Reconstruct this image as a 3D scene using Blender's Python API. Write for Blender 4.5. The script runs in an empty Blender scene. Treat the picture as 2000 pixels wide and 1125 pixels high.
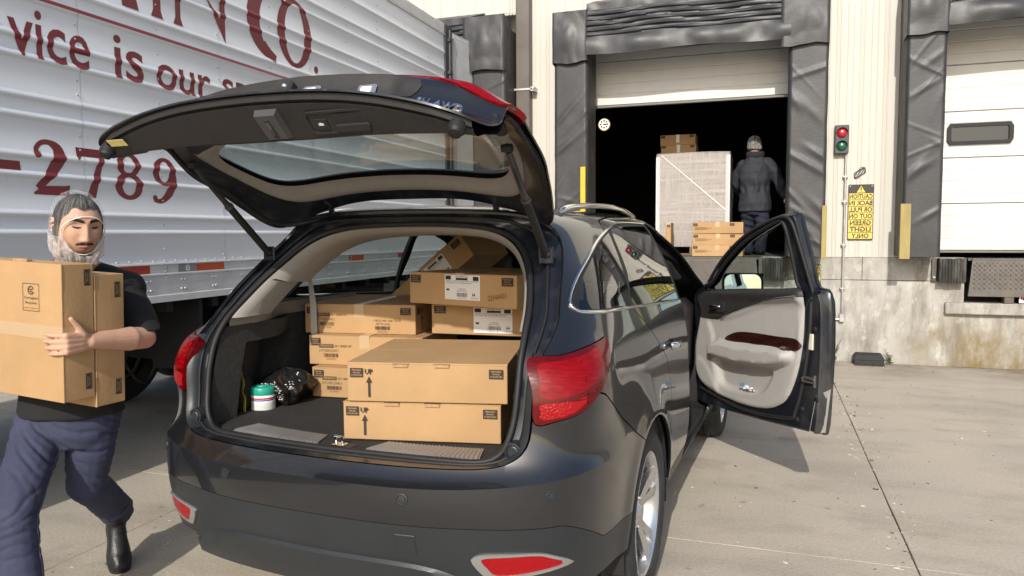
import bpy, bmesh, math, random
import numpy as np
from mathutils import Vector, Matrix, Euler
from mathutils.bvhtree import BVHTree
random.seed(4); rng = np.random.default_rng(4)
scene = bpy.context.scene
COL = scene.collection
rad = math.radians
# ------------------------------------------------------------------ camera, sky, sun, exposure
cam_d = bpy.data.cameras.new('camera'); cam = bpy.data.objects.new('camera', cam_d); COL.objects.link(cam)
cam_d.sensor_width = 36; cam_d.lens = 36*1449/2000; cam_d.clip_start = .05; cam_d.clip_end = 600
def _cam():
    y, p, r = rad(18.926), rad(-4.091), rad(-.307)
    f = Vector((-math.sin(y)*math.cos(p), math.cos(y)*math.cos(p), math.sin(p)))
    rt = Vector((math.cos(y), math.sin(y), 0)); up = rt.cross(f)
    R = math.cos(r)*rt + math.sin(r)*up; U = -math.sin(r)*rt + math.cos(r)*up
    m = Matrix((R, U, -f)).transposed().to_4x4(); m.translation = (0, 0, 1.58)
    return m
cam.matrix_world = _cam(); scene.camera = cam
SUN_EL = 31.0
SUN_H = Vector((-.07, .996, 0)).normalized()      # horizontal travel of the sunlight
w = bpy.data.worlds.new('World'); scene.world = w; w.use_nodes = True
nt = w.node_tree; nt.nodes.clear()
sky = nt.nodes.new('ShaderNodeTexSky'); sky.sky_type = 'NISHITA'; sky.sun_disc = False
sky.sun_elevation = rad(SUN_EL); sky.sun_rotation = rad(175); sky.air_density = 1.0; sky.dust_density = 2.0; sky.ozone_density = 1.0
bg = nt.nodes.new('ShaderNodeBackground'); bg.inputs[1].default_value = .15
wo = nt.nodes.new('ShaderNodeOutputWorld'); nt.links.new(sky.outputs[0], bg.inputs[0]); nt.links.new(bg.outputs[0], wo.inputs[0])
sd = bpy.data.lights.new('sun', 'SUN'); sun = bpy.data.objects.new('sun', sd); COL.objects.link(sun)
sd.energy = 3.3; sd.angle = rad(.55); sd.color = (1.0, .95, .87)
ce, se = math.cos(rad(SUN_EL)), math.sin(rad(SUN_EL))
sun.rotation_euler = Vector((SUN_H.x*ce, SUN_H.y*ce, -se)).to_track_quat('-Z', 'Y').to_euler(); sun.location = (2, -10, 12)
vs = scene.view_settings; vs.view_transform = 'Standard'; vs.look = 'None'; vs.exposure = .22; vs.gamma = 1; vs.use_curve_mapping = False
scene.cycles.max_bounces = 10; scene.cycles.transparent_max_bounces = 16; scene.cycles.glossy_bounces = 6

# ------------------------------------------------------------------ materials
MATS = {}
def mat(name, col, rough=.6, metal=0., var=0., vscale=8., bump=0., bscale=40., coat=0., spec=.5, emit=None, dirt=None, dscale=2., stretch=None, damt=.5, alpha=None, trans=0., sheen=0., vdetail=4., sss=0.):
    """procedural principled material. var: value variation, dirt: (colour) mixed in by noise, stretch: object-space scale"""
    if name in MATS: return MATS[name]
    m = bpy.data.materials.new(name); MATS[name] = m; m.use_nodes = True
    t = m.node_tree; n = t.nodes; L = t.links; p = n['Principled BSDF']
    p.inputs['Base Color'].default_value = (*col, 1); p.inputs['Roughness'].default_value = rough; p.inputs['Metallic'].default_value = metal
    p.inputs['Coat Weight'].default_value = coat; p.inputs['Coat Roughness'].default_value = .03; p.inputs['Specular IOR Level'].default_value = spec
    p.inputs['Transmission Weight'].default_value = trans
    if sheen: p.inputs['Sheen Weight'].default_value = sheen; p.inputs['Sheen Roughness'].default_value = .5
    if sss: p.inputs['Subsurface Weight'].default_value = sss; p.inputs['Subsurface Radius'].default_value = (.012, .004, .002); p.inputs['Subsurface Scale'].default_value = 1
    if emit: p.inputs['Emission Color'].default_value = (*emit[0], 1); p.inputs['Emission Strength'].default_value = emit[1]
    if alpha is not None: p.inputs['Alpha'].default_value = alpha
    co = None
    if var or bump or dirt:
        tc = n.new('ShaderNodeTexCoord'); mp = n.new('ShaderNodeMapping'); L.new(tc.outputs['Object'], mp.inputs[0])
        if stretch: mp.inputs['Scale'].default_value = stretch
        co = mp.outputs[0]
    cur = None
    if var:
        nz = n.new('ShaderNodeTexNoise'); nz.inputs['Scale'].default_value = vscale; nz.inputs['Detail'].default_value = vdetail; L.new(co, nz.inputs[0])
        mr = n.new('ShaderNodeMapRange'); mr.inputs[1].default_value = .3; mr.inputs[2].default_value = .7; mr.inputs[3].default_value = 1-var; mr.inputs[4].default_value = 1+var; L.new(nz.outputs[0], mr.inputs[0])
        mx = n.new('ShaderNodeMix'); mx.data_type = 'RGBA'; mx.blend_type = 'MULTIPLY'; mx.inputs[0].default_value = 1; mx.inputs[6].default_value = (*col, 1)
        L.new(mr.outputs[0], mx.inputs[7]); cur = mx.outputs[2]
        rr = n.new('ShaderNodeMapRange'); rr.inputs[1].default_value = .3; rr.inputs[2].default_value = .7; rr.inputs[3].default_value = max(0, rough-.25*var); rr.inputs[4].default_value = min(1, rough+.4*var); L.new(nz.outputs[0], rr.inputs[0]); L.new(rr.outputs[0], p.inputs['Roughness'])
    if dirt:
        nz = n.new('ShaderNodeTexNoise'); nz.inputs['Scale'].default_value = dscale; nz.inputs['Detail'].default_value = 8; nz.inputs['Roughness'].default_value = .65; L.new(co, nz.inputs[0])
        mr = n.new('ShaderNodeMapRange'); mr.inputs[1].default_value = .48; mr.inputs[2].default_value = .72; mr.inputs[3].default_value = 0; mr.inputs[4].default_value = damt; L.new(nz.outputs[0], mr.inputs[0])
        mx = n.new('ShaderNodeMix'); mx.data_type = 'RGBA'; L.new(mr.outputs[0], mx.inputs[0])
        if cur: L.new(cur, mx.inputs[6])
        else: mx.inputs[6].default_value = (*col, 1)
        mx.inputs[7].default_value = (*dirt, 1); cur = mx.outputs[2]
    if cur: L.new(cur, p.inputs['Base Color'])
    if bump:
        nz = n.new('ShaderNodeTexNoise'); nz.inputs['Scale'].default_value = bscale; nz.inputs['Detail'].default_value = 6; L.new(co, nz.inputs[0])
        bp = n.new('ShaderNodeBump'); bp.inputs['Strength'].default_value = 1; bp.inputs['Distance'].default_value = bump; L.new(nz.outputs[0], bp.inputs['Height']); L.new(bp.outputs[0], p.inputs['Normal'])
    return m
def glassmat(name, col, rough=.0, tint=.5, refl=1.0):
    """thin sheet glass: fresnel reflection over tinted see-through"""
    if name in MATS: return MATS[name]
    m = bpy.data.materials.new(name); MATS[name] = m; m.use_nodes = True
    t = m.node_tree; n = t.nodes; L = t.links; n.clear()
    o = n.new('ShaderNodeOutputMaterial'); mix = n.new('ShaderNodeMixShader'); tr = n.new('ShaderNodeBsdfTransparent'); gl = n.new('ShaderNodeBsdfGlossy'); fr = n.new('ShaderNodeFresnel')
    tr.inputs[0].default_value = (*[c*tint for c in col], 1); gl.inputs['Roughness'].default_value = rough; gl.inputs[0].default_value = (refl, refl, refl, 1); fr.inputs[0].default_value = 1.55
    geo = n.new('ShaderNodeNewGeometry'); mxn = n.new('ShaderNodeMath'); mxn.operation = 'MULTIPLY'; mxn.inputs[1].default_value = 1.15; mxn.use_clamp = True
    fr2 = n.new('ShaderNodeLayerWeight'); fr2.inputs[0].default_value = .5
    pw = n.new('ShaderNodeMath'); pw.operation = 'POWER'; pw.inputs[1].default_value = 4.2; L.new(fr2.outputs['Facing'], pw.inputs[0]); ad = n.new('ShaderNodeMath'); ad.operation = 'MULTIPLY_ADD'; ad.inputs[1].default_value = .92; ad.inputs[2].default_value = .055
    L.new(pw.outputs[0], ad.inputs[0]); L.new(ad.outputs[0], mxn.inputs[0]); L.new(mxn.outputs[0], mix.inputs[0]); L.new(tr.outputs[0], mix.inputs[1]); L.new(gl.outputs[0], mix.inputs[2]); L.new(mix.outputs[0], o.inputs[0])
    return m

# ------------------------------------------------------------------ mesh helpers
def link_mesh(name, V, F, mats, parent=None, smooth=None, mi=None, loc=None, rot=None):
    me = bpy.data.meshes.new(name); me.from_pydata([tuple(v) for v in V], [], [tuple(f) for f in F]); me.update()
    if not isinstance(mats, (list, tuple)): mats = [mats]
    for m_ in mats: me.materials.append(m_)
    if mi is not None: me.polygons.foreach_set('material_index', mi)
    if smooth is not None:
        me.shade_smooth()
        if smooth < 180: me.set_sharp_from_angle(angle=rad(smooth))
    o = bpy.data.objects.new(name, me); COL.objects.link(o)
    if parent: o.parent = parent
    if loc is not None: o.location = loc
    if rot is not None: o.rotation_euler = rot
    return o
class MB:
    def __init__(s): s.V = []; s.F = []; s.I = []; s.T = Matrix()
    def add(s, V, F, mi=0):
        b = len(s.V); s.V += [tuple(s.T @ Vector(v)) for v in V]; s.F += [tuple(i+b for i in f) for f in F]; s.I += [mi]*len(F); return s
    def quad(s, a, b, c, d, mi=0): return s.add([a, b, c, d], [(0, 1, 2, 3)], mi)
    def box(s, lo, hi, ch=0., mi=0):
        (x0, y0, z0), (x1, y1, z1) = lo, hi
        if ch <= 0:
            return s.add([(x0,y0,z0),(x1,y0,z0),(x1,y1,z0),(x0,y1,z0),(x0,y0,z1),(x1,y0,z1),(x1,y1,z1),(x0,y1,z1)], [(0,3,2,1),(4,5,6,7),(0,1,5,4),(1,2,6,5),(2,3,7,6),(3,0,4,7)], mi)
        c = ch; V = []; idx = {}
        for i, x in enumerate((x0, x1)):
            for j, y in enumerate((y0, y1)):
                for k, z in enumerate((z0, z1)):
                    sx, sy, sz = (c if i == 0 else -c), (c if j == 0 else -c), (c if k == 0 else -c)
                    idx[i,j,k,0] = len(V); V.append((x, y+sy, z+sz)); idx[i,j,k,1] = len(V); V.append((x+sx, y, z+sz)); idx[i,j,k,2] = len(V); V.append((x+sx, y+sy, z))
        F = []
        for i in (0, 1):
            q = [idx[i,0,0,0], idx[i,1,0,0], idx[i,1,1,0], idx[i,0,1,0]]; F.append(q if i else q[::-1])
            q = [idx[0,i,0,1], idx[1,i,0,1], idx[1,i,1,1], idx[0,i,1,1]]; F.append(q[::-1] if i else q)
            q = [idx[0,0,i,2], idx[1,0,i,2], idx[1,1,i,2], idx[0,1,i,2]]; F.append(q if i else q[::-1])
        for i in (0, 1):
            for j in (0, 1):
                q = [idx[i,j,0,0], idx[i,j,1,0], idx[i,j,1,1], idx[i,j,0,1]]; F.append(q if i != j else q[::-1])
                q = [idx[i,0,j,0], idx[i,1,j,0], idx[i,1,j,2], idx[i,0,j,2]]; F.append(q if i == j else q[::-1])
                q = [idx[0,i,j,1], idx[1,i,j,1], idx[1,i,j,2], idx[0,i,j,2]]; F.append(q if i != j else q[::-1])
        for i in (0, 1):
            for j in (0, 1):
                for k in (0, 1):
                    q = [idx[i,j,k,0], idx[i,j,k,1], idx[i,j,k,2]]; F.append(q if (i+j+k) % 2 == 0 else q[::-1])
        return s.add(V, F, mi)
    def tube(s, pts, r, n=8, mi=0, cap=True, flat=None):
        pts = [Vector(p) for p in pts]; N = len(pts); rs = r if isinstance(r, (list, tuple)) else [r]*N
        V = []; up = None
        for i, p in enumerate(pts):
            t = (pts[min(i+1, N-1)]-pts[max(i-1, 0)]).normalized()
            if up is None: up = t.orthogonal().normalized()
            up = (up - t*up.dot(t)).normalized(); sd_ = t.cross(up)
            for k in range(n):
                a = 2*math.pi*k/n; V.append(p+up*math.cos(a)*rs[i]+sd_*math.sin(a)*rs[i])
        F = [(i*n+k, i*n+(k+1) % n, (i+1)*n+(k+1) % n, (i+1)*n+k) for i in range(N-1) for k in range(n)]
        if cap: F += [tuple(range(n))[::-1], tuple((N-1)*n+k for k in range(n))]
        return s.add(V, F, mi)
    def lathe(s, prof, n=24, axis='z', mi=0, c=(0,0,0)):
        V = []
        for r, h in prof:
            for k in range(n):
                a = 2*math.pi*k/n; x, y = r*math.cos(a), r*math.sin(a)
                v = {'z': (x, y, h), 'x': (h, x, y), 'y': (y, h, x)}[axis]; V.append((v[0]+c[0], v[1]+c[1], v[2]+c[2]))
        m = len(prof)
        F = [(i*n+k, i*n+(k+1) % n, (i+1)*n+(k+1) % n, (i+1)*n+k) for i in range(m-1) for k in range(n)]
        return s.add(V, F, mi)
    def disc(s, c, r, n=16, axis='y', mi=0, h=0.):
        V = []
        for k in range(n):
            a = 2*math.pi*k/n; x, y = r*math.cos(a), r*math.sin(a)
            V.append({'z': (c[0]+x, c[1]+y, c[2]), 'x': (c[0], c[1]+x, c[2]+y), 'y': (c[0]+x, c[1], c[2]+y)}[axis])
        return s.add(V, [tuple(range(n))], mi)
    def prism(s, poly, a, b, axis='y', mi=0):
        """poly in the two other axes, extruded from a to b along axis"""
        f = {'y': lambda p, h: (p[0], h, p[1]), 'x': lambda p, h: (h, p[0], p[1]), 'z': lambda p, h: (p[0], p[1], h)}[axis]
        n = len(poly); V = [f(p, a) for p in poly]+[f(p, b) for p in poly]
        F = [tuple(range(n))[::-1], tuple(range(n, 2*n))]+[(i, (i+1) % n, n+(i+1) % n, n+i) for i in range(n)]
        return s.add(V, F, mi)
    def grid(s, f, nu, nv, mi=0, wrapu=False):
        V = [f(i/nu, j/nv) for j in range(nv+1) for i in range(nu+1)]
        F = [(j*(nu+1)+i, j*(nu+1)+i+1, (j+1)*(nu+1)+i+1, (j+1)*(nu+1)+i) for j in range(nv) for i in range(nu)]
        return s.add(V, F, mi)
    def build(s, name, mats, parent=None, smooth=None, fix=True, **k):
        o = link_mesh(name, s.V, s.F, mats, parent, None, s.I if isinstance(mats, (list, tuple)) else None, **k)
        if fix:
            bm = bmesh.new(); bm.from_mesh(o.data); bmesh.ops.recalc_face_normals(bm, faces=bm.faces[:]); bm.to_mesh(o.data); bm.free()
        if smooth is not None:
            o.data.shade_smooth()
            if smooth < 180: o.data.set_sharp_from_angle(angle=rad(smooth))
        return o
def thing(name, label, cat, loc=(0,0,0), rotz=0, group=None):
    o = bpy.data.objects.new(name, None); COL.objects.link(o); o.location = loc; o.rotation_euler = (0, 0, rotz); o.empty_display_size = .1
    o['label'] = label; o['category'] = cat
    if group: o['group'] = group
    return o
def tag(o, label, cat, group=None):
    o['label'] = label; o['category'] = cat
    if group: o['group'] = group
    return o
def structure(o): o['kind'] = 'structure'; return o
def stuff(o): o['kind'] = 'stuff'; return o
def copy_tree(o, parent=None):
    c = o.copy(); COL.objects.link(c)
    if parent is not None: c.parent = parent
    for ch in list(o.children): copy_tree(ch, c)
    return c
def text_tris(body, size=1., spacing=1., bold=0., align='LEFT', res=3):
    """outline text as flat triangles in the xy plane (verts, faces)"""
    cu = bpy.data.curves.new('t', 'FONT'); cu.body = body; cu.size = size; cu.resolution_u = res; cu.space_character = spacing; cu.offset = bold; cu.align_x = align
    cu.space_line = .85
    o = bpy.data.objects.new('t', cu); COL.objects.link(o)
    dg = bpy.context.evaluated_depsgraph_get(); me = bpy.data.meshes.new_from_object(o.evaluated_get(dg))
    V = [v.co.copy() for v in me.vertices]; F = [tuple(p.vertices) for p in me.polygons]
    bpy.data.objects.remove(o); bpy.data.curves.remove(cu); bpy.data.meshes.remove(me)
    return V, F
def fit_text(body, x0, x1, y0, y1, **k):
    """text stretched into a rectangle, returned as verts/faces in 2D"""
    V, F = text_tris(body, **k); xs = [v.x for v in V]; ys = [v.y for v in V]
    a, b, c, d = min(xs), max(xs), min(ys), max(ys)
    return [Vector((x0+(v.x-a)/(b-a)*(x1-x0), y0+(v.y-c)/(d-c)*(y1-y0), 0)) for v in V], F
def smoothpoly(P, n=6, closed=True):
    P = np.array(P, float); N = len(P); out = []
    rngi = range(N) if closed else range(N-1)
    for i in rngi:
        g = lambda k: P[k % N] if closed else P[min(max(k, 0), N-1)]
        p0, p1, p2, p3 = g(i-1), g(i), g(i+1), g(i+2)
        for t in np.arange(n)/n: out.append(.5*(2*p1+(p2-p0)*t+(2*p0-5*p1+4*p2-p3)*t*t+(3*p1-p0-3*p2+p3)*t**3))
    if not closed: out.append(P[-1])
    return np.array(out)
def sdpoly(Q, P):
    """signed distance (negative inside) from points Q (n,2) to closed polygon P (m,2)"""
    Q = np.asarray(Q, float); A = np.asarray(P, float); B = np.roll(A, -1, 0)
    d2 = np.full(len(Q), 1e9); ins = np.zeros(len(Q), bool)
    for a, b in zip(A, B):
        e = b-a; w_ = Q-a; t = np.clip((w_@e)/max(e@e, 1e-12), 0, 1); d2 = np.minimum(d2, ((w_-t[:, None]*e)**2).sum(1))
        c = ((a[1] > Q[:, 1]) != (b[1] > Q[:, 1])); den = (b[1]-a[1]) if abs(b[1]-a[1]) > 1e-12 else 1e-12
        ins ^= c & (Q[:, 0] < (b[0]-a[0])*(Q[:, 1]-a[1])/den+a[0])
    d = np.sqrt(d2); return np.where(ins, -d, d)
def clip(V, F, f, extra=None):
    """keep the part of the mesh where f<0, cutting faces along f=0. extra: list of per-vertex arrays to carry"""
    V = np.asarray(V, float); f = np.asarray(f, float); f = np.where(np.abs(f) < 1e-7, 1e-7, f)
    newV = list(V); ex = [list(e) for e in (extra or [])]; cache = {}; out = []
    for face in F:
        s_ = [f[i] < 0 for i in face]
        if all(s_): out.append(tuple(face)); continue
        if not any(s_): continue
        poly = []
        n = len(face)
        for k in range(n):
            i, j = face[k], face[(k+1) % n]
            if f[i] < 0: poly.append(i)
            if (f[i] < 0) != (f[j] < 0):
                key = (min(i, j), max(i, j))
                if key not in cache:
                    t = f[i]/(f[i]-f[j]); cache[key] = len(newV); newV.append(V[i]+(V[j]-V[i])*t)
                    for e in ex: e.append(e[i]+(e[j]-e[i])*t)
                poly.append(cache[key])
        if len(poly) > 2: out.append(tuple(poly))
    used = sorted({i for p in out for i in p}); mp = {o: k for k, o in enumerate(used)}
    R = np.array([newV[i] for i in used]).reshape(-1, 3); FF = [tuple(mp[i] for i in p) for p in out]
    if extra is None: return R, FF
    return R, FF, [np.array([e[i] for i in used]) for e in ex]
def vnormals(V, F):
    V = np.asarray(V); N = np.zeros_like(V)
    for p in F:
        a, b, c = V[p[0]], V[p[1]], V[p[-1]]; n = np.cross(b-a, c-a)
        for i in p: N[i] += n
    return N/np.maximum(np.linalg.norm(N, axis=1), 1e-12)[:, None]
def thicken(V, F, t, N=None):
    """solid sheet: V plus copy moved by -N*t, with rims"""
    V = np.asarray(V); N = vnormals(V, F) if N is None else N; n = len(V)
    W = np.vstack([V, V-N*t]); E = {}
    for p in F:
        for k in range(len(p)): E[(p[k], p[(k+1) % len(p)])] = 1
    FF = list(F)+[tuple(i+n for i in p[::-1]) for p in F]
    for (a, b) in list(E):
        if (b, a) not in E: FF.append((b, a, a+n, b+n))
    return W, FF
from mathutils import noise as mn
def nz(x, y, z=0., s=1.): return mn.noise(Vector((x*s, y*s, z*s)))
# ------------------------------------------------------------------ setting materials
def concrete_ground():
    m = mat('ground_concrete', (.36, .325, .275), .85)
    t = m.node_tree; n = t.nodes; L = t.links; p = n['Principled BSDF']
    g = n.new('ShaderNodeNewGeometry'); pos = g.outputs['Position']
    def noise_(s, d, lo, hi, a, b, st=None):
        src = pos
        if st:
            mp = n.new('ShaderNodeMapping'); mp.inputs['Scale'].default_value = st; L.new(pos, mp.inputs[0]); src = mp.outputs[0]
        z = n.new('ShaderNodeTexNoise'); z.inputs['Scale'].default_value = s; z.inputs['Detail'].default_value = d; z.inputs['Roughness'].default_value = .6; L.new(src, z.inputs[0])
        r = n.new('ShaderNodeMapRange'); r.inputs[1].default_value = lo; r.inputs[2].default_value = hi; r.inputs[3].default_value = a; r.inputs[4].default_value = b; L.new(z.outputs[0], r.inputs[0]); return r.outputs[0], z
    def mixc(fac, a, b, mode='MIX'):
        x = n.new('ShaderNodeMix'); x.data_type = 'RGBA'; x.blend_type = mode
        if isinstance(fac, float): x.inputs[0].default_value = fac
        else: L.new(fac, x.inputs[0])
        for i, v in ((6, a), (7, b)):
            if isinstance(v, tuple): x.inputs[i].default_value = (*v, 1)
            else: L.new(v, x.inputs[i])
        return x.outputs[2]
    f1, _ = noise_(.55, 6, .38, .66, 0, 1); c = mixc(f1, (.50, .432, .342), (.415, .375, .313))
    f2, _ = noise_(2.6, 8, .46, .74, 0, .75, (.5, 1, 1)); c = mixc(f2, c, (.31, .27, .21))
    f3, z3 = noise_(60, 5, .3, .7, .86, 1.13); c = mixc(1., c, f3, 'MULTIPLY')
    f4, _ = noise_(220, 2, .64, .74, 0, .4); c = mixc(f4, c, (.55, .52, .46))
    f5, _ = noise_(140, 3, .66, .74, 0, .6); c = mixc(f5, c, (.12, .10, .08))
    f7, _ = noise_(1.3, 4, .60, .72, 0, .45); c = mixc(f7, c, (.20, .175, .145))
    f8, _ = noise_(7, 3, .68, .74, 0, .5); c = mixc(f8, c, (.13, .115, .10))
    # damp dirty strip along the foot of the wall
    sx = n.new('ShaderNodeSeparateXYZ'); L.new(pos, sx.inputs[0])
    mr = n.new('ShaderNodeMapRange'); mr.inputs[1].default_value = 8.7; mr.inputs[2].default_value = 9.8; mr.inputs[3].default_value = 0; mr.inputs[4].default_value = .9; L.new(sx.outputs[1], mr.inputs[0])
    f6, _ = noise_(1.6, 6, .35, .65, 0, 1); mm = n.new('ShaderNodeMath'); mm.operation = 'MULTIPLY'; L.new(mr.outputs[0], mm.inputs[0]); L.new(f6, mm.inputs[1])
    c = mixc(mm.outputs[0], c, (.17, .135, .10))
    L.new(c, p.inputs['Base Color'])
    bp = n.new('ShaderNodeBump'); bp.inputs['Distance'].default_value = .003; L.new(z3.outputs[0], bp.inputs['Height']); L.new(bp.outputs[0], p.inputs['Normal'])
    return m
M_ground = concrete_ground()
M_joint = mat('joint_dirt', (.05, .042, .034), .95, bump=.004, bscale=90)
def wall_concrete():
    m = mat('wall_concrete', (.5, .47, .41), .9)
    t = m.node_tree; n = t.nodes; L = t.links; p = n['Principled BSDF']
    g = n.new('ShaderNodeNewGeometry'); pos = g.outputs['Position']
    def nzn(s, lo, hi, a, b, st=(1,1,1), d=8, off=(0,0,0)):
        mp = n.new('ShaderNodeMapping'); mp.inputs['Scale'].default_value = st; mp.inputs['Location'].default_value = off; L.new(pos, mp.inputs[0])
        z = n.new('ShaderNodeTexNoise'); z.inputs['Scale'].default_value = s; z.inputs['Detail'].default_value = d; z.inputs['Roughness'].default_value = .66; L.new(mp.outputs[0], z.inputs[0])
        r = n.new('ShaderNodeMapRange'); r.inputs[1].default_value = lo; r.inputs[2].default_value = hi; r.inputs[3].default_value = a; r.inputs[4].default_value = b; L.new(z.outputs[0], r.inputs[0]); return r.outputs[0], z
    def mixc(fac, a, b):
        x = n.new('ShaderNodeMix'); x.data_type = 'RGBA'; L.new(fac, x.inputs[0])
        for i, v in ((6, a), (7, b)):
            if isinstance(v, tuple): x.inputs[i].default_value = (*v, 1)
            else: L.new(v, x.inputs[i])
        return x.outputs[2]
    f, z0 = nzn(2.2, .35, .65, 0, 1); c = mixc(f, (.46, .445, .405), (.31, .30, .272))
    f, _ = nzn(5, .46, .68, 0, .9, (1, 1, .22)); c = mixc(f, c, (.19, .17, .14))
    f, _ = nzn(9, .55, .7, 0, .6, (1, 1, .6), 8, (3, 0, 7)); c = mixc(f, c, (.60, .58, .53))
    f, _ = nzn(3.1, .57, .7, 0, .75, (1, 1, .5), 10, (11, 0, 2)); c = mixc(f, c, (.20, .155, .085))
    # damp and rust low on the wall right of the pit
    sx = n.new('ShaderNodeSeparateXYZ'); L.new(pos, sx.inputs[0])
    r1 = n.new('ShaderNodeMapRange'); r1.inputs[1].default_value = 1.35; r1.inputs[2].default_value = 2.1; r1.inputs[4].default_value = 1; L.new(sx.outputs[0], r1.inputs[0])
    r2 = n.new('ShaderNodeMapRange'); r2.inputs[1].default_value = .72; r2.inputs[2].default_value = .3; r2.inputs[4].default_value = 1; L.new(sx.outputs[2], r2.inputs[0])
    f, _ = nzn(4, .36, .6, 0, 1, (1, 1, .5), 10, (1, 5, 3)); ma = n.new('ShaderNodeMath'); ma.operation = 'MULTIPLY'; L.new(r1.outputs[0], ma.inputs[0]); L.new(r2.outputs[0], ma.inputs[1])
    mb = n.new('ShaderNodeMath'); mb.operation = 'MULTIPLY'; L.new(ma.outputs[0], mb.inputs[0]); L.new(f, mb.inputs[1]); c = mixc(mb.outputs[0], c, (.21, .155, .07))
    f, z9 = nzn(70, .6, .72, 0, .5, (1, 1, 1), 3); c = mixc(f, c, (.12, .11, .09))
    L.new(c, p.inputs['Base Color'])
    bp = n.new('ShaderNodeBump'); bp.inputs['Distance'].default_value = .012; L.new(z0.outputs[0], bp.inputs['Height'])
    bp2 = n.new('ShaderNodeBump'); bp2.inputs['Distance'].default_value = .004; L.new(z9.outputs[0], bp2.inputs['Height']); L.new(bp.outputs[0], bp2.inputs['Normal']); L.new(bp2.outputs[0], p.inputs['Normal'])
    return m
M_conc = wall_concrete()
M_siding = mat('siding_paint', (.535, .515, .46), .5, var=.05, vscale=3, dirt=(.50, .46, .38), dscale=1.4, stretch=(1, 1, .12), damt=.35)
M_brownm = mat('brown_metal', (.115, .098, .085), .45, var=.12, vscale=5)
M_vinyl = mat('seal_vinyl', (.034, .034, .037), .44, var=.12, vscale=5, bump=.0012, bscale=30, dirt=(.10, .097, .093), dscale=2.2, damt=.35)
M_vinyl_d = mat('seal_vinyl_side', (.045, .04, .034), .6, var=.2, dirt=(.12, .10, .075), dscale=3, damt=.6)
M_door = mat('dock_door_paint', (.62, .61, .58), .45, var=.04, vscale=4, dirt=(.55, .50, .40), dscale=2.2, damt=.25)
M_black = mat('black_rubber', (.018, .018, .019), .7, var=.2, vscale=20)
M_bumper = mat('dock_rubber', (.03, .029, .027), .85, var=.5, vscale=14, bump=.02, bscale=30, stretch=(1, 1, .3), dirt=(.17, .16, .13), dscale=9, damt=.7)
M_steel = mat('worn_steel', (.115, .105, .096), .5, metal=.55, var=.2, vscale=9, dirt=(.16, .13, .10), dscale=4, damt=.4)
M_galv = mat('galvanised', (.50, .50, .50), .38, metal=.75, var=.12, vscale=10)
M_yellow = mat('yellow_paint', (.58, .42, .03), .5, var=.12, vscale=8)
M_yellow_w = mat('worn_yellow_paint', (.33, .26, .085), .6, var=.15, vscale=10, dirt=(.22, .17, .10), dscale=9, stretch=(1, 1, .3), damt=.8)
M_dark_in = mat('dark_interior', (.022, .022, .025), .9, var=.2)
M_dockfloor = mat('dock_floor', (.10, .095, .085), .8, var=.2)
M_window = mat('door_window_glass', (.012, .016, .022), .08, spec=.7)
M_white = mat('white_paint', (.8, .8, .79), .5)
M_red_lens = mat('red_lens', (.42, .015, .03), .22, coat=.6)
M_green_lens = mat('green_lens', (.012, .095, .055), .22, coat=.6)
M_housing = mat('signal_housing', (.055, .055, .058), .5, var=.1)

# ------------------------------------------------------------------ ground: base sheet and concrete slabs with open joints
g = structure(link_mesh('ground', [(-150,-150,-.0042),(150,-150,-.0042),(150,150,-.0042),(-150,150,-.0042)], [(0,1,2,3)], M_joint))
XJ = [-11.06, -7.14, -3.22, .70, 4.62, 8.54]; YJ = [-14.2, -8.2, -2.2, 3.83, 9.862]
for i in range(len(XJ)-1):
    for j in range(len(YJ)-1):
        b = MB(); n_ = 40
        def edge(u, k): return .0035*nz(u*3.1, k*7.7, 0, 2.)+.0015*nz(u*20, k*3.3)
        x0, x1, y0, y1 = XJ[i]+.0035, XJ[i+1]-.0035, YJ[j]+.002, YJ[j+1]-.002
        P = [(x0+(x1-x0)*k/n_, y0+edge(k/n_*4, i*9+j*5+1)) for k in range(n_)]+[(x1+edge(k/n_*4, i*9+j*5+2), y0+(y1-y0)*k/n_) for k in range(n_)]+[(x1-(x1-x0)*k/n_, y1+edge(k/n_*4, i*9+j*5+3)) for k in range(n_)]+[(x0+edge(k/n_*4, i*9+j*5+4), y1-(y1-y0)*k/n_) for k in range(n_)]
        cx, cy = (x0+x1)/2, (y0+y1)/2
        ins = [(x+(.003 if x < cx else -.003)*(abs(x-cx) > 1.9), y+(.0012 if y < cy else -.0012)*(abs(y-cy) > 2.95)) for x, y in P]
        m_ = len(P); V = [(x, y, -.03) for x, y in P]+[(x, y, -.002) for x, y in P]+[(x, y, 0) for x, y in ins]
        F = [(a+r*m_, (a+1) % m_+r*m_, (a+1) % m_+(r+1)*m_, a+(r+1)*m_) for r in (0, 1) for a in range(m_)]+[tuple(range(2*m_, 3*m_))]
        link_mesh('concrete_slab', V, F, M_ground, g)
for nm, (x0, x1, y0, y1) in {'a': (-150, XJ[0], -150, 150), 'b': (XJ[-1], 150, -150, 150), 'c': (XJ[0], XJ[-1], -150, YJ[0])}.items():
    link_mesh('outer_pavement', [(x0,y0,.0),(x1,y0,.0),(x1,y1,.0),(x0,y1,.0)], [(0,1,2,3)], M_ground, g)
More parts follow.
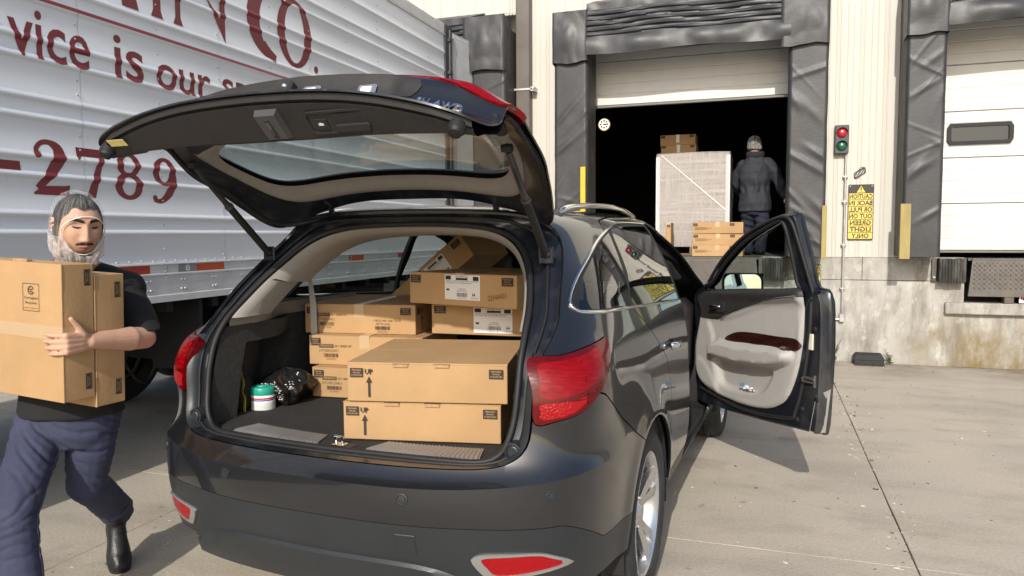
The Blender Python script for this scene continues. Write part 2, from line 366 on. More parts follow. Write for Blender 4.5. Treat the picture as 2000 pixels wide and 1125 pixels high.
# wood chips and leaf bits lying about
def chips():
    cols = [mat('chip_pale', (.56, .51, .42), .9), mat('chip_dark', (.06, .05, .035), .9), mat('chip_leaf', (.17, .13, .06), .9)]
    b = MB(); r = random.Random(8)
    for k in range(620):
        if k < 190: x, y = r.uniform(-3.5, -1.0), r.uniform(1.6, 4.4)
        elif k < 440: x, y = r.uniform(-.7, 3.2), r.uniform(3.0, 9.7)
        else: x, y = .70+r.gauss(0, .07), r.uniform(3.2, 8.5)
        s = r.uniform(.0025, .007)*(1.8 if r.random() < .05 else 1); a = r.uniform(0, 6.28); l = s*r.uniform(.8, 2.2); h = s*r.uniform(.2, .5)
        c_, s_ = math.cos(a), math.sin(a); q = [(-l, -s*.5), (l*.6, -s*.6), (l, s*.3), (-l*.5, s*.6)]
        V = [(x+c_*u-s_*v, y+s_*u+c_*v, 0) for u, v in q]+[(x+(c_*u-s_*v)*.8, y+(s_*u+c_*v)*.8, h+r.uniform(0, h)) for u, v in q]
        V = [(vx, vy, vz) for vx, vy, vz in V]
        b.add(V, [(4,5,6,7),(0,1,5,4),(1,2,6,5),(2,3,7,6),(3,0,4,7)], r.choices([0, 1, 2], [.42, .33, .25])[0])
    o = stuff(b.build('litter', cols)); o['label'] = 'pale wood chips and leaf crumbs scattered over the concrete yard'
chips()

# ------------------------------------------------------------------ warehouse
WY = 9.87
wh = thing('warehouse', 'cream ribbed metal warehouse wall on a stained concrete foundation', 'building', (0, WY, 0))
def wpart(b, name, m, smooth=None, parent=wh):
    o = b.build(name, m, parent, smooth); o.matrix_parent_inverse = Matrix.Translation(-Vector(parent.location)) if parent is wh else Matrix(); return o
def siding_mesh(z0, z1, name):
    prof = [(0, .006), (.003, .006), (.0045, .0), (.016, 0), (.019, -.007), (.027, -.007), (.030, 0), (.095, 0), (.100, -.003), (.106, 0), (.160, 0), (.165, -.003), (.171, 0), (.232, 0), (.235, -.007), (.243, -.007), (.246, 0), (.2575, 0), (.259, .006), (.26, .006)]
    zs = [z0, z1]; n = len(prof)
    V = [(x, y, z) for z in zs for x, y in prof]; F = [(k, k+1, n+k+1, n+k) for k in range(n-1)]
    me = bpy.data.meshes.new(name); me.from_pydata(V, [], F); me.materials.append(M_siding); return me
ZT = 7.6
sm_full = siding_mesh(1.29, ZT, 'siding_panel'); sm_top = siding_mesh(4.0, ZT, 'siding_panel_short')
DOORS = [(-6.5, -3.95), (-2.34, .24), (1.88, 4.46)]
x = -9.36
while x < 6.4:
    c = x+.13; over = any(a-.05 < c < b_+.05 for a, b_ in DOORS)
    o = bpy.data.objects.new('siding_panel', sm_top if over else sm_full); COL.objects.link(o); o.parent = wh; o.location = (x, 0, 0); x += .26
def fbox(lo, hi, name='foundation_block', m=M_conc, ch=.006): return wpart(MB().box(lo, hi, ch), name, m)
PITS = [(-2.02, -.06), (2.19, 4.15)]
def wavy_block(x0, x1, z0, z1, y=WY, name='foundation_block'):
    """concrete block with an uneven face"""
    b = MB(); nx, nzv = max(2, int((x1-x0)/.06)), max(2, int((z1-z0)/.06))
    def f(u, v):
        X = x0+(x1-x0)*u; Z = z0+(z1-z0)*v; e = .004 if (0 < u < 1 and 0 < v < 1) else .010
        return (X, y+e-.010*nz(X, 3.1, Z, 3.)-.004*nz(X, 1, Z, 14.), Z)
    b.grid(f, nx, nzv)
    b.quad((x0,y+.01,z1),(x1,y+.01,z1),(x1,y+.4,z1),(x0,y+.4,z1)); b.quad((x0,y+.01,z0),(x0,y+.01,z1),(x0,y+.4,z1),(x0,y+.4,z0)); b.quad((x1,y+.01,z0),(x1,y+.4,z0),(x1,y+.4,z1),(x1,y+.01,z1)); b.quad((x0,y+.01,z0),(x1,y+.01,z0),(x1,y+.4,z0),(x0,y+.4,z0))
    return wpart(b, name, M_conc, 40)
for a, b_ in ((-9.4, -4.3), (-4.295, -2.02), (-.06, 2.19), (4.15, 6.4)): wavy_block(a, b_, 0, 1.009, WY-.004)
for a, b_ in PITS: wavy_block(a, b_, 0, .62, WY-.002)
for a, b_ in ((-9.4, -6.4), (-6.394, -2.30), (.22, 1.098), (1.104, 1.86), (4.45, 6.4)): wavy_block(a, b_, 1.016, 1.287, WY-.014)
for a, b_ in ((-2.30, -2.02), (-.06, .22), (1.86, 2.19), (4.15, 4.45)): fbox((a+.002, WY-.012, 1.015), (b_-.002, WY+.4, 1.286))
for a, b_ in PITS:
    fbox((a-.20, WY-.075, .63), (b_+.20, WY+.3, .765), 'sill_beam', M_conc, .012)
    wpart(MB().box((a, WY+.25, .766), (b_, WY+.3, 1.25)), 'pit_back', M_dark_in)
# interior room
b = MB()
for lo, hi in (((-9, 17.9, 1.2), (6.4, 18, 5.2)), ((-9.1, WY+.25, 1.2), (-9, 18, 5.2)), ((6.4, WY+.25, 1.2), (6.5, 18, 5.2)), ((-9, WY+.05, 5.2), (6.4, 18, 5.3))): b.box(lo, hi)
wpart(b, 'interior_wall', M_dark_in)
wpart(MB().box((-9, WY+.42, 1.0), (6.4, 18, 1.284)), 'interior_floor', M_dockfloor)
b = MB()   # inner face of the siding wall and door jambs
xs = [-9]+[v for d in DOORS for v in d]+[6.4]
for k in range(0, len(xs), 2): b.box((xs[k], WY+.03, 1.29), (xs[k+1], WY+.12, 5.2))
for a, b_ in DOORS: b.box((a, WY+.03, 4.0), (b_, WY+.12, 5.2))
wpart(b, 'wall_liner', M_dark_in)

# ---- downspout
b = MB(); b.box((-3.27, WY-.13, 0.02), (-3.07, WY-.008, ZT), .012)
ds = thing('downspout', 'dark brown square downspout running up the wall left of the open dock', 'downspout', (-3.17, WY-.06, 0))
o = b.build('pipe', M_brownm, ds); o.location = (3.17, -WY+.06, 0)
b = MB(); b.box((-3.30, WY-.142, 3.535), (-3.00, WY-.131, 3.565), .003); b.box((-3.06, WY-.142, 3.52), (-3.00, WY-.008, 3.58), .003); b.lathe([(0, 0), (.012, 0), (.012, .02), (0, .02)], 8, 'y', 0, (-3.02, WY-.16, 3.55))
o = b.build('bracket', M_galv, ds); o.location = (3.17, -WY+.06, 0)

# ---- dock doors
def dock_door(name, label, x0, x1, zb, secs, win=None):
    t = thing(name, label, 'dock door', ((x0+x1)/2, WY+.14, zb), 0, 'roll-up doors of the loading docks')
    W = (x1-x0)/2
    z = zb
    for k, h in enumerate(secs):
        b = MB(); z0, z1 = z-zb+.003, z-zb+h-.003
        hole = win if (win and win[0] == k) else None
        prof = []
        nr = 4
        for r in range(nr):
            a0 = z0+(z1-z0)*r/nr; a1 = z0+(z1-z0)*(r+1)/nr
            prof += [(0, a0+.006), (0, a1-.010), (.0045, a1-.005), (.0045, a1)] if r < nr-1 else [(0, a0+.006), (0, a1-.004), (.012, a1)]
        prof = [(.012, z0)]+prof
        if not hole: segs = [(-W, W, None)]
        else: segs = [(-W, hole[1], None), (hole[1], hole[2], 'h'), (hole[2], W, None)]
        for s0, s1, hh in segs:
            pr = prof
            if hh:
                for rng_ in ([p for p in prof if p[1] <= hole[3]]+[(0, hole[3])], [(0, hole[4])]+[p for p in prof if p[1] > hole[4]]):
                    n = len(rng_); V = [(s0, -p[0]*-1, p[1]) for p in rng_]+[(s1, p[0], p[1]) for p in rng_]; b.add(V, [(i, n+i, n+i+1, i+1) for i in range(n-1)])
                continue
            n = len(pr); V = [(s0, p[0], p[1]) for p in pr]+[(s1, p[0], p[1]) for p in pr]; b.add(V, [(i, n+i, n+i+1, i+1) for i in range(n-1)])
        b.quad((-W, .045, z0), (W, .045, z0), (W, .045, z1), (-W, .045, z1)); b.quad((-W, .012, z0), (W, .012, z0), (W, .045, z0), (-W, .045, z0)); b.quad((-W, .012, z1), (W, .012, z1), (W, .045, z1), (-W, .045, z1))
        b.build('door_section', M_door, t, 30, fix=False)
        if hole:
            f = MB(); a0, a1, c0, c1 = hole[1:5]
            out = smoothpoly([(a0-.03, c0+.02), (a0-.03, c1-.02), (a0, c1+.03), (a1, c1+.03), (a1+.03, c1-.02), (a1+.03, c0+.02), (a1, c0-.03), (a0, c0-.03)], 1)
            inn = [(a0+.015, c0+.03), (a0+.015, c1-.03), (a0+.03, c1-.012), (a1-.03, c1-.012), (a1-.015, c1-.03), (a1-.015, c0+.03), (a1-.03, c0+.012), (a0+.03, c0+.012)]
            V = [(p[0], -.004, p[1]) for p in out]+[(p[0], -.022, p[1]) for p in out]+[(p[0], -.022, p[1]) for p in inn]+[(p[0], .004, p[1]) for p in inn]
            f.add(V, [(r*8+i, r*8+(i+1) % 8, (r+1)*8+(i+1) % 8, (r+1)*8+i) for r in range(3) for i in range(8)])
            fr = f.build('window_frame', M_black, t)
            p_ = MB(); p_.quad((a0, -.001, c0), (a1, -.001, c0), (a1, -.001, c1), (a0, -.001, c1)); p_.build('window_pane', M_window, t)
        z += h
    b = MB(); b.box((-W, -.004, -.028), (W, .05, 0), .004); b.build('bottom_seal', mat('door_bottom_rail', (.17, .16, .14), .5, var=.1), t)
    return t
dock_door('dock_door', 'white roll-up dock door raised half open above the dark loading bay', -2.38, .28, 3.31, [.575, .535, .2])
dock_door('dock_door', 'closed white ribbed roll-up door with a small slot window, at right', 1.86, 4.48, 1.37, [.55, .535, .535, .535, .535, .3], (2, -1.16, -.545, 1.262, 1.45))
dock_door('dock_door', 'roll-up dock door closed behind the parked trailer, far left', -6.52, -3.93, 1.37, [.55, .535, .535, .535, .535, .3])

# ---- dock seals
def wrinkle(x, z, seed, amp=.02, sg=1):
    r = random.Random(seed); h = 0
    for k in range(14):
        cx, cz = r.uniform(-.2, .25), r.uniform(0, 2.9); a = sg*r.choice([.55, .75, .95, .8, -.4])+r.uniform(-.15, .15); wd = r.uniform(.014, .045); ln = r.uniform(.12, .40)
        dx, dz = x-cx, z-cz; u = dx*math.cos(a)+dz*math.sin(a); v = -dx*math.sin(a)+dz*math.cos(a)+.06*u*u
        h += amp*min(1, wd/.03)*r.uniform(.5, 1.2)*math.exp(-(v/wd)**2-(u/ln)**2)
    return h+.006*nz(x*1.5, z, seed*3.3, 1.6)
def seal_pad(t, x0, x1, z0, z1, yf, seed, sg=1):
    """side pad: foam block in wrinkled vinyl"""
    b = MB(); W = x1-x0; H = z1-z0; nx, nzv = 34, int(H/.018)
    def f(u, v):
        e = min(u, 1-u)*W; rd = .03*(1-min(1, e/.035))**2
        return (x0+W*u+(.006*nz(0, v*9, seed, 1.) if u in (0, 1) else 0), yf+rd-wrinkle((u-.5)*W, v*H, seed, .0135, sg), z0+H*v)
    b.grid(f, nx, nzv)
    for s, X in ((0, x0), (1, x1)):
        b.grid(lambda u, v: (X+(.006*nz(0, v*9, seed, 1.) if u == 0 else 0)+(.012*nz(u*3, v*8, seed+s, 1.)*u*(1-u)*4), yf+.03+(WY-.02-yf-.03)*u, z0+H*v), 6, nzv, 1)
    b.quad((x0, yf+.03, z0), (x1, yf+.03, z0), (x1, WY-.02, z0), (x0, WY-.02, z0), 1)
    o = b.build('side_pad', [M_vinyl, M_vinyl_d], t, 60); return o
def seal_header(t, x0, x1, z0, z1, yf, seed):
    b = MB(); W = x1-x0; H = z1-z0
    def f(u, v):
        X = x0+W*u; Z = z0+H*v; y = yf; ww = .012*math.sin(u*5+seed)+.01*math.sin(u*13+seed*2)
        if v < .36:      # lower flap bows out with soft folds
            q = v/.36; y = yf-.035*math.sin(q*math.pi)*(.6+.4*math.sin(u*17+seed))-.03*nz(X, Z*.5, seed, 4.)*math.sin(q*math.pi)-.02*(1-q)+.0
            Z += .012*math.sin(u*9+seed)*(1-q)
        elif v < .86:    # pleats
            q = (v-.36)/.5*5+ww*6; fr = q-math.floor(q); y = yf+.005-.038*(1-fr)**1.5*(.75+.25*math.sin(u*23+math.floor(q)*2.1+seed))+.006*nz(X, q, seed, 5.)
            Z -= .012*fr*(1-fr)+ww*.6
        else:
            y = yf+.015+.015*nz(X, Z, seed, 6.)
        return (X, y, Z)
    b.grid(f, 110, 76)
    b.quad((x0, yf+.01, z0), (x1, yf+.01, z0), (x1, WY-.02, z0+.12), (x0, WY-.02, z0+.12), 1); b.quad((x0, yf+.02, z1), (x1, yf+.02, z1), (x1, WY-.02, z1+.18), (x0, WY-.02, z1+.18))
    for X in (x0, x1): b.add([(X, yf+.02, z0), (X, WY-.02, z0+.12), (X, WY-.02, z1+.18), (X, yf+.02, z1)], [(0, 1, 2, 3)], 1)
    return b.build('header_curtain', [M_vinyl, M_vinyl_d], t, 60)
def seal_flap(t, x0, x1, z0, z1, yf, seed):
    """corner cover sheet"""
    b = MB(); W = x1-x0; H = z1-z0
    def f(u, v):
        X = x0+W*u; Z = z0+H*v; y = yf-.025-.016*nz(X, Z, seed*1.7, 3.2)-.012*abs(nz(X, Z*.6, seed, 6.))-.02*math.exp(-((u-.45)/.25)**2-((v-.5)/.25)**2)
        if u in (0, 1): y += .02
        Z += (.014*math.sin(u*6+seed)+.02*nz(u*3, seed, 0, 1.))*(1-v)**2
        return (X, y, Z)
    b.grid(f, 26, 34)
    b.grid(lambda u, v: (x0, yf-.005+(WY-yf)*.5*u, z0+H*v-.02*u), 4, 12); b.grid(lambda u, v: (x1, yf-.005+(WY-yf)*.5*u, z0+H*v-.02*u), 4, 12)
    b.grid(lambda u, v: (x0+W*u, yf-.03+(WY-yf)*v, z1+.16*v), 6, 4)
    return b.build('corner_cover', M_vinyl, t, 60)
def dock_seal(label, xl0, xl1, xr0, xr1, seed, zp=3.82, zb=1.31):
    t = thing('dock_seal', label, 'dock seal', ((xl0+xr1)/2, WY, zb), 0, 'black vinyl dock seals round the loading doors')
    yf = 9.36; k = yf/9.45
    pp = [seal_pad(t, xl0*k, xl1*k, zb, zp+.5, yf, seed+1), seal_pad(t, xr0*k, xr1*k, zb, zp+.5, yf, seed+2, -1), seal_header(t, xl1*k-.01, xr0*k+.01, 3.835, 4.47, yf-.03, seed), seal_flap(t, xl0*k-.015, xl1*k+.005, 3.755, 4.39, yf-.03, seed+5), seal_flap(t, xr0*k-.10, xr1*k+.0, 3.745, 4.45, yf-.03, seed+7)]
    for o in pp: o.location = -Vector(t.location)
    return t
dock_seal('wrinkled black vinyl seal round the open dock where the pallet stands', -2.645, -2.205, .215, .645, 3)
dock_seal('black vinyl seal with torn corner covers round the closed white door at right', 1.452, 1.85, 4.5, 4.95, 11)
dock_seal('sagging black vinyl seal behind the end of the silver trailer', -6.95, -6.5, -3.80, -3.32, 23)
# loose torn flaps at the outside corners
for (a, b_, c_, lab) in (((.64, 9.36, 4.36), (.655, 9.42, 3.86), (.60, 9.78, 4.34), 'open'), ((1.43, 9.36, 4.3), (1.40, 9.55, 3.83), (1.47, 9.8, 4.32), 'closed')):
    pass

# ---- yellow and wooden guards on the seal pads
def guard(label, x0, x1, z0, z1, m, y=9.345):
    k = 9.36/9.45; b = MB(); b.box((x0*k, y-.035, z0), (x1*k, y+.012, z1), .004)
    o = b.build('pad_guard', m); tag(o, label, 'guard', 'yellow boards on the dock pads')
guard('worn yellow board fixed low on the left pad of the closed dock', 1.428, 1.535, 1.285, 1.905, M_yellow_w)
guard('narrow worn yellow board on the pad behind the open car door', .605, .66, 1.285, 1.90, M_yellow_w)
b = MB(); b.box((-2.262, 9.300, 1.29), (-2.196, 9.335, 2.44), .004); tag(b.build('pad_guard', M_yellow), 'bright yellow board on the left pad of the open dock, above the car roof', 'guard', 'yellow boards on the dock pads')

# ---- dock bumpers
def dock_bumper(label, x0, x1, z0=1.0, z1=1.284):
    t = thing('dock_bumper', label, 'dock bumper', ((x0+x1)/2, WY-.016, z0), 0, 'black rubber dock bumpers')
    W = (x1-x0)/2; H = z1-z0; r = random.Random(int(x0*100)); n = 9
    for k in range(n):     # laminated rubber pads bolted side by side
        a = -W+2*W*k/n; b = MB(); d = r.uniform(0, .012); b.box((a+.001, -.16+d, r.uniform(0, .012)), (a+2*W/n-.001, -.0, H-r.uniform(0, .01)), .004); b.build('rubber_lamina', M_bumper, t)
    b = MB(); b.box((-W-.055, -.03, .012), (-W-.004, 0, H), .003); b.build('bumper_bracket', M_steel, t)
    b = MB(); b.box((W+.004, -.03, .012), (W+.03, 0, H), .003); b.build('bumper_bracket', M_steel, t); b = MB(); b.lathe([(0, -.012), (.014, -.012), (.014, 0)], 6, 'y', 0, (-W-.03, -.03, .06)); b.build('bolt', M_galv, t)
    return t
dock_bumper('black laminated rubber dock bumper left of the raised diamond plate lip, right dock', 1.895, 2.165)
dock_bumper('black laminated rubber dock bumper seen through the open car door window', -.035, .225)
dock_bumper('black rubber dock bumper at the left corner of the open dock', -2.29, -2.04)

# ---- levelers with diamond plate lips
def diamond_plate(b, x0, x1, y, z0, z1, p=.052):
    r = 0; z = z0+.03
    while z < z1-.02:
        x_ = x0+.03+(p/2 if r % 2 else 0); s = 1 if r % 2 else -1
        while x_ < x1-.02:
            dx, dz = .014*s, .014; nx, nzz = .0045*s, -.0045
            b.add([(x_-dx, y, z-dz), (x_+nx, y-.0035, z+nzz), (x_+dx, y, z+dz), (x_-nx, y-.0035, z-nzz)], [(0, 1, 2), (0, 2, 3)]); x_ += p
        z += p/2; r += 1
def leveler(label, x0, x1):
    t = thing('dock_leveler', label, 'dock leveler', ((x0+x1)/2, WY, 1.28), 0, 'dock levelers with hanging lips'); o_ = Vector(t.location)
    b = MB(); b.box((x0+.015, WY-.02, 1.255), (x1-.015, WY+2.2, 1.282)); b.build('deck_plate', M_steel, t).location = -o_
    b = MB(); y = WY-.06; b.add([(x0+.05, y, 1.262), (x1-.05, y, 1.262), (x1-.01, y-.02, .845), (x0+.015, y-.02, .845), (x0+.05, y+.025, 1.262), (x1-.05, y+.025, 1.262), (x1-.01, y+.02, .845), (x0+.015, y+.02, .845)], [(0,1,2,3),(4,7,6,5),(0,4,5,1),(3,2,6,7),(0,3,7,4),(1,5,6,2)])
    lip = b.build('hinged_lip', M_steel, t); lip.location = -o_
    b = MB(); diamond_plate(b, x0+.04, x1-.03, y-.011, .91, 1.25)
    V = [(v[0], v[1]-(1.262-v[2])/.417*.02+.009, v[2]) for v in b.V]; b.V = V
    stuff(b.build('tread_pattern', M_steel, lip))
    b = MB(); b.tube([(x0+.05, WY-.045, 1.27), (x1-.05, WY-.045, 1.27)], .014, 8); b.build('hinge_rod', M_steel, t, 60).location = -o_
    for s in (.22, .78):
        b = MB(); X = x0+(x1-x0)*s; b.box((X-.05, WY-.07, .766), (X+.05, WY+.05, .875), .008); b.build('lip_keeper', M_steel, t).location = -o_
    return t
leveler('brown diamond plate dock lip hanging under the closed right door', 2.20, 4.14)
leveler('grey diamond plate dock lip hanging below the open bay', -2.01, -.07)
b = MB(); b.box((2.735, WY-.03, .775), (2.95, WY-.02, .862)); o = tag(b.build('maker_plate', [M_white]), 'small white plate with red mark under the right dock lip', 'plate')
b = MB(); b.lathe([(.012, 0), (.028, 0), (.028, .002), (.012, .002)], 14, 'y', 0, (2.775, WY-.0335, .835)); b.box((2.772, WY-.0335, .80), (2.778, WY-.031, .86)); b.build('red_mark', mat('plate_red', (.5, .02, .02), .5), o)

# ---- signal light, conduit, signs
sl = thing('signal_light', 'dark two lamp dock signal with red lens over green lens', 'signal light', (.83, WY-.01, 2.53))
b = MB(); b.box((-.078, -.085, 0), (.078, 0, .34), .008); b.build('housing', M_housing, sl)
for nm, zc, mm in (('red_lens', .245, M_red_lens), ('green_lens', .09, M_green_lens)):
    b = MB(); b.lathe([(.058, -.086), (.057, -.094), (.045, -.108), (.025, -.117), (0, -.119)], 20, 'y', 0, (0, 0, zc)); b.build(nm, mm, sl, 60)
    b = MB(); V = []
    for k in range(13):
        a = math.pi*(.02+.96*k/12); V += [(.062*math.cos(a), -.084, zc+.062*math.sin(a)), (.062*math.cos(a), -.13, zc+.062*math.sin(a)), (.066*math.cos(a), -.13, zc+.066*math.sin(a)), (.066*math.cos(a), -.084, zc+.066*math.sin(a))]
    b.add(V, [(4*k+i, 4*k+(i+1) % 4, 4*k+4+(i+1) % 4, 4*k+4+i) for k in range(12) for i in range(4)]); b.build('visor', M_housing, sl, 40)
cd = thing('conduit', 'thin grey metal conduit running down from the signal light', 'conduit', (.885, WY-.02, .5))
b = MB(); b.tube([(0, -.02, 2.03), (0, -.02, .1), (0, -.02, .08)], .0135, 10); b.build('pipe', M_galv, cd, 60)
b = MB(); b.box((-.03, -.045, 0), (.026, .005, .10), .006); b.tube([(-.02, -.02, .03), (-.16, -.02, .03)], .012, 8); b.build('elbow_box', M_galv, cd)
for zc in (.4, .93, 1.45, 1.75):
    b = MB(); b.box((-.03, -.036, zc), (.03, .005, zc+.022), .003); b.lathe([(.017, zc-.02), (.0175, zc+.04)], 10, 'z', 0, (0, -.02, 0)); b.build('strap', M_galv, cd)
M_signY = mat('sign_yellow', (.72, .55, .10), .45, var=.05, dirt=(.55, .42, .15), dscale=6, damt=.3); M_signK = mat('sign_black', (.025, .024, .022), .5)
def caution_sign(name, label, xc, z0, z1, w_, mirror, y, lines, triangle=True, header=True):
    t = thing(name, label, 'sign', (xc, y, z0)); H = z1-z0; W = w_/2; s = -1 if mirror else 1
    r = .016; P = []
    for cx, cz, a0 in ((W-r, H-r, 0), (-W+r, H-r, 90), (-W+r, r, 180), (W-r, r, 270)):
        for k in range(5): a = rad(a0+k*22.5); P.append((cx+r*math.cos(a), cz+r*math.sin(a)))
    MB().prism(P, -.004, 0).build('plate', M_signK, t)
    zt = H*.845 if header else H-.012
    def panel(z_a, z_b): MB().box((-W+.008, -.0055, z_a), (W-.008, -.0041, z_b)).build('panel', M_signY, t)
    n = len(lines); hh = (zt-.012)/n
    for k, ln in enumerate(lines):
        za = zt-(k+1)*hh; panel(za+.0035, za+hh-.0035)
        wd = min(W-.014, .0205*len(ln)+.014)
        V, F = fit_text(ln, -wd, wd, za+hh*.13, za+hh*.87, bold=.03, res=2)
        link_mesh('lettering', [(s*v.x, -.0072, v.y) for v in V], F, M_signK, t)
    if header:
        zb, zt2 = H*.855, H*.975
        link_mesh('warning_triangle', [(-.048, -.0052, zb), (.048, -.0052, zb), (0, -.0052, zt2)], [(0, 1, 2)], M_signY, t)
        b = MB(); b.box((-.006, -.0068, zb+.028), (.006, -.0055, zb+.062)); b.box((-.006, -.0068, zb+.010), (.006, -.0055, zb+.021)); b.build('exclamation_mark', M_signK, t)
    for cx in (-W+.022, W-.022):
        for cz in (.022, H-.022):
            b = MB(); b.lathe([(0, -.009), (.007, -.008), (.010, -.0042)], 8, 'y', 0, (cx, 0, cz)); b.build('screw', M_galv, t, 60)
    return t
LINES = ['CAUTION', 'BACK IN', 'OR PULL', 'OUT ON', 'GREEN', 'LIGHT', 'ONLY']
caution_sign('caution_sign', 'yellow caution sign in mirror writing on the cream wall beside the conduit', 1.064, 1.495, 2.163, .282, True, WY-.012, LINES)
caution_sign('caution_sign', 'yellow caution sign in ordinary writing low on the wall, seen through the car door glass', .515, .72, 1.20, .25, False, WY-.03, LINES, header=False)
# scribbled tag above the sign
b = MB(); pts = []
r = random.Random(5)
for k in range(90):
    a = k*.42; R_ = .052*(1+.35*math.sin(k*.93)); pts.append((1.045+R_*.9*math.cos(a)*(1 if k % 7 else 1.25), WY-.0085, 2.30+R_*1.25*math.sin(a*1.07)))
b.tube(pts, .0035, 4)
tag(b.build('graffiti_scribble', mat('marker_ink', (.10, .10, .095), .8)), 'small dark scribble drawn on the wall above the mirrored sign', 'graffiti')
# bait box
bb = thing('bait_box', 'low black bait box on the ground at the foot of the wall', 'bait box', (1.185, WY-.13, 0))
b = MB(); b.add([(-.165,-.1,0),(.165,-.1,0),(.165,.1,0),(-.165,.1,0),(-.155,-.095,.075),(.155,-.095,.075),(.155,.1,.09),(-.155,.1,.09)], [(0,1,5,4),(1,2,6,5),(2,3,7,6),(3,0,4,7)]); b.build('base', M_black, bb)
b = MB(); b.add([(-.17,-.105,.072),(.17,-.105,.072),(.17,.105,.09),(-.17,.105,.09),(-.14,-.07,.125),(.14,-.07,.125),(.14,.1,.135),(-.14,.1,.135)], [(0,1,5,4),(1,2,6,5),(2,3,7,6),(3,0,4,7),(4,5,6,7),(0,3,2,1)]); b.build('lid', M_black, bb)
for k in (-.12, -.04, .04, .12): MB().box((k-.006, -.112, .02), (k+.006, -.098, .035)).build('lug', M_black, bb)
# weeds
M_leaf = mat('weed_leaf', (.075, .13, .028), .6, var=.3, vscale=20); M_leaf2 = mat('weed_leaf_pale', (.13, .16, .05), .6, var=.3, vscale=20)
def weed(label, x, n, h, seed, m):
    t = thing('weed', label, 'plant', (x, WY-.06, 0), 0, 'weeds at the foot of the wall'); r = random.Random(seed)
    st = MB(); lf = []
    for k in range(n):
        a = r.uniform(0, 6.28); L = h*r.uniform(.5, 1); ln = r.uniform(.2, .55); pts = [(ln*L*math.cos(a)*q*q, (ln*L*math.sin(a)*q*q)*.6-.03*q, L*q) for q in (0, .35, .7, 1)]
        st.tube(pts, [.003, .0025, .002, .001], 5)
        for q in range(7):
            u = .15+.85*q/6; i = min(2, int(u*3)); p = Vector(pts[i]).lerp(Vector(pts[i+1]), u*3-i); b2 = r.uniform(0, 6.28); s = .018+.05*r.random()*(1.1-u); d = Vector((math.cos(b2), math.sin(b2)*.7, r.uniform(-.2, .7))).normalized(); sd_ = d.cross(Vector((0, 0, 1))).normalized()*s*.24
            lf.append((p, p+d*s*.5+sd_+Vector((0, 0, .004)), p+d*s-Vector((0, 0, s*.2)), p+d*s*.5-sd_+Vector((0, 0, .004))))
    st.build('stem', M_leaf, t)
    b = MB()
    for q in lf: b.add([tuple(v) for v in q], [(0, 1, 2), (0, 2, 3)])
    stuff(b.build('foliage', m, t, fix=False))
weed('leafy green weed at the wall left of the black bait box', .80, 14, .30, 3, M_leaf)
weed('small pale weed growing right of the black bait box', 1.42, 9, .20, 7, M_leaf2)
# lit dock lamp
dl = thing('dock_lamp', 'round lit dock lamp glowing in the dark bay, upper left', 'lamp', (-2.186, 10.4, 3.12))
b = MB(); b.lathe([(0, .12), (.05, .12), (.085, .04), (.09, 0), (.078, -.004)], 24, 'y'); b.build('shade', M_yellow, dl, 40)
b = MB(); b.lathe([(0, -.003), (.077, -.003)], 24, 'y'); b.build('diffuser', mat('lamp_glow', (.9, .88, .8), .5, emit=((1, .95, .82), 1.0)), dl)
for k in range(10):
    a = k*math.pi/4 if k < 8 else 0; R_ = .048 if k < 8 else (.0 if k == 8 else .02)
    b = MB(); b.lathe([(0, -.010), (.0125, -.009), (.013, -.004)], 10, 'y', 0, (R_*math.cos(a), 0, R_*math.sin(a))); b.build('led_cup', M_housing, dl)
b = MB(); b.tube([(0, .1, 0), (-.15, .2, .0), (-.35, .3, .1)], .014, 6); b.build('arm', M_housing, dl)
# ------------------------------------------------------------------ silver box trailer
M_alu = mat('trailer_aluminium', (.74, .76, .79), .42, metal=.12, var=.035, vscale=1.2, vdetail=2)
M_alu2 = mat('trailer_rail', (.60, .60, .60), .5, metal=.15, var=.08, vscale=6)
M_rivet = mat('rivet_metal', (.55, .56, .57), .35, metal=.6)
M_maroon = mat('maroon_lettering', (.20, .022, .028), .42)
M_tape_r = mat('reflector_red', (.42, .035, .02), .3); M_tape_o = mat('reflector_orange', (.55, .075, .02), .3); M_tape_w = mat('reflector_white', (.50, .51, .52), .35)
M_under = mat('chassis_black', (.014, .014, .015), .8, var=.3)
M_tyre = mat('tyre_rubber', (.024, .024, .025), .8, var=.25, vscale=12, bump=.002, bscale=80, dirt=(.07, .065, .055), dscale=5, damt=.5)
TX, TY0, TY1 = -3.85, -4.98, 8.66
RIBS = [1.604+.3215*k+d for k in range(9) for d in (0, .107)][:15]
def rib(z):
    for r_ in RIBS:
        if abs(z-r_) < .026: return .0125*math.cos((z-r_)/.026*math.pi/2)**1.3
    return 0.
tr = thing('box_trailer', 'silver ribbed box trailer with maroon lettering backed to the dock', 'trailer', (-5.15, 1.8, 0))
tinv = -Vector(tr.location)
def tp(b, name, m, smooth=None, parent=None):
    o = b.build(name, m, parent or tr, smooth)
    if parent is None: o.location = tinv
    return o
zs = [1.40]
for r_ in RIBS: zs += [r_-.026+.052*k/8 for k in range(9)]
zs.append(4.075); zs = sorted(zs)
seams = [3.39-1.2*k for k in range(7, 0, -1)]+[3.39, 4.59, 5.76, 6.99, 8.23]
for a, b_ in zip([TY0]+seams, seams+[TY1]):
    b = MB(); n = len(zs); V = [(TX+rib(z), y, z) for y in (a+.0012, b_-.0012) for z in zs]
    V += [(TX-.004, y, z) for y in (a+.0012, b_-.0012) for z in (zs[0], zs[-1])]
    b.add(V, [(i, n+i, n+i+1, i+1) for i in range(n-1)]); tp(b, 'side_panel', M_alu, 50)
b = MB()   # the far side, roof, nose and inner liner as one shell
b.box((TX-2.6, TY0, 1.20), (TX-.006, TY1-.02, 4.19)); tp(b, 'trailer_shell', M_alu)
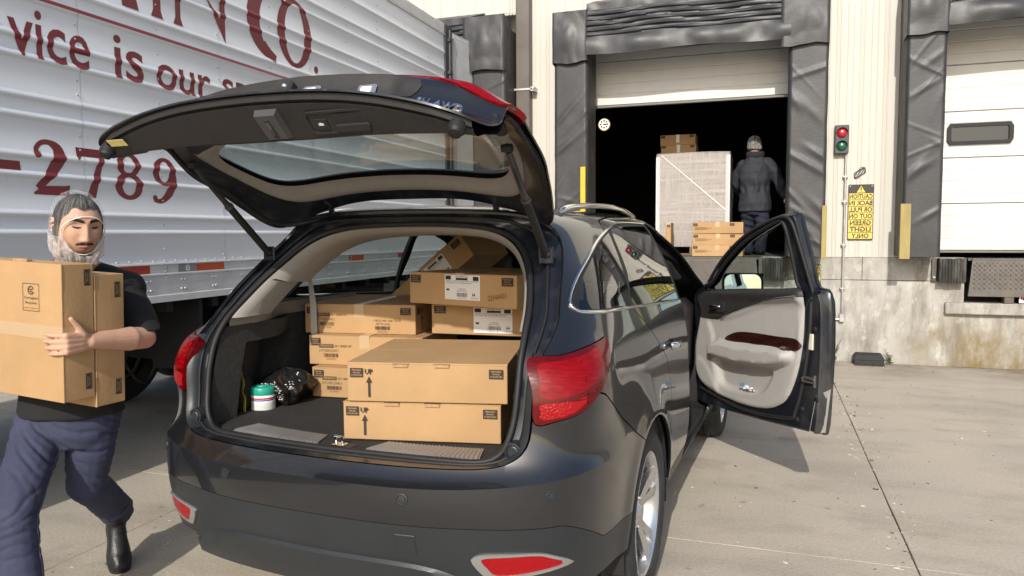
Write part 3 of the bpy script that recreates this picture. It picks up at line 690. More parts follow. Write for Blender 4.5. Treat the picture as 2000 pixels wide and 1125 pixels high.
b = MB(); b.box((TX-.02, TY0, 4.075), (TX+.012, TY1, 4.205), .012); b.box((TX-.02, TY0, 4.068), (TX+.018, TY1, 4.078)); tp(b, 'top_rail', M_alu2)
b = MB(); prof = [(0, 1.40), (.016, 1.404), (.018, 1.396), (.006, 1.390), (.006, 1.336), (.020, 1.332), (.020, 1.322), (.012, 1.318), (.012, 1.19), (.022, 1.186), (.024, 1.142), (.0, 1.139), (-.05, 1.139)]
V = [(TX+p[0], y, p[1]) for y in (TY0, TY1) for p in prof]; n = len(prof); b.add(V, [(i, i+1, n+i+1, n+i) for i in range(n-1)]); tp(b, 'bottom_rail', M_alu2, 25)
def rivets(lst, r, name, m=M_rivet):
    b = MB()
    for (x, y, z) in lst: b.lathe([(r, 0), (r*.8, r*.45), (0, r*.65)], 7, 'x', 0, (x, y, z))
    stuff(tp(b, name, m, 60))
L_ = []
for y in seams+[TY1-.06]:
    z = 1.45
    while z < 4.05:
        if rib(z) == 0 and rib(z+.012) == 0 and rib(z-.012) == 0: L_.append((TX, y-.022, z))
        z += .0805
for y in [s+.6 for s in seams]:
    z = 1.50
    while z < 4.05:
        if rib(z) == 0: L_.append((TX, y, z))
        z += .161
y = TY0+.05
while y < TY1: L_.append((TX+.001, y, 1.418)); y += .098
y = TY0+.05
while y < TY1: L_.append((TX+.012, y, 4.10)); L_.append((TX+.012, y+.03, 4.16)); y += .085
rivets(L_, .0075, 'rivet')
L_ = []; y = TY0+.2
while y < TY1:
    for dy in (0, .032):
        for z in (1.222, 1.285): L_.append((TX+.012, y+dy, z))
    y += .307
for y in [s+.6 for s in seams]+seams: L_ += [(TX+.006, y, 1.375), (TX+.006, y, 1.348), (TX+.012, y, 1.306)]
rivets(L_, .0105, 'rail_bolt')
# reflective tape
def tape(y0, y1, m, name): b = MB(); b.box((TX+.007, y0, 1.338), (TX+.0085, y1, 1.389)); return tp(b, name, m)
for k in range(-7, 5):
    y = 4.277+k*1.02; tape(y, y+.281, M_tape_o if k % 2 == 0 else M_tape_r, 'reflector_strip'); tape(y-.177, y-.002, M_tape_w if k else mat('maker_badge', (.27, .28, .30), .4, metal=.4), 'reflector_strip')
tape(3.50, 3.849, M_tape_r, 'reflector_strip')
b = MB()
for rr in (.021,): b.lathe([(rr, .0), (rr, .0012), (rr*.62, .0012), (rr*.62, 0)], 16, 'x', 0, (TX+.009, 4.187, 1.363))
b.box((TX+.009, 4.17, 1.360), (TX+.0102, 4.204, 1.366)); tp(b, 'badge_mark', M_white)
# ---- lettering, laid over the ribs
CUTS = sorted({round(r_-.026+.052*k/8, 5) for r_ in RIBS for k in range(9)})
def lay(name, shapes, off=.0016):
    allV, allF = [], []
    for ks, (V2, F) in enumerate(shapes):
        bm = bmesh.new(); vs_ = [bm.verts.new((0, v[0], v[1])) for v in V2]
        for f in F:
            try: bm.faces.new([vs_[i] for i in f])
            except ValueError: pass
        bmesh.ops.remove_doubles(bm, verts=bm.verts[:], dist=1e-5)
        lo, hi = min(v[1] for v in V2), max(v[1] for v in V2)
        for c in CUTS:
            if lo < c < hi: bmesh.ops.bisect_plane(bm, geom=bm.verts[:]+bm.edges[:]+bm.faces[:], plane_co=(0, 0, c), plane_no=(0, 0, 1))
        for v in bm.verts: v.co.x = TX+rib(v.co.z)+off+.0006*ks
        bm.normal_update()
        for f in bm.faces:
            if f.normal.x < 0: f.normal_flip()
        bm.verts.index_update(); b_ = len(allV); allV += [tuple(v.co) for v in bm.verts]; allF += [tuple(v.index+b_ for v in f.verts) for f in bm.faces]; bm.free()
    o = link_mesh(name, allV, allF, M_maroon, tr); o.location = tinv; return o
def word(txt, y0, y1, z0, z1, bold=.0, name='lettering'):
    V, F = fit_text(txt, y0, y1, z0, z1, bold=bold, res=4); lay(name, [([(v.x, v.y) for v in V], F)])
def strip(pairs):
    V = [p for pr in pairs for p in pr]; F = [(2*i, 2*i+1, 2*i+3, 2*i+2) for i in range(len(pairs)-1)]; return V, F
def ringg(cy, cz, ro, rz, ri, riz, a0=0, a1=360, n=44, dy=0):
    out = []
    for k in range(n+1):
        a = rad(a0+(a1-a0)*k/n); out.append(((cy+ro*math.cos(a), cz+rz*math.sin(a)), (cy+dy+ri*math.cos(a), cz+riz*math.sin(a))))
    return strip(out)
def stroke(pts, ws, n=10):
    P = smoothpoly(pts, n, False); W = np.interp(np.linspace(0, 1, len(P)), np.linspace(0, 1, len(ws)), ws); T = np.gradient(P, axis=0); T /= np.linalg.norm(T, axis=1)[:, None]+1e-9
    N_ = np.stack([-T[:, 1], T[:, 0]], 1); return strip([(tuple(p+n_*w_/2), tuple(p-n_*w_/2)) for p, n_, w_ in zip(P, N_, W)])
def lays(name, shapes): return lay(name, shapes)
# small line: bottoms at 2.57, x height .15
word('vice', 2.955, 3.46, 2.566, 2.835, .010); word('is', 3.64, 3.87, 2.566, 2.835, .010); word('our', 3.975, 4.485, 2.566, 2.735, .012); word('specialty', 4.61, 5.92, 2.51, 2.835, .010); word('ser', 2.45, 2.915, 2.566, 2.735, .012)
lays('underline', [strip([((-.5, 2.914), (-.5, 2.89)), ((5.9, 2.914), (5.9, 2.89))])])
# big name line, feet at 3.03
poly = lambda *P: (list(P), [tuple(range(len(P)))])
zb, zt = 3.03, 3.59
lays('letter', [ringg(5.532, 3.305, .243, .285, .138, .247)])                                                   # O
lays('letter', [ringg(5.205, 3.305, .295, .285, .19, .245, 52, 270, 40, .05), stroke([(5.10, 3.115), (5.17, 3.07), (5.262, 3.028)], [.09, .075, .07])])   # C
lays('letter', [poly((4.145, zb), (4.235, zb), (4.213, zb+.05), (4.213, zt), (4.165, zt), (4.165, zb+.05)), poly((4.165, zt), (4.262, zt), (4.66, zb-.015), (4.655, zb+.10)), poly((4.60, zb+.16), (4.66, zb-.015), (4.66, zt), (4.615, zt))])   # N
lays('letter', [poly((3.95, zb), (4.055, zb), (4.035, zb+.05), (4.035, zt), (3.97, zt), (3.97, zb+.05))])        # I
lays('letter', [poly((3.72, zb), (3.85, zb), (3.70, zt), (3.63, zt)), poly((3.47, zb), (3.52, zb), (3.68, zt), (3.63, zt)), poly((3.54, zb+.17), (3.56, zb+.21), (3.75, zb+.21), (3.76, zb+.17))])   # A
lays('letter', [poly((3.32, zb), (3.45, zb-.01), (3.29, zb+.30), (3.21, zb+.28)), poly((3.06, zb), (3.16, zb), (3.14, zt), (3.07, zt)), ringg(3.14, zt-.14, .17, .14, .09, .10, -90, 90, 24)])   # R
lays('letter', [ringg(5.842, 3.065, .032, .032, .001, .001, 0, 360, 20)])                                       # full stop
# telephone number, feet at 1.82
zb = 1.82
lays('numeral', [poly((2.72, 1.945), (2.99, 1.945), (2.985, 1.995), (2.72, 1.995))])
lays('numeral', [stroke([(3.085, 2.045), (3.085, 2.075), (3.115, 2.108), (3.165, 2.115), (3.215, 2.085), (3.225, 2.035), (3.195, 1.98), (3.145, 1.915), (3.085, 1.855)], [.012, .03, .028, .03, .06, .085, .07, .05, .035]), ringg(3.088, 2.045, .022, .022, .001, .001, 0, 360, 16), poly((3.06, zb), (3.278, zb), (3.288, zb+.062), (3.26, zb+.056), (3.12, zb+.05), (3.06, zb+.012))])
lays('numeral', [poly((3.335, 2.108), (3.345, 2.03), (3.375, 2.058), (3.49, 2.058), (3.545, 2.108)), poly((3.40, zb-.004), (3.462, zb-.004), (3.545, 2.108), (3.50, 2.075))])
lays('numeral', [ringg(3.715, 2.036, .092, .076, .044, .052), ringg(3.715, 1.902, .108, .086, .052, .058)])
lays('numeral', [ringg(4.01, 2.015, .098, .094, .046, .068), stroke([(4.082, 2.02), (4.085, 1.96), (4.055, 1.88), (3.985, 1.822), (3.915, 1.823)], [.045, .07, .06, .035, .02]), ringg(3.925, 1.838, .019, .019, .001, .001, 0, 360, 14)])
# ---- rear frame, opened door, running gear
M_post = mat('rear_post', (.05, .05, .052), .45, var=.2, vscale=9)
b = MB(); b.box((TX-.10, TY1, 1.12), (TX+.022, TY1+.20, 4.21), .006); tp(b, 'rear_post', M_post)
b = MB(); b.tube([(TX+.03, TY1+.11, 1.3), (TX+.03, TY1+.11, 4.15)], .018, 8)
for z in (1.6, 2.3, 3.0, 3.6, 4.0): b.box((TX+.012, TY1+.07, z), (TX+.055, TY1+.15, z+.05), .006)
tp(b, 'door_hinge', M_post, 40)
d0, d1 = Vector((TX+.005, TY1+.24, 0)), Vector((-3.752, 9.60, 0)); dn = (d1-d0).normalized(); nn = Vector((dn.y, -dn.x, 0))
def dpt(s, z, o=0): p = d0+(d1-d0)*s+nn*o; return (p.x, p.y, z)
b = MB(); b.add([dpt(0,1.25,.02), dpt(1,1.25,.02), dpt(1,4.14,.02), dpt(0,4.14,.02), dpt(0,1.25,-.02), dpt(1,1.25,-.02), dpt(1,4.14,-.02), dpt(0,4.14,-.02)], [(0,1,2,3),(4,7,6,5),(0,4,5,1),(1,5,6,2),(2,6,7,3),(3,7,4,0)]); dr = tp(b, 'rear_door', M_alu2)
b = MB()
for k in range(11): p = dpt(.03+.94*k/10, 4.10, .02); b.lathe([(.010, 0), (.007, .006), (0, .008)], 7, 'x', 0, p)
for k in range(30): p = dpt(.965, 1.3+2.8*k/29, .02); b.lathe([(.010, 0), (.007, .006), (0, .008)], 7, 'x', 0, p)
stuff(b.build('rivet', M_rivet, dr))
b = MB()
for x_ in (-5.75, -4.55): b.box((x_-.05, -1, .80), (x_+.05, 8.2, 1.10))
for y in np.arange(-4.5, 8.4, .45): b.box((TX-2.5, y, 1.06), (TX-.06, y+.06, 1.19))
b.box((TX-2.5, TY1-.15, .55), (TX-.1, TY1-.02, .65)); b.box((-5.6, 4.9, .55), (-4.7, 7.2, .8)); b.box((-5.4, 2.2, .62), (-4.6, 2.9, 1.0)); b.box((TX-.5, 4.35, .60), (TX-.05, 4.38, 1.12))
tp(b, 'chassis', M_under)
b = MB(); b.box((TX-2.55, -4.9, 1.19), (TX-.05, TY1-.05, 1.205)); tp(b, 'floor', M_under)
r = random.Random(3)
for k in range(6):   # slack air hoses under the floor
    y0 = 3.6+.22*k; b = MB(); pts = [(-5.1+.1*math.sin(k), y0+.75*q, 1.0-(.35+.07*k)*math.sin(q*math.pi)+.02*math.sin(q*9+k)) for q in np.linspace(0, 1, 14)]; b.tube(pts, .016, 6); tp(b, 'air_hose', mat('hose_rubber', (.045, .045, .045), .6), 60)
def truck_wheel():
    b = MB(); b.lathe([(.30, -.13), (.40, -.145), (.485, -.135), (.51, -.10), (.51, -.045), (.50, -.04), (.50, -.03), (.51, -.025), (.51, .025), (.50, .03), (.50, .04), (.51, .045), (.51, .10), (.485, .135), (.40, .145), (.30, .13)], 40, 'x'); return b
for y in (5.45, 6.70):
    for x_ in (-4.05, -4.38, -5.92, -6.25):
        w_ = truck_wheel().build('tyre', M_tyre, tr, 40); w_.location = Vector((x_, y, .51))+tinv
        b = MB(); b.lathe([(.30, -.12), (.28, -.10), (.27, .02), (.12, .03), (.11, .10), (0, .10)], 28, 'x'); b.build('rim', M_under, w_, 40)
    b = MB(); b.tube([(-6.2, y, .51), (-4.1, y, .51)], .07, 10); tp(b, 'axle', M_under)
# ------------------------------------------------------------------ the car: one smooth master surface, cut into panels
def paintmat(name, col, metal=.35, rough=.32):
    m = mat(name, col, rough, metal, coat=1.0, var=.06, vscale=1.5); m.node_tree.nodes['Principled BSDF'].inputs['Coat IOR'].default_value = 1.62; m.node_tree.nodes['Principled BSDF'].inputs['Coat Roughness'].default_value = .012
    return m
M_paint = paintmat('dark_grey_paint', (.0175, .0183, .0215), .5)
M_clad = mat('grey_plastic_cladding', (.020, .0235, .027), .38, var=.08, vscale=6, bump=.0006, bscale=400)
M_flange = mat('flange_paint', (.012, .014, .020), .33, metal=.2, var=.15, vscale=8, coat=.4, dirt=(.12, .115, .105), dscale=7, damt=.5, stretch=(1, 1, .35))
M_rub = mat('door_rubber', (.012, .012, .012), .6, var=.1)
M_chrome = mat('chrome', (.78, .78, .78), .09, metal=1.)
M_satin = mat('satin_silver', (.62, .62, .63), .28, metal=.9, var=.05)
M_glass = glassmat('tinted_glass', (.74, .84, .81), .0, .64)
M_glass_c = glassmat('clear_glass', (.78, .88, .86), .0, .80)
M_trimg = mat('grey_trim', (.27, .255, .235), .75, var=.05, vscale=20, bump=.0006, bscale=300)
M_trimd = mat('dark_trim', (.024, .022, .021), .55, var=.12, vscale=20, bump=.0006, bscale=260)
M_carpet = mat('cargo_carpet', (.017, .0155, .015), .97, var=.3, vscale=60, bump=.003, bscale=260, dirt=(.035, .032, .03), dscale=9, damt=.4)
M_lamp = mat('lamp_red', (.21, .0012, .003), .22, coat=.0, spec=.3, var=.22, vscale=30, stretch=(1, 1, 4))
M_lamp_d = mat('lamp_deep_red', (.095, .001, .002), .14, coat=.12, spec=.35, var=.2, vscale=34, stretch=(1, 1, 5))
M_lamp_b = mat('lamp_bright_red', (.30, .002, .005), .22, coat=.0, spec=.35, bump=.004, bscale=120)
M_alloy = mat('alloy_wheel', (.62, .62, .63), .26, metal=.85, var=.05)
M_seat = mat('seat_leather', (.05, .048, .046), .5, var=.1)

CZ = 13
def _rows(lst): return np.array([[(*p, z if np.isscalar(z) else z[i]) for i, p in enumerate(pts)] for z, pts in lst], float)
LOW = _rows([
 (.28, [(0,-.96),(.35,-.945),(.62,-.895),(.84,-.77),(.915,-.60),(.935,-.40),(.935,0),(.92,.6),(.915,1.3),(.915,2.0),(.925,2.82),(.90,3.35),(.70,3.68),(0,3.80)]),
 (.42, [(0,-1.02),(.35,-1.0),(.62,-.95),(.855,-.815),(.935,-.63),(.96,-.42),(.965,0),(.955,.6),(.95,1.3),(.95,2.0),(.96,2.82),(.93,3.4),(.75,3.74),(0,3.88)]),
 (.55, [(0,-1.06),(.35,-1.043),(.62,-.985),(.86,-.85),(.945,-.65),(.968,-.42),(.975,0),(.97,.6),(.968,1.3),(.968,2.0),(.972,2.82),(.94,3.4),(.76,3.76),(0,3.90)]),
 (.66, [(0,-1.08),(.35,-1.063),(.62,-1.0),(.865,-.86),(.95,-.655),(.97,-.42),(.978,0),(.973,.6),(.970,1.3),(.970,2.0),(.975,2.82),(.94,3.4),(.76,3.76),(0,3.90)]),
 ([.757,.757,.765,.785,.795,.79,.78,.77,.77,.77,.77,.77,.77,.77], [(0,-1.078),(.35,-1.061),(.62,-.998),(.862,-.858),(.95,-.652),(.970,-.41),(.978,0),(.970,.6),(.967,1.3),(.965,2),(.972,2.82),(.93,3.4),(.74,3.74),(0,3.87)])])
UPP = np.concatenate([LOW[-1:], _rows([
 ([.80,.80,.81,.83,.84,.84,.83,.83,.83,.83,.83,.83,.83,.83], [(0,-1.03),(.35,-1.012),(.62,-.95),(.845,-.83),(.94,-.645),(.965,-.40),(.976,0),(.968,.6),(.966,1.3),(.964,2),(.97,2.82),(.92,3.38),(.72,3.7),(0,3.84)]),
 (.90, [(0,-.99),(.35,-.97),(.62,-.91),(.845,-.81),(.935,-.655),(.958,-.40),(.972,0),(.964,.6),(.962,1.3),(.96,2),(.962,2.82),(.9,3.34),(.70,3.64),(0,3.78)]),
 (1.02, [(0,-.97),(.35,-.948),(.62,-.892),(.85,-.81),(.935,-.68),(.95,-.42),(.962,0),(.956,.6),(.955,1.3),(.953,2),(.945,2.8),(.86,3.2),(.66,3.5),(0,3.65)]),
 (1.13, [(0,-.935),(.35,-.913),(.62,-.86),(.835,-.775),(.92,-.64),(.933,-.42),(.942,0),(.938,.6),(.938,1.3),(.935,2),(.90,2.6),(.78,2.95),(.58,3.15),(0,3.25)]),
 (1.21, [(0,-.885),(.35,-.862),(.62,-.80),(.80,-.69),(.885,-.53),(.908,-.36),(.918,0),(.916,.6),(.917,1.3),(.912,1.95),(.85,2.42),(.70,2.62),(.48,2.74),(0,2.80)]),
 (1.29, [(0,-.82),(.35,-.80),(.61,-.74),(.765,-.635),(.85,-.47),(.880,-.30),(.892,0),(.892,.6),(.893,1.3),(.888,1.85),(.80,2.25),(.66,2.44),(.45,2.56),(0,2.62)]),
 (1.45, [(0,-.675),(.33,-.655),(.58,-.60),(.70,-.50),(.775,-.34),(.805,-.18),(.822,.05),(.828,.6),(.828,1.25),(.82,1.6),(.74,1.95),(.6,2.1),(.42,2.2),(0,2.25)]),
 (1.57, [(0,-.565),(.31,-.545),(.53,-.49),(.635,-.395),(.70,-.25),(.735,-.09),(.756,.15),(.765,.6),(.765,1.15),(.755,1.35),(.69,1.6),(.56,1.74),(.4,1.82),(0,1.86)]),
 (1.64, [(0,-.50),(.29,-.48),(.48,-.425),(.58,-.335),(.64,-.19),(.675,-.03),(.70,.2),(.71,.6),(.71,1.05),(.70,1.2),(.64,1.4),(.52,1.52),(.38,1.58),(0,1.62)]),
 (1.685, [(0,-.42),(.25,-.405),(.40,-.355),(.48,-.27),(.53,-.13),(.56,.03),(.58,.25),(.59,.6),(.59,.95),(.58,1.08),(.53,1.22),(.43,1.3),(.32,1.36),(0,1.4)]),
 (1.708, [(0,-.30),(.12,-.28),(.22,-.22),(.26,-.14),(.28,-.03),(.29,.1),(.30,.3),(.30,.6),(.30,.85),(.29,.95),(.26,1.02),(.2,1.08),(.15,1.1),(0,1.12)]),
 (1.715, [(0,-.2),(0,-.16),(0,-.1),(0,-.05),(0,.02),(0,.12),(0,.3),(0,.6),(0,.8),(0,.86),(0,.9),(0,.94),(0,.96),(0,.98)])])])
def spline_matrix(k, s, sym0=False):
    """C2 cubic spline evaluation matrix: knots k, samples s (natural ends; sym0: zero slope at the start)"""
    n = len(k); h = np.diff(k); A = np.zeros((n, n)); B = np.zeros((n, n))
    A[0, 0] = 1; A[-1, -1] = 1
    if sym0: A[0, 0], A[0, 1] = 2*h[0], h[0]; B[0, 0], B[0, 1] = -6/h[0], 6/h[0]
    for i in range(1, n-1):
        A[i, i-1], A[i, i], A[i, i+1] = h[i-1], 2*(h[i-1]+h[i]), h[i]
        B[i, i-1], B[i, i], B[i, i+1] = 6/h[i-1], -6/h[i-1]-6/h[i], 6/h[i]
    M2 = np.linalg.solve(A, B); E_ = np.zeros((len(s), n))
    for r_, x in enumerate(s):
        i = min(max(np.searchsorted(k, x, 'right')-1, 0), n-2); a = (k[i+1]-x)/h[i]; b = (x-k[i])/h[i]
        e = np.zeros(n); e[i] += a; e[i+1] += b; E_[r_] = e+((a**3-a)*M2[i]+(b**3-b)*M2[i+1])*h[i]**2/6
    return E_
kn = np.concatenate([[0], np.cumsum(np.linalg.norm(np.diff(LOW[2, :, :2], axis=0), axis=1))])
us = np.concatenate([np.linspace(0, kn[9], 300), np.linspace(kn[9], kn[13], 46)[1:]])
EU = spline_matrix(kn, us)
def patch(G, nv, off=0.):
    kv = np.concatenate([[0], np.cumsum(np.linalg.norm(np.diff(G[:, 4], axis=0), axis=1))]); EV = spline_matrix(kv, np.linspace(0, kv[-1], nv))
    return np.einsum('ua,vb,bac->vuc', EU, EV, G)
S1 = patch(LOW, 36); S2 = patch(UPP, 96)
S = np.concatenate([S1, S2[1:]]); S[:, 0, 0] = 0; S[-1, :, 0] = 0
# flared arches
for cy in (0, 2.82):
    d = np.hypot(S[..., 1]-cy, S[..., 2]-.376); S[..., 0] += np.where(S[..., 0] > .7, .014*np.exp(-((d-.44)/.055)**2), 0)
nV, nU = S.shape[:2]; MV = S.reshape(-1, 3)
idx = np.arange(nV*nU).reshape(nV, nU); MF = np.stack([idx[:-1, :-1], idx[:-1, 1:], idx[1:, 1:], idx[1:, :-1]], -1).reshape(-1, 4)
cent = MV[MF].mean(1)
bvh_body = BVHTree.FromPolygons([tuple(v) for v in MV], [tuple(f) for f in MF])
def ysurf(x, z):
    h = bvh_body.ray_cast(Vector((max(abs(x), .0005), -4, z)), Vector((0, 1, 0))); return h[0].y if h[0] else -.3
def sd_union(*a): return np.minimum.reduce(a)
def sd_inter(*a): return np.maximum.reduce(a)
X, Y, Z = MV.T
# ---- region functions on master vertices (negative inside)
f_arch = sd_union(np.hypot(Y, Z-.376)-.428, np.hypot(Y-2.82, Z-.376)-.428); f_arch = np.where(X > .55, f_arch, 1.)
zbot = np.interp(Y, [-1.1, -.95, -.7, -.42, -.36, .44, 2.3, 3.2, 4], [.435, .42, .39, .40, .31, .30, .30, .34, .34]); f_bot = zbot-Z
GATE = np.array([(0,.812),(.45,.812),(.62,.818),(.70,.84),(.738,.885),(.748,.96),(.752,1.05),(.755,1.16),(.765,1.22),(.768,1.28),(.748,1.36),(.722,1.45),(.685,1.54),(.635,1.605),(.56,1.648),(.45,1.668),(.25,1.676),(0,1.68)])
GS = smoothpoly(GATE, 4, False); GPOLY = np.vstack([GS, GS[::-1]*[-1, 1]])
def gatef(V): return np.where(V[:, 1] < .1, sdpoly(V[:, [0, 2]], GPOLY), 1.)
f_gate = gatef(MV)
DLO = smoothpoly([(-.47,1.292),(-.555,1.312),(-.52,1.362),(-.36,1.45),(-.10,1.545),(.18,1.608),(.46,1.636),(.9,1.638),(1.2,1.622),(1.5,1.545),(1.8,1.40),(2.08,1.24),(2.12,1.195),(1.9,1.185),(1.1,1.215),(.3,1.255),(-.1,1.278)], 5)
f_dlo = np.where(X > .5, sdpoly(MV[:, [1, 2]], DLO), 1.)
FDOOR = np.array([(1.045,1.20),(1.045,.85),(1.05,.5),(1.07,.315),(2.15,.315),(2.24,.5),(2.27,.9),(2.25,1.16),(2.1,1.26),(1.8,1.44),(1.5,1.585),(1.25,1.65),(1.0,1.668),(1.02,1.4)])
f_fd = np.where(X > .5, sdpoly(MV[:, [1, 2]], FDOOR), 1.)
RDOOR = smoothpoly([(-.05,1.29),(.08,1.20),(.24,1.09),(.39,.99),(.47,.86),(.47,.72),(.455,.56),(.475,.40),(.60,.315),(1.03,.315),(1.035,.7),(1.035,1.2),(1.0,1.45),(.975,1.665),(.6,1.668),(.3,1.655),(.1,1.62),(.05,1.45)], 4)
f_rd = np.where(X > .5, sdpoly(MV[:, [1, 2]], RDOOR), 1.)
LAMP = smoothpoly([(-.10,.957),(-.104,1.06),(-.10,1.163),(.05,1.170),(.2,1.184),(.33,1.198),(.405,1.205),(.40,1.16),(.34,1.10),(.25,1.045),(.12,.99),(0,.965)], 4)
f_lamp = np.where((Y < .1) & (X > .5), sdpoly(np.stack([X+Y, Z], 1), LAMP), 1.)
zsp = .632-.10*np.clip((X+Y+.02)/.3, 0, 1)**1.4-.0*X; f_clad = np.where(Y < .3, Z-zsp, Z-.40)
zl = np.interp(Y, [-1.2, -.75, -.641, -.462, -.2, 0, 4], [1.07, 1.065, 1.027, .906, .752, .60, .60]); f_bump = np.where(Y < .2, Z-zl, 1.)
f_bump = f_bump*.75
g_ = .0026
ALLF = dict(arch=f_arch, bot=f_bot, gate=f_gate, dlo=f_dlo, fd=f_fd, rd=f_rd, lamp=f_lamp, clad=f_clad, bump=f_bump)
def cut(*conds, V=MV, F=MF, fields=None):
    """conds: (name, sign, offset): keep sign*(f)+offset<0"""
    fs = [sg*ALLF[n]+of for n, sg, of in conds]; f0 = np.maximum.reduce(fs); keep = (f0[F] < .05).any(1) | (f0[F].max(1) < 0)
    FF = [tuple(q) for q in F[keep]]; VV = V
    for i in range(len(fs)):
        VV, FF, fs = clip(VV, FF, fs[i], fs)
    return VV, FF
def mirror(V, F): W = np.array(V)*[-1, 1, 1]; return W, [tuple(f[::-1]) for f in F]
def both(V, F):
    W, G = mirror(V, F); n = len(V); return np.vstack([V, W]), list(F)+[tuple(i+n for i in f) for f in G]
CARROT = -rad(3.3); CARO = Vector((-1.42, 3.2, 0))
car = thing('suv', 'dark grey SUV with raised tailgate and open front door, loaded with cardboard boxes', 'car', CARO, CARROT)
def shell(name, VF, m, parent=car, t=.0, weld=True, sm=40):
    V, F = VF
    o = link_mesh(name, V, F, m, parent); bm = bmesh.new(); bm.from_mesh(o.data); bmesh.ops.remove_doubles(bm, verts=bm.verts[:], dist=.0004); bm.to_mesh(o.data); bm.free()
    if t:
        mo = o.modifiers.new('solid', 'SOLIDIFY'); mo.thickness = t; mo.offset = -1
    o.data.shade_smooth(); o.data.set_sharp_from_angle(angle=rad(sm))
    if t:
        bm = bmesh.new(); bm.from_mesh(o.data)
        for e in bm.edges:
            if e.is_boundary: e.smooth = False
        bm.to_mesh(o.data); bm.free()
    return o
OUT = [('arch', -1, 0), ('bot', 1, 0)]
body = shell('body_shell', (lambda a, b: (np.vstack([a[0], b[0]]), a[1]+[tuple(i+len(a[0]) for i in f) for f in b[1]]))(
    cut(*OUT, ('gate', -1, g_), ('dlo', -1, 0), ('fd', -1, 0), ('rd', -1, g_), ('lamp', -1, g_), ('clad', -1, g_*.5), ('bump', -1, g_)),
    mirror(*cut(*OUT, ('gate', -1, g_), ('dlo', -1, 0), ('lamp', -1, g_), ('clad', -1, g_*.5), ('bump', -1, g_)))), M_paint, t=.012)
shell('rear_bumper', both(*cut(*OUT, ('gate', -1, g_), ('lamp', -1, g_), ('clad', -1, g_*.5), ('bump', 1, g_))), M_paint, t=.012, sm=13)
shell('lower_cladding', both(*cut(*OUT, ('fd', -1, g_), ('clad', 1, g_*.5))), M_clad, t=.016)
rdoor = shell('rear_door', cut(*OUT, ('rd', 1, g_), ('dlo', -1, 0), ('clad', -1, g_)), M_paint, t=.012)
# ---- side glass, chrome surround, pillars
def poly_f(P, V=MV): return np.where(V[:, 0] > .5, sdpoly(V[:, [1, 2]], P), 1.)
QG = smoothpoly([(-.50,1.305),(-.535,1.318),(-.50,1.358),(-.35,1.438),(-.10,1.532),(.12,1.585),(.145,1.58),(.06,1.44),(-.055,1.288),(-.2,1.294)], 4)
RG = smoothpoly([(.0,1.283),(.10,1.42),(.205,1.598),(.35,1.615),(.6,1.622),(.93,1.624),(.965,1.612),(.985,1.4),(1.005,1.24),(.98,1.228),(.5,1.256)], 4)
FG = smoothpoly([(1.06,1.235),(1.05,1.45),(1.04,1.60),(1.2,1.60),(1.5,1.525),(1.8,1.385),(2.03,1.24),(1.98,1.20),(1.5,1.205)], 4)
ALLF['qg'] = poly_f(QG); ALLF['rg'] = poly_f(RG); ALLF['fg'] = poly_f(FG)
ALLF['chr'] = np.where(X > .5, np.abs(f_dlo-.0)-.0075, 1.)
ALLF['chl'] = np.where((Z > np.interp(Y, [-.6, 2.2], [1.33, 1.235])+.0) & (Y > -.0), 1., -1.)
def inward(VF, d): V, F = VF; N = vnormals(V, F); return V-N*d, F
for nm, key, sides, m in (('quarter_glass', 'qg', (1, -1), M_glass), ('door_glass', 'rg', (1, -1), M_glass), ('door_glass', 'fg', (-1,), M_glass_c)):
    for s in sides:
        vf = inward(cut((key, 1, 0)), .004); vf = mirror(*vf) if s < 0 else vf; shell(nm, vf, m, car)
pil = cut(('dlo', 1, .002), ('qg', -1, 0), ('rg', -1, 0), ('fd', -1, 0)); shell('window_pillar', inward(pil, .003), M_rub, car, t=.02)
pil = cut(('dlo', 1, .002), ('qg', -1, 0), ('rg', -1, 0), ('fg', -1, 0)); shell('window_pillar', inward(mirror(*pil), .003), M_rub, car, t=.02)
def on_side(y_, z_, out=0.):
    h = bvh_body.ray_cast(Vector((3, y_, z_)), Vector((-1, 0, 0))); return h[0]+h[1]*out*(1 if h[1].x > 0 else -1)
for s in (1, -1):
    pts_ = [on_side(p[0], p[1], .002) for p in DLO]; n0 = len(pts_)
    if s > 0:   # the front stretch leaves with the open door
        ok = [p[0] < 1.03 for p in DLO]; k0 = next(i for i in range(n0) if ok[i] and not ok[i-1]); seq = [pts_[(k0+i) % n0] for i in range(n0) if ok[(k0+i) % n0]]
    else: seq = [Vector((-p.x, p.y, p.z)) for p in pts_]+[Vector((-pts_[0].x, pts_[0].y, pts_[0].z))]
    b = MB(); b.tube(seq, .0068, 8); b.build('chrome_trim', M_chrome, car, 60)
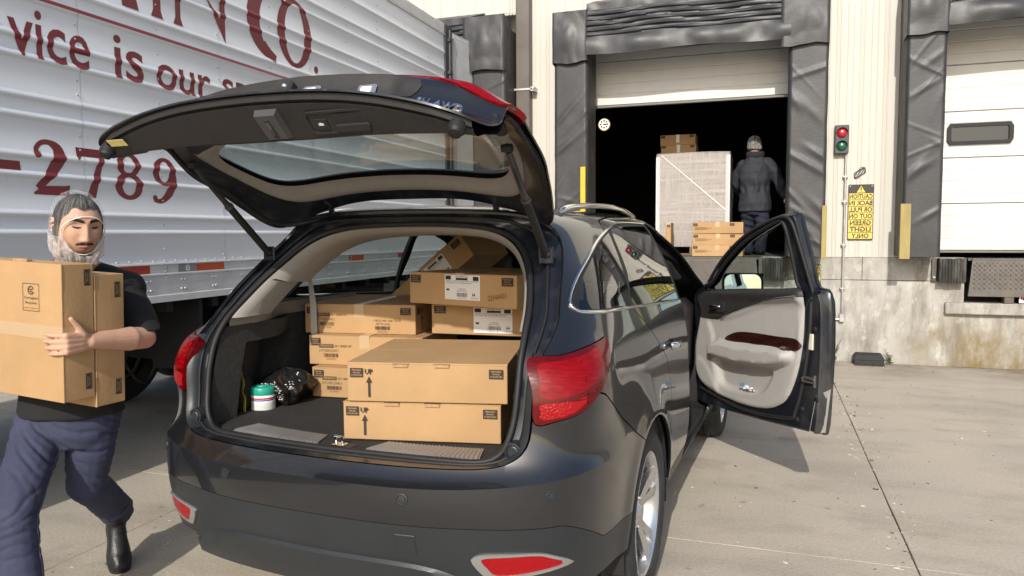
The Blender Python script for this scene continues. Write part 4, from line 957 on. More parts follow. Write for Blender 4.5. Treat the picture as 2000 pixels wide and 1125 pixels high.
# ---- tail lamps on the body
LIN = smoothpoly([(-.06,1.04),(-.062,1.10),(-.058,1.145),(.05,1.152),(.20,1.165),(.30,1.176),(.26,1.10),(.12,1.055)], 4)
LLO = smoothpoly([(-.07,.972),(-.07,1.0),(-.07,1.022),(.05,1.03),(.16,1.045),(.22,1.065),(.14,1.02),(.05,.985)], 4)
ALLF['lin'] = np.where((Y < .1) & (X > .5), sdpoly(np.stack([X+Y, Z], 1), LIN), 1.); ALLF['llo'] = np.where((Y < .1) & (X > .5), sdpoly(np.stack([X+Y, Z], 1), LLO), 1.)
for s in (1, -1):
    mm = (lambda v: v) if s > 0 else (lambda v: mirror(*v))
    base = cut(('lamp', 1, g_)); base = (base[0]+vnormals(*base)*.006, base[1]); lo = shell('tail_lamp', mm(base), M_lamp_d, car, t=.03)
    for nm, k, m_, e in (('lamp_lens', 'lin', M_lamp, .0075), ('reflector_lens', 'llo', M_lamp_b, .0075)):
        q = cut((k, 1, 0)); q = (q[0]+vnormals(*q)*e, q[1]); shell(nm, mm(q), m_, lo, t=.001)
ALLF['lrib'] = np.where(ALLF['lamp'] < -.008, np.minimum(np.minimum(np.abs(Z-1.037+.05*(X+Y))-.0035, np.abs(X+Y-.155)-.003), np.abs(Z-1.10)-.0018), 1.)
for s in (1, -1):
    q = cut(('lrib', 1, 0)); q = (q[0]+vnormals(*q)*.0092, q[1]); shell('lamp_rib', q if s > 0 else mirror(*q), M_lamp_d, car, t=.004)
# ---- bumper details
M_bezel = mat('reflector_bezel_silver', (.42, .42, .42), .3, metal=.7, var=.05)
REF = smoothpoly([(.585,.522),(.605,.541),(.68,.547),(.785,.549),(.830,.534),(.872,.506),(.862,.490),(.74,.465),(.640,.459),(.618,.470)], 4); RED = smoothpoly([(.618,.530),(.70,.539),(.785,.541),(.822,.527),(.858,.505),(.850,.497),(.74,.475),(.66,.470),(.632,.50)], 4)
ALLF['ref'] = np.where(Y < -.3, sdpoly(MV[:, [0, 2]], REF), 1.); ALLF['red'] = np.where(Y < -.3, sdpoly(MV[:, [0, 2]], RED), 1.)
for s in (1, -1):
    mm = (lambda v: v) if s > 0 else (lambda v: mirror(*v))
    q = cut(('ref', 1, 0), ('red', -1, 0)); q = (q[0]+vnormals(*q)*.007, q[1]); rf = shell('reflector_bezel', mm(q), M_bezel, car, t=.012)
    q = cut(('red', 1, -.002)); q = (q[0]+vnormals(*q)*.0035, q[1]); shell('reflector', mm(q), M_lamp_b, rf, t=.002)
def on_rear(x, z, out=0.):
    y = ysurf(x, z); e = .01; nx = (ysurf(x+e, z)-ysurf(x-e, z))/(2*e) if abs(x) > .02 else 0; nzv = (ysurf(x, z+e)-ysurf(x, z-e))/(2*e); n = Vector((nx, -1, nzv)).normalized(); sx = 1 if x >= 0 else -1
    return Vector((x, y, z))+n*out, n
for x_ in (-.83, -.37, .37, .83):
    p, n = on_rear(x_, .72 if abs(x_) < .5 else .735, .0); b = MB(); b.T = Matrix.Translation(p) @ n.to_track_quat('Z', 'Y').to_matrix().to_4x4()
    b.lathe([(.022, -.002), (.0215, .003), (.017, .004), (.0165, .0015), (.014, .001), (.0135, .0035), (.006, .0045), (0, .0045)], 20); b.build('parking_sensor', M_clad, car, 40)
p, n = on_rear(.372, .565, .0); b = MB(); b.T = Matrix.Translation(p) @ n.to_track_quat('Z', 'Y').to_matrix().to_4x4() ; b.box((-.036, -.035, -.004), (.036, .035, .0022), .002); b.build('tow_cover', M_clad, car)
b = MB(); P_ = [(x_, z_) for x_, z_ in ((-.60, .425), (-.56, .475), (-.48, .490), (.48, .490), (.56, .475), (.60, .425))]   # lower valance step
V = []
for x_ in np.linspace(-.62, .62, 41):
    e = max(0, 1-(abs(x_)/.62)**6); zt = .40+.095*e; V += [Vector((x_, ysurf(x_, .44)-.012*e, .405)), Vector((x_, ysurf(x_, max(.43, zt-.02))-.016*e, zt-.012)), Vector((x_, ysurf(x_, max(.43, zt))+.004, zt+.004)), Vector((x_, ysurf(x_, .44)+.10, .37)), Vector((x_, ysurf(x_, .44)+.02, .345))]
b.add(V, [(5*i+k, 5*i+5+k, 5*i+6+k, 5*i+1+k) for i in range(40) for k in range(2)]+[(5*i, 5*i+4, 5*i+9, 5*i+5) for i in range(40)]+[(5*i+4, 5*i+3, 5*i+8, 5*i+9) for i in range(40)]); b.build('valance', M_clad, car, 40)
# ---- wheel housings and underside
for cy in (0, 2.82):
    for s in (1, -1):
        b = MB(); V = []
        for k in range(25):
            a = rad(-12+204*k/24)
            for x_ in (.958, .60): V.append((s*x_, cy+.436*math.cos(a), .376+.436*math.sin(a)))
        b.add(V, [(2*k, 2*k+1, 2*k+3, 2*k+2) for k in range(24)]); c_ = len(b.V); b.add([(s*.60, cy+.44*math.cos(rad(-12+204*k/24)), .376+.44*math.sin(rad(-12+204*k/24))) for k in range(25)], [tuple(range(25))]); b.build('wheel_housing', M_under, car, 60)
b = MB(); b.box((-.66, -.80, .30), (.66, -.46, .42)); b.box((-.60, -.5, .27), (.60, 3.5, .36)); b.box((-.90, .46, .285), (.90, 2.36, .36)); b.tube([(.45, -.98, .36), (.45, -.3, .34)], .035, 12); b.build('underbody', M_under, car)
# ---- wheels
def car_wheel(x_, y_, s, steer=0):
    w_ = bpy.data.objects.new('wheel', None); COL.objects.link(w_); w_.parent = car; w_.location = (s*x_, y_, .376); w_.rotation_euler = (0, 0, steer+(math.pi if s < 0 else 0))
    b = MB(); hw = .122; R0 = .376
    b.lathe([(.262, .105), (.272, .118), (.30, .128), (.335, .126), (.360, .112), (.369, .098), (.3735, .080), (.3745, .050), (.367, .049), (.367, .043), (.376, .042), (.376, .004), (.368, .003), (.368, -.003), (.376, -.004), (.376, -.042), (.367, -.043), (.367, -.049), (.3745, -.050), (.3735, -.080), (.369, -.098), (.360, -.112), (.335, -.126), (.30, -.128), (.262, -.105)], 90, 'x'); ty = b.build('tyre', M_tyre, w_, 30)
    b = MB()      # tread blocks: lateral sipes as thin raised lugs
    for k in range(72):
        a = 2*math.pi*k/72; c_, s_ = math.cos(a), math.sin(a); da = .026
        for xa, xb, sk in ((.056, .100, .02), (.008, .040, .03), (-.040, -.008, .03), (-.100, -.056, .02)):
            V = []
            for r_, ex in ((.370, 0), (.3795 if abs(xa+xb) < .1 else .3765, 0)):
                for (xx, aa) in ((xa, a-da), (xb, a-da+sk), (xb, a+da+sk), (xa, a+da)): 
                    rr = r_-(.006 if abs(xx) > .09 else 0); V.append((xx, rr*math.cos(aa), rr*math.sin(aa)))
            b.add(V, [(4,5,6,7),(0,1,5,4),(1,2,6,5),(2,3,7,6),(3,0,4,7)])
    stuff(b.build('tread', M_tyre, w_))
    b = MB(); b.lathe([(.232, -.10), (.238, .03), (.246, .085), (.262, .108), (.268, .112), (.272, .108), (.266, .098)], 60, 'x'); rim = b.build('rim', M_alloy, w_, 40)
    b = MB(); b.lathe([(0, -.02), (.19, -.02), (.19, -.045), (0, -.045)], 40, 'x'); b.build('brake_disc', M_steel, w_, 40)
    for k in range(5):
        a0 = 2*math.pi*k/5+.3; b = MB()
        for sg in (-1, 1):
            V = []
            for q in range(9):
                u = q/8; R_ = .045+.212*u; sp = .012+.042*u**1.5; wd = .017+.012*u; xo = .098-.050*(1-u)**0*0+(-.028+.036*u**1.4); dep = .035-.012*u
                for (tt, xx) in ((sg*sp-wd, xo), (sg*sp+wd, xo), (sg*sp+wd*.8, xo-dep), (sg*sp-wd*.8, xo-dep)):
                    aa = a0; V.append((xx-.004*abs(tt)/.05, R_*math.cos(aa)-tt*math.sin(aa), R_*math.sin(aa)+tt*math.cos(aa)))
            b.add(V, [(4*q+i, 4*q+(i+1) % 4, 4*q+4+(i+1) % 4, 4*q+4+i) for q in range(8) for i in range(4)]+[(0,1,2,3)])
        b.build('spoke', M_alloy, w_, 35)
    b = MB(); b.lathe([(0, .092), (.030, .091), (.036, .086), (.058, .074), (.064, .04)], 30, 'x'); b.build('hub_cap', M_alloy, w_, 40)
    for k in range(5):
        a = 2*math.pi*(k+.5)/5+.3; b = MB(); b.lathe([(.009, .06), (.009, .078), (0, .08)], 6, 'x', 0, (0, .055*math.cos(a)*1.15, .055*math.sin(a)*1.15)); b.build('lug_nut', M_chrome, w_)
    return w_
w0 = car_wheel(.842, 0, 1)
for x_, y_, s in ((.842, 0, -1), (.842, 2.82, 1), (.842, 2.82, -1)):
    c = copy_tree(w0, car); c.location = (s*x_, y_, .376); c.rotation_euler = (.5, 0, math.pi if s < 0 else 0)
# ---- roof rails
for s in (1, -1):
    b = MB(); pts = smoothpoly([(.60, -.10, 1.680), (.61, .02, 1.702), (.622, .4, 1.718), (.626, .8, 1.715), (.61, 1.15, 1.685), (.60, 1.28, 1.660)], 6, False); b.tube([(s*p[0], p[1], p[2]) for p in pts], [.010]+[.0135]*(len(pts)-2)+[.010], 10); b.build('roof_rail', M_chrome, car, 60)
# ---- rear door handle
b = MB(); c0 = Vector((.972, .56, 1.035)); pts = smoothpoly([(.965, .46, 1.046), (.992, .50, 1.044), (.997, .57, 1.037), (.992, .64, 1.030), (.966, .685, 1.025)], 5, False); b.tube(pts, [.010]+[.015]*(len(pts)-2)+[.010], 10); b.build('door_handle', M_chrome, rdoor, 60)
b = MB(); b.lathe([(.0, .0), (.03, 0), (.034, .006)], 20, 'x', 0, (.953, .56, 1.036)); b.build('handle_cup', M_paint, rdoor, 60)
# reflector-side marker on bumper sides is absent in the photograph
# ------------------------------------------------------------------ cargo opening
INN = np.array([(0,-.90,.812),(.45,-.88,.812),(.57,-.86,.815),(.62,-.84,.84),(.645,-.83,.89),(.66,-.81,.96),(.665,-.79,1.05),(.662,-.755,1.16),(.652,-.70,1.24),(.635,-.62,1.31),(.605,-.53,1.39),(.565,-.45,1.46),(.51,-.39,1.525),(.44,-.35,1.57),(.36,-.33,1.595),(.26,-.32,1.61),(.13,-.31,1.618),(0,-.31,1.62)])
IS = smoothpoly(INN, 4, False); OS = np.array([(x_, ysurf(x_, min(z_, 1.672)), z_) for x_, z_ in GS]); OS[-6:, 1] = np.maximum(OS[-6:, 1], OS[-7, 1])
n = len(IS)
def loft(rings, m, name, parent=car, sm=40, mi=None, both_=True, i0=0, i1=None):
    i1 = n if i1 is None else i1; R_ = [np.asarray(r)[i0:i1] for r in rings]; k = len(R_[0]); V = np.vstack(R_); F = [(a*k+i, a*k+i+1, (a+1)*k+i+1, (a+1)*k+i) for a in range(len(R_)-1) for i in range(k-1)]
    if both_: V, F = both(V, F)
    return shell(name, (V, F), m, parent, 0, True, sm)
D = IS-OS; tt = lambda a, dy=0., dz=0.: OS+D*a+np.array([0, dy, dz])
loft([OS+[0, .002, 0], tt(.0, .030), tt(.10, .040), tt(.30, .030), tt(.55, .012), tt(.72, .004), tt(.84, .014), IS], M_flange, 'opening_flange', sm=50)
# weatherstrip round the opening
def ring_tube(name, a, dy, r, m, parent=car, dz=0.):
    P_ = tt(a, dy, dz); full = np.vstack([P_[::-1]*[-1, 1, 1], P_[1:]]); b = MB(); b.tube([tuple(p) for p in full], r, 8); return b.build(name, m, parent, 60)
ring_tube('weatherstrip', .86, -.006, .0115, M_rub); ring_tube('drip_channel', .40, .012, .006, M_rub)
# bump cups at the lower corners
for s in (1, -1):
    b = MB(); b.lathe([(.022, .0), (.0215, -.004), (.018, -.006), (.017, -.003), (0, -.003)], 20, 'y', 0, (s*.688, -.880, .862)); b.build('bump_cup', M_clad, car, 40)
    b = MB(); b.lathe([(.032, .04), (.030, .0), (.024, -.001)], 20, 'y', 0, (s*.688, -.880, .862)); b.build('bump_seat', M_clad, car, 40)
# side trim panels beside the opening (dark plastic between lamp and seal), lower part
for s in (1, -1): loft([np.array([s, 1, 1])*q for q in (tt(.04, -.006), tt(.22, -.010), tt(.40, -.004), tt(.46, .02))], M_clad, 'pillar_cover', sm=50, i0=10, i1=30, both_=False)
# interior trims
k8 = 32
def inring(dx, dy, dz): return np.stack([np.maximum(0, IS[:, 0]-dx), IS[:, 1]+dy, IS[:, 2]-dz], 1)
loft([IS, inring(.012, .01, .012*0+np.where(IS[:, 2] > 1.4, .014, 0)), inring(.030, .06, np.where(IS[:, 2] > 1.4, .03, .0)), inring(.02, .22, np.where(IS[:, 2] > 1.4, .04, 0))], M_trimg, 'pillar_trim', sm=60, i0=k8)
# shell of the cabin, set in from the body
NM = vnormals(MV, [tuple(f) for f in MF]); INV = MV-NM*.055
inz = lambda V: V
ALLF['cab_hi'] = np.maximum.reduce([1.19-Z, -.28-Y, Y-1.9]); ALLF['cab_lo'] = np.maximum.reduce([Z-1.19, .36-Z, .20-Y, Y-2.3, .3-X])
ALLF['dlo2'] = np.where(X > .5, f_dlo+.012, 1.)
def cut2(*c):
    fs = [sg*ALLF[n_]+of for n_, sg, of in c]; VV, FF = INV, [tuple(q) for q in MF[(np.maximum.reduce(fs)[MF] < .06).any(1)]]
    for i in range(len(fs)): VV, FF, fs = clip(VV, FF, fs[i], fs)
    return VV, FF
shell('headliner', both(*cut2(('cab_hi', 1, 0), ('dlo2', -1, 0), ('fd', -1, 0))), M_trimg, car)
ALLF['cab_r'] = np.maximum(ALLF['cab_lo'], Y-1.04)
shell('inner_side', cut2(('cab_r', 1, 0)), M_trimd, car); shell('inner_side', mirror(*cut2(('cab_lo', 1, 0))), M_trimd, car)
# cargo floor, side carpets with pocket
b = MB(); fl = lambda x_: -.905+.045*(x_/.55)**2
b.grid(lambda u, v: ((-.70+1.40*u)*(1+.12*min(1, v*4)), fl((-.70+1.40*u)*.8)+(1.9-fl((-.70+1.40*u)*.8))*v, .812+.0015*nz(u*9, v*14, 0, 2.)), 40, 40); b.build('cargo_floor', M_carpet, car, 60)
b = MB(); b.box((-.72, -.86, .36), (.72, 2.3, .80)); b.build('floor_pan', M_trimd, car)
sstep1 = lambda a, c, x_: np.clip((x_-a)/(c-a), 0, 1)**2*(3-2*np.clip((x_-a)/(c-a), 0, 1))
def side_carpet(s):
    b = MB()
    def f(u, v):
        y = -.83+1.25*u; z = .805+.40*v; x_ = .665+.115*float(sstep1(-.5, -.22, y))*(z > -1)
        d = max(abs(y+.44)/.205, abs(z-.955)/.155 if z > .955 else abs(z-.955)/.16); pk = max(0, min(1, (1.08-d)/.10)); pk = pk*pk*(3-2*pk)
        yi = np.interp(z, [.80, .96, 1.05, 1.16, 1.24], [-.84, -.81, -.79, -.755, -.70]); y = yi+(y+.83)*(1 if u > 0 else 1)
        return (s*(x_+.14*pk), y+.012*pk, z)
    b.grid(f, 84, 40); return b.build('side_carpet', mat('side_carpet_grey', (.040, .039, .038), .97, var=.3, vscale=60, bump=.003, bscale=260), car, 70)
side_carpet(1); side_carpet(-1)
for s in (1, -1):    # upper side lining: grey pillar panel up to the quarter glass
    b = MB(); b.grid(lambda u, v: (s*(.665+.115*float(sstep1(-.5, -.22, -.70+1.1*u))), -.70+1.1*u, 1.203+.06*v), 12, 2); b.build('side_ledge', M_trimg, car, 60)
# scuff plates with ribs, latch
for a, b_ in ((-.525, -.085), (.115, .555)):
    b = MB(); nr = 26
    def f(u, v):
        x_ = a+(b_-a)*u; sk = .05*(1-v) if a > 0 else -.0; yy = fl(x_)+.004+.118*v; q = (u*nr) % 1
        ins = .035*v; xx = a+ins+(b_-a-2*ins)*u
        return (xx, yy, .8165+(.0034 if .25 < q < .75 else 0)-(.010 if v == 0 else 0))
    b.grid(f, nr*4, 6); b.build('scuff_plate', mat('brushed_plate', (.30, .29, .28), .38, metal=.5, var=.08), car, 35)
b = MB(); b.box((-.06, -.915, .806), (.06, -.845, .8145)); b.build('latch_tray', M_trimd, car)
b = MB(); b.tube([(-.012, -.875, .812), (-.012, -.885, .850), (.018, -.885, .850), (.018, -.875, .812)], .0055, 8); b.box((-.02, -.90, .814), (.03, -.86, .820)); b.build('latch_striker', M_chrome, car)
# lower sill lining between floor and bumper
# ---- seats
def seat(x_, y_, w_, name='seat'):
    t = bpy.data.objects.new(name, None); COL.objects.link(t); t.parent = car; t.location = (x_, y_, .62)
    def slab(nm, f, nu=10, nv=10):
        b = MB(); b.grid(f, nu, nv); return b.build(nm, M_seat, t, 70)
    b = MB(); b.box((-w_/2, -.02, .02), (w_/2, .10, .62), .04); o = b.build('backrest', M_seat, t, 60); o.rotation_euler = (rad(12), 0, 0)
    b = MB(); b.box((-w_/2, .05, -.06), (w_/2, .56, .08), .04); b.build('cushion', M_seat, t, 60)
    b = MB(); b.box((-.12, -.17, .66), (.12, -.08, .84), .035); b.build('headrest', M_seat, t, 60)
    b = MB(); b.tube([(-.05, -.12, .58), (-.05, -.125, .70)], .007, 6); b.build('headrest_post', M_chrome, t); b = MB(); b.tube([(.05, -.12, .58), (.05, -.125, .70)], .007, 6); b.build('headrest_post', M_chrome, t)
for x_, y_, w_ in ((-.40, 1.62, .50), (.40, 1.62, .50)): seat(x_, y_, w_)
b = MB(); b.box((-.80, 2.02, .60), (.80, 2.42, 1.12), .06); b.build('dashboard', M_trimd, car, 60)
b = MB(); V = []
b.lathe([(.19, -.012), (.182, 0), (.19, .012), (.198, 0), (.19, -.012)], 30, 'y', 0, (-.38, 1.95, 1.02)); b.build('steering_wheel', M_trimd, car, 60)
# seat belt hanging at the left, seen through the opening
b = MB(); b.add([(-.672, -.17, 1.485), (-.664, -.165, 1.485), (-.655, -.125, 1.24), (-.685, -.135, 1.24), (-.685, -.13, 1.0), (-.655, -.12, 1.0)], [(0, 1, 2, 3), (3, 2, 5, 4)]); b.build('seat_belt', mat('belt_webbing', (.42, .41, .39), .8), car)
# ------------------------------------------------------------------ raised tailgate: the piece cut from the body surface, swung up
HINGE = Vector((0, -.36, 1.675)); GOFF = Vector((0, .05, .0)); GATE_ANG = -73.0
gt = bpy.data.objects.new('tailgate', None); COL.objects.link(gt); gt.parent = car; gt.location = HINGE+GOFF; gt.rotation_euler = (rad(GATE_ANG), 0, 0)
hv = np.array(HINGE)
def gshell(name, V, F, m, t=0., sm=40, parent=gt):
    return shell(name, (np.asarray(V)-(hv if parent is gt else hv), F), m, parent, t, True, sm)
GL = smoothpoly([(0,1.222),(.40,1.226),(.575,1.250),(.625,1.30),(.605,1.39),(.545,1.485),(.45,1.532),(.3,1.548),(0,1.553)], 4, False); GLP = np.vstack([GL, GL[::-1]*[-1, 1]])
GLA = smoothpoly([(.30,1.128),(.42,1.150),(.58,1.168),(.748,1.176),(.748,1.10),(.74,1.045),(.64,1.055),(.50,1.09),(.38,1.112)], 4)
ALLF['gl'] = np.where(Y < .1, sdpoly(MV[:, [0, 2]], GLP), 1.); ALLF['gla'] = np.where(Y < .1, sdpoly(MV[:, [0, 2]], GLA), 1.)
_ys0 = ysurf
def gshape(ax, z):     # the gate stands proud above the plate and is drawn in below it
    s_ = lambda a, b, x: np.clip((x-a)/(b-a), 0, 1)**2*(3-2*np.clip((x-a)/(b-a), 0, 1))
    side = 1-s_(.60, .76, ax); return .045*(1-s_(.98, 1.06, z))*(1-.0*ax)-.042*s_(1.03, 1.09, z)*(1-s_(1.14, 1.24, z))*side
def ysurf(x_, z_): return _ys0(x_, z_)+float(gshape(abs(x_), z_))
MV[:, 1] += np.where(f_gate < .05, gshape(np.abs(X), Z), 0)
def dent(V):     # number plate recess
    V = np.array(V); ax = np.abs(V[:, 0]); s_ = lambda a, b, x: np.clip((x-a)/(b-a), 0, 1)
    k = (1-s_(.36, .42, ax))*s_(.885, .93, V[:, 2])*(1-s_(1.066, 1.078, V[:, 2])); V[:, 1] += .03*k*k*(3-2*k); return V
q = cut(('gate', 1, g_), ('gl', -1, 0), ('gla', -1, 0)); q = both(dent(q[0]), q[1]); gshell('outer_panel', *q, M_paint, t=.006)
q = inward(cut(('gl', 1, .001)), .004); gshell('rear_glass', *both(*q), glassmat('rear_window_glass', (.74, .84, .81), .0, .66, .9))
for s in (1, -1):
    q = cut(('gla', 1, .001)); q = (q[0]+vnormals(*q)*.007, q[1]); gshell('tail_lamp', *(q if s > 0 else mirror(*q)), M_lamp, t=.02)
# inner side: flange, grey window frame, bottom trim
def yin(x_, z_, o): return ysurf(min(abs(x_), .74), z_)+o
INP = smoothpoly([(0,1.05),(.45,1.05),(.60,1.06),(.668,1.12),(.672,1.22),(.662,1.33),(.625,1.44),(.575,1.53),(.50,1.59),(.38,1.618),(.2,1.626),(0,1.628)], 4, False)
ALLF['ip'] = np.where(Y < .1, sdpoly(MV[:, [0, 2]], np.vstack([INP, INP[::-1]*[-1, 1]])), 1.)
q = cut(('gate', 1, .012), ('ip', -1, -.02)); V = np.array(q[0]); V[:, 1] += .034; gshell('inner_flange', *both(V, [f[::-1] for f in q[1]]), M_flange, t=.0)
def frame_part(zlo, zhi, m, name):
    ALLF['zz'] = np.maximum(zlo-Z, Z-zhi); q = cut(('ip', 1, 0), ('gl', -1, -.012), ('zz', 1, 0)); V = np.array(q[0]); fi = np.clip(-np.where(V[:, 1] < .1, sdpoly(V[:, [0, 2]], np.vstack([INP, INP[::-1]*[-1, 1]])), 1.)/.03, 0, 1); fo = np.clip(sdpoly(V[:, [0, 2]], GLP)/.035, 0, 1)
    V[:, 1] += .030+.028*np.sqrt(fi)*np.minimum(1, .15+fo); return gshell(name, *both(V, [f[::-1] for f in q[1]]), m)
frame_part(1.215, 1.70, M_trimg, 'window_frame_trim'); frame_part(1.0, 1.215, M_trimd, 'lower_trim')
# bottom trim: face that looks at the street when the gate is up
xs_ = np.linspace(-.712, .712, 61); b = MB(); V = []
for x_ in xs_:
    ax = abs(x_); zo = float(np.interp(ax, [0, .45, .62, .70, .735], [.822, .822, .828, .848, .89])); yo = ysurf(ax, zo+.012); e = max(0., 1-(ax/.72)**2.2)
    V += [(x_, yo+.004, zo+.002), (x_, yo+.022, zo-.004+.004), (x_, yo+.030, zo+.010), (x_, yo+.034, zo+.004), (x_, yo+.046+.105*e, zo+.016+.055*e), (x_, yo+.050+.110*e, zo+.03+.075*e), (x_, yo+.06+.08*e, max(1.04, zo+.12))]
K = 7; b.add([tuple(np.array(v)-hv) for v in V], [(K*i+k, K*i+K+k, K*i+K+1+k, K*i+1+k) for i in range(60) for k in range(K-1)]); b.build('bottom_trim', M_trimd, gt, 35)
def trim_pt(x_, f, out=0.):
    """point on the bottom trim face at 0<f<1 across it, and its outward normal"""
    ax = abs(x_); e = max(0., 1-(ax/.72)**2.2); zo = float(np.interp(ax, [0, .45, .62, .70, .735], [.822, .822, .828, .848, .89])); yo = ysurf(ax, zo+.012)
    a = Vector((x_, yo+.034, zo+.004)); c = Vector((x_, yo+.046+.105*e, zo+.016+.055*e)); d = c-a; nn_ = Vector((0, d.z, -d.y)).normalized()
    if nn_.z > 0: nn_ = -nn_
    return a+d*f+nn_*out-HINGE, nn_, d.normalized()
def on_trim(b, x_, f):
    p, n_, d = trim_pt(x_, f); xa = Vector((1, 0, 0)); b.T = Matrix(((xa.x, -d.x, n_.x, p.x), (xa.y, -d.y, n_.y, p.y), (xa.z, -d.z, n_.z, p.z), (0, 0, 0, 1)))
    return b
b = on_trim(MB(), .045, .50); b.add([(-.042,-.058,0),(.042,-.058,0),(.042,.052,0),(-.042,.052,0),(-.036,-.048,.020),(.036,-.048,.020),(.038,.044,.022),(-.038,.044,.022)], [(4,5,6,7),(0,1,5,4),(1,2,6,5),(2,3,7,6),(3,0,4,7)]); b.build('latch_cover', mat('latch_plastic', (.06, .06, .063), .5, var=.08), gt, 20)
b = on_trim(MB(), .045, .50); b.box((-.009, -.040, .018), (.009, .030, .0245), .002); b.build('latch_slot', M_black, gt); b = on_trim(MB(), .045, .50); b.tube([(0, -.03, .024), (.004, 0, .028), (0, .02, .025)], .004, 6); b.build('latch_pawl', M_steel, gt)
def rrect(x0, x1, y0, y1, r, k=4):
    P_ = []
    for cx, cy, a0 in ((x1-r, y1-r, 0), (x0+r, y1-r, 90), (x0+r, y0+r, 180), (x1-r, y0+r, 270)):
        for i in range(k+1): a = rad(a0+90*i/k); P_.append((cx+r*math.cos(a), cy+r*math.sin(a)))
    return P_
b = on_trim(MB(), .295, .50); P1 = rrect(-.120, .112, -.046, .038, .018); P2 = rrect(-.113, .105, -.040, .032, .015); m_ = len(P1)
b.add([(x_, y_, 0) for x_, y_ in P1]+[(x_, y_, .006) for x_, y_ in P1]+[(x_, y_, .006) for x_, y_ in P2]+[(x_, y_, .002) for x_, y_ in P2], [(r_*m_+i, r_*m_+(i+1) % m_, (r_+1)*m_+(i+1) % m_, (r_+1)*m_+i) for r_ in range(3) for i in range(m_)]+[tuple(range(3*m_, 4*m_))]); b.build('handle_plate', M_trimd, gt, 30)
b = on_trim(MB(), .295, .50); b.prism(rrect(-.030, .100, -.036, .026, .016), .0028, .0045, 'z'); b.build('grip_recess', M_black, gt); b = on_trim(MB(), .295, .50); b.prism(rrect(-.026, .094, -.035, -.012, .008), .0045, .014, 'z'); b.build('grip_lip', M_trimd, gt)
b = on_trim(MB(), .295, .50); b.prism(rrect(-.098, -.050, -.026, .010, .006), .002, .0055, 'z'); bt = b.build('close_button', M_trimd, gt); b = on_trim(MB(), .295, .50); b.add([(-.082, -.012, .0062), (-.064, -.012, .0062), (-.064, -.004, .0062), (-.074, -.001, .0062), (-.082, -.004, .0062)], [(0, 1, 2, 3, 4)]); b.build('button_mark', M_white, gt)
b = on_trim(MB(), -.60, .12); b.box((-.038, -.014, .004), (.038, .014, .0055)); b.build('sticker', mat('sticker_yellow', (.62, .53, .20), .5, var=.1, vscale=90), gt)
for s in (1, -1):
    b = on_trim(MB(), s*.672, .2); b.lathe([(.027, -.01), (.026, .012), (.020, .018), (.019, .026), (0, .030)], 20); b.build('bump_stop', M_rub, gt, 40)
# number plate ledge, shade put into its dark colour, with lights, camera and release switch (they face down when the gate is shut)
LG = smoothpoly([(0,1.006),(.40,1.006),(.46,1.03),(.47,1.062),(.40,1.079),(0,1.083)], 4, False); LGP = np.vstack([LG, LG[::-1]*[-1, 1]])
ALLF['lg'] = np.where(Y < .1, sdpoly(MV[:, [0, 2]], LGP), 1.); q = cut(('lg', 1, 0)); V_ = dent(q[0]); N_ = vnormals(V_, q[1]); gshell('shaded_ledge', *both(V_+N_*.003, q[1]), M_trimd, t=.003)
def ygate(x_, z_): v = dent(np.array([[abs(x_), ysurf(x_, z_), z_]])); return float(v[0, 1])
def ledge(b, x_, f): 
    z_ = 1.075-.058*f; e = .008; y_ = ygate(x_, z_); dv = Vector((0, ygate(x_, z_-e)-ygate(x_, z_+e), -2*e)).normalized(); n_ = Vector((1, 0, 0)).cross(dv)
    if n_.y > 0: n_ = -n_
    p = Vector((x_, y_, z_))+n_*.003-HINGE; b.T = Matrix(((1, dv.x, -n_.x, p.x), (0, dv.y, -n_.y, p.y), (0, dv.z, -n_.z, p.z), (0, 0, 0, 1))); return b
for x_ in (.07, .28):
    b = ledge(MB(), x_, .45); b.box((-.034, -.022, -.010), (.034, .024, 0), .006); lt = b.build('plate_lamp', M_satin, gt); b = ledge(MB(), x_, .45); b.box((-.019, -.010, -.0125), (.019, .012, -.0095)); b.build('lamp_lens', M_white, gt)
b = ledge(MB(), -.02, .35); b.box((-.024, -.026, -.034), (.024, .03, 0), .008); b.build('camera_housing', M_black, gt, 30); b = ledge(MB(), -.02, .35); b.lathe([(0, -.0405), (.007, -.0395), (.010, -.034)], 14); b.build('camera_lens', M_chrome, gt, 60)
b = ledge(MB(), -.13, .5); b.box((-.055, -.024, -.006), (.055, .028, 0), .004); b.build('release_switch', M_black, gt)
# model script in chrome on the lower right of the gate
V, F = text_tris('SH-AWD', .05, 1.05, .0012); vv = []
xs0 = min(v.x for v in V); xs1 = max(v.x for v in V)
P0 = []
for v in V: x_ = .475+.15*(v.x-xs0)/(xs1-xs0); z_ = .985+v.y*.75; P0.append((x_, ygate(x_, z_)-.0012, z_))
n0 = len(P0); P1 = [(x_, y_-.0045, z_) for x_, y_, z_ in P0]; FF = [tuple(i+n0 for i in f) for f in F]; E_ = {(f[i], f[(i+1) % len(f)]) for f in F for i in range(len(f))}
FF += [(a, c, c+n0, a+n0) for a, c in E_ if (c, a) not in E_]
link_mesh('badge', np.array(P0+P1)-hv, FF, M_chrome, gt)
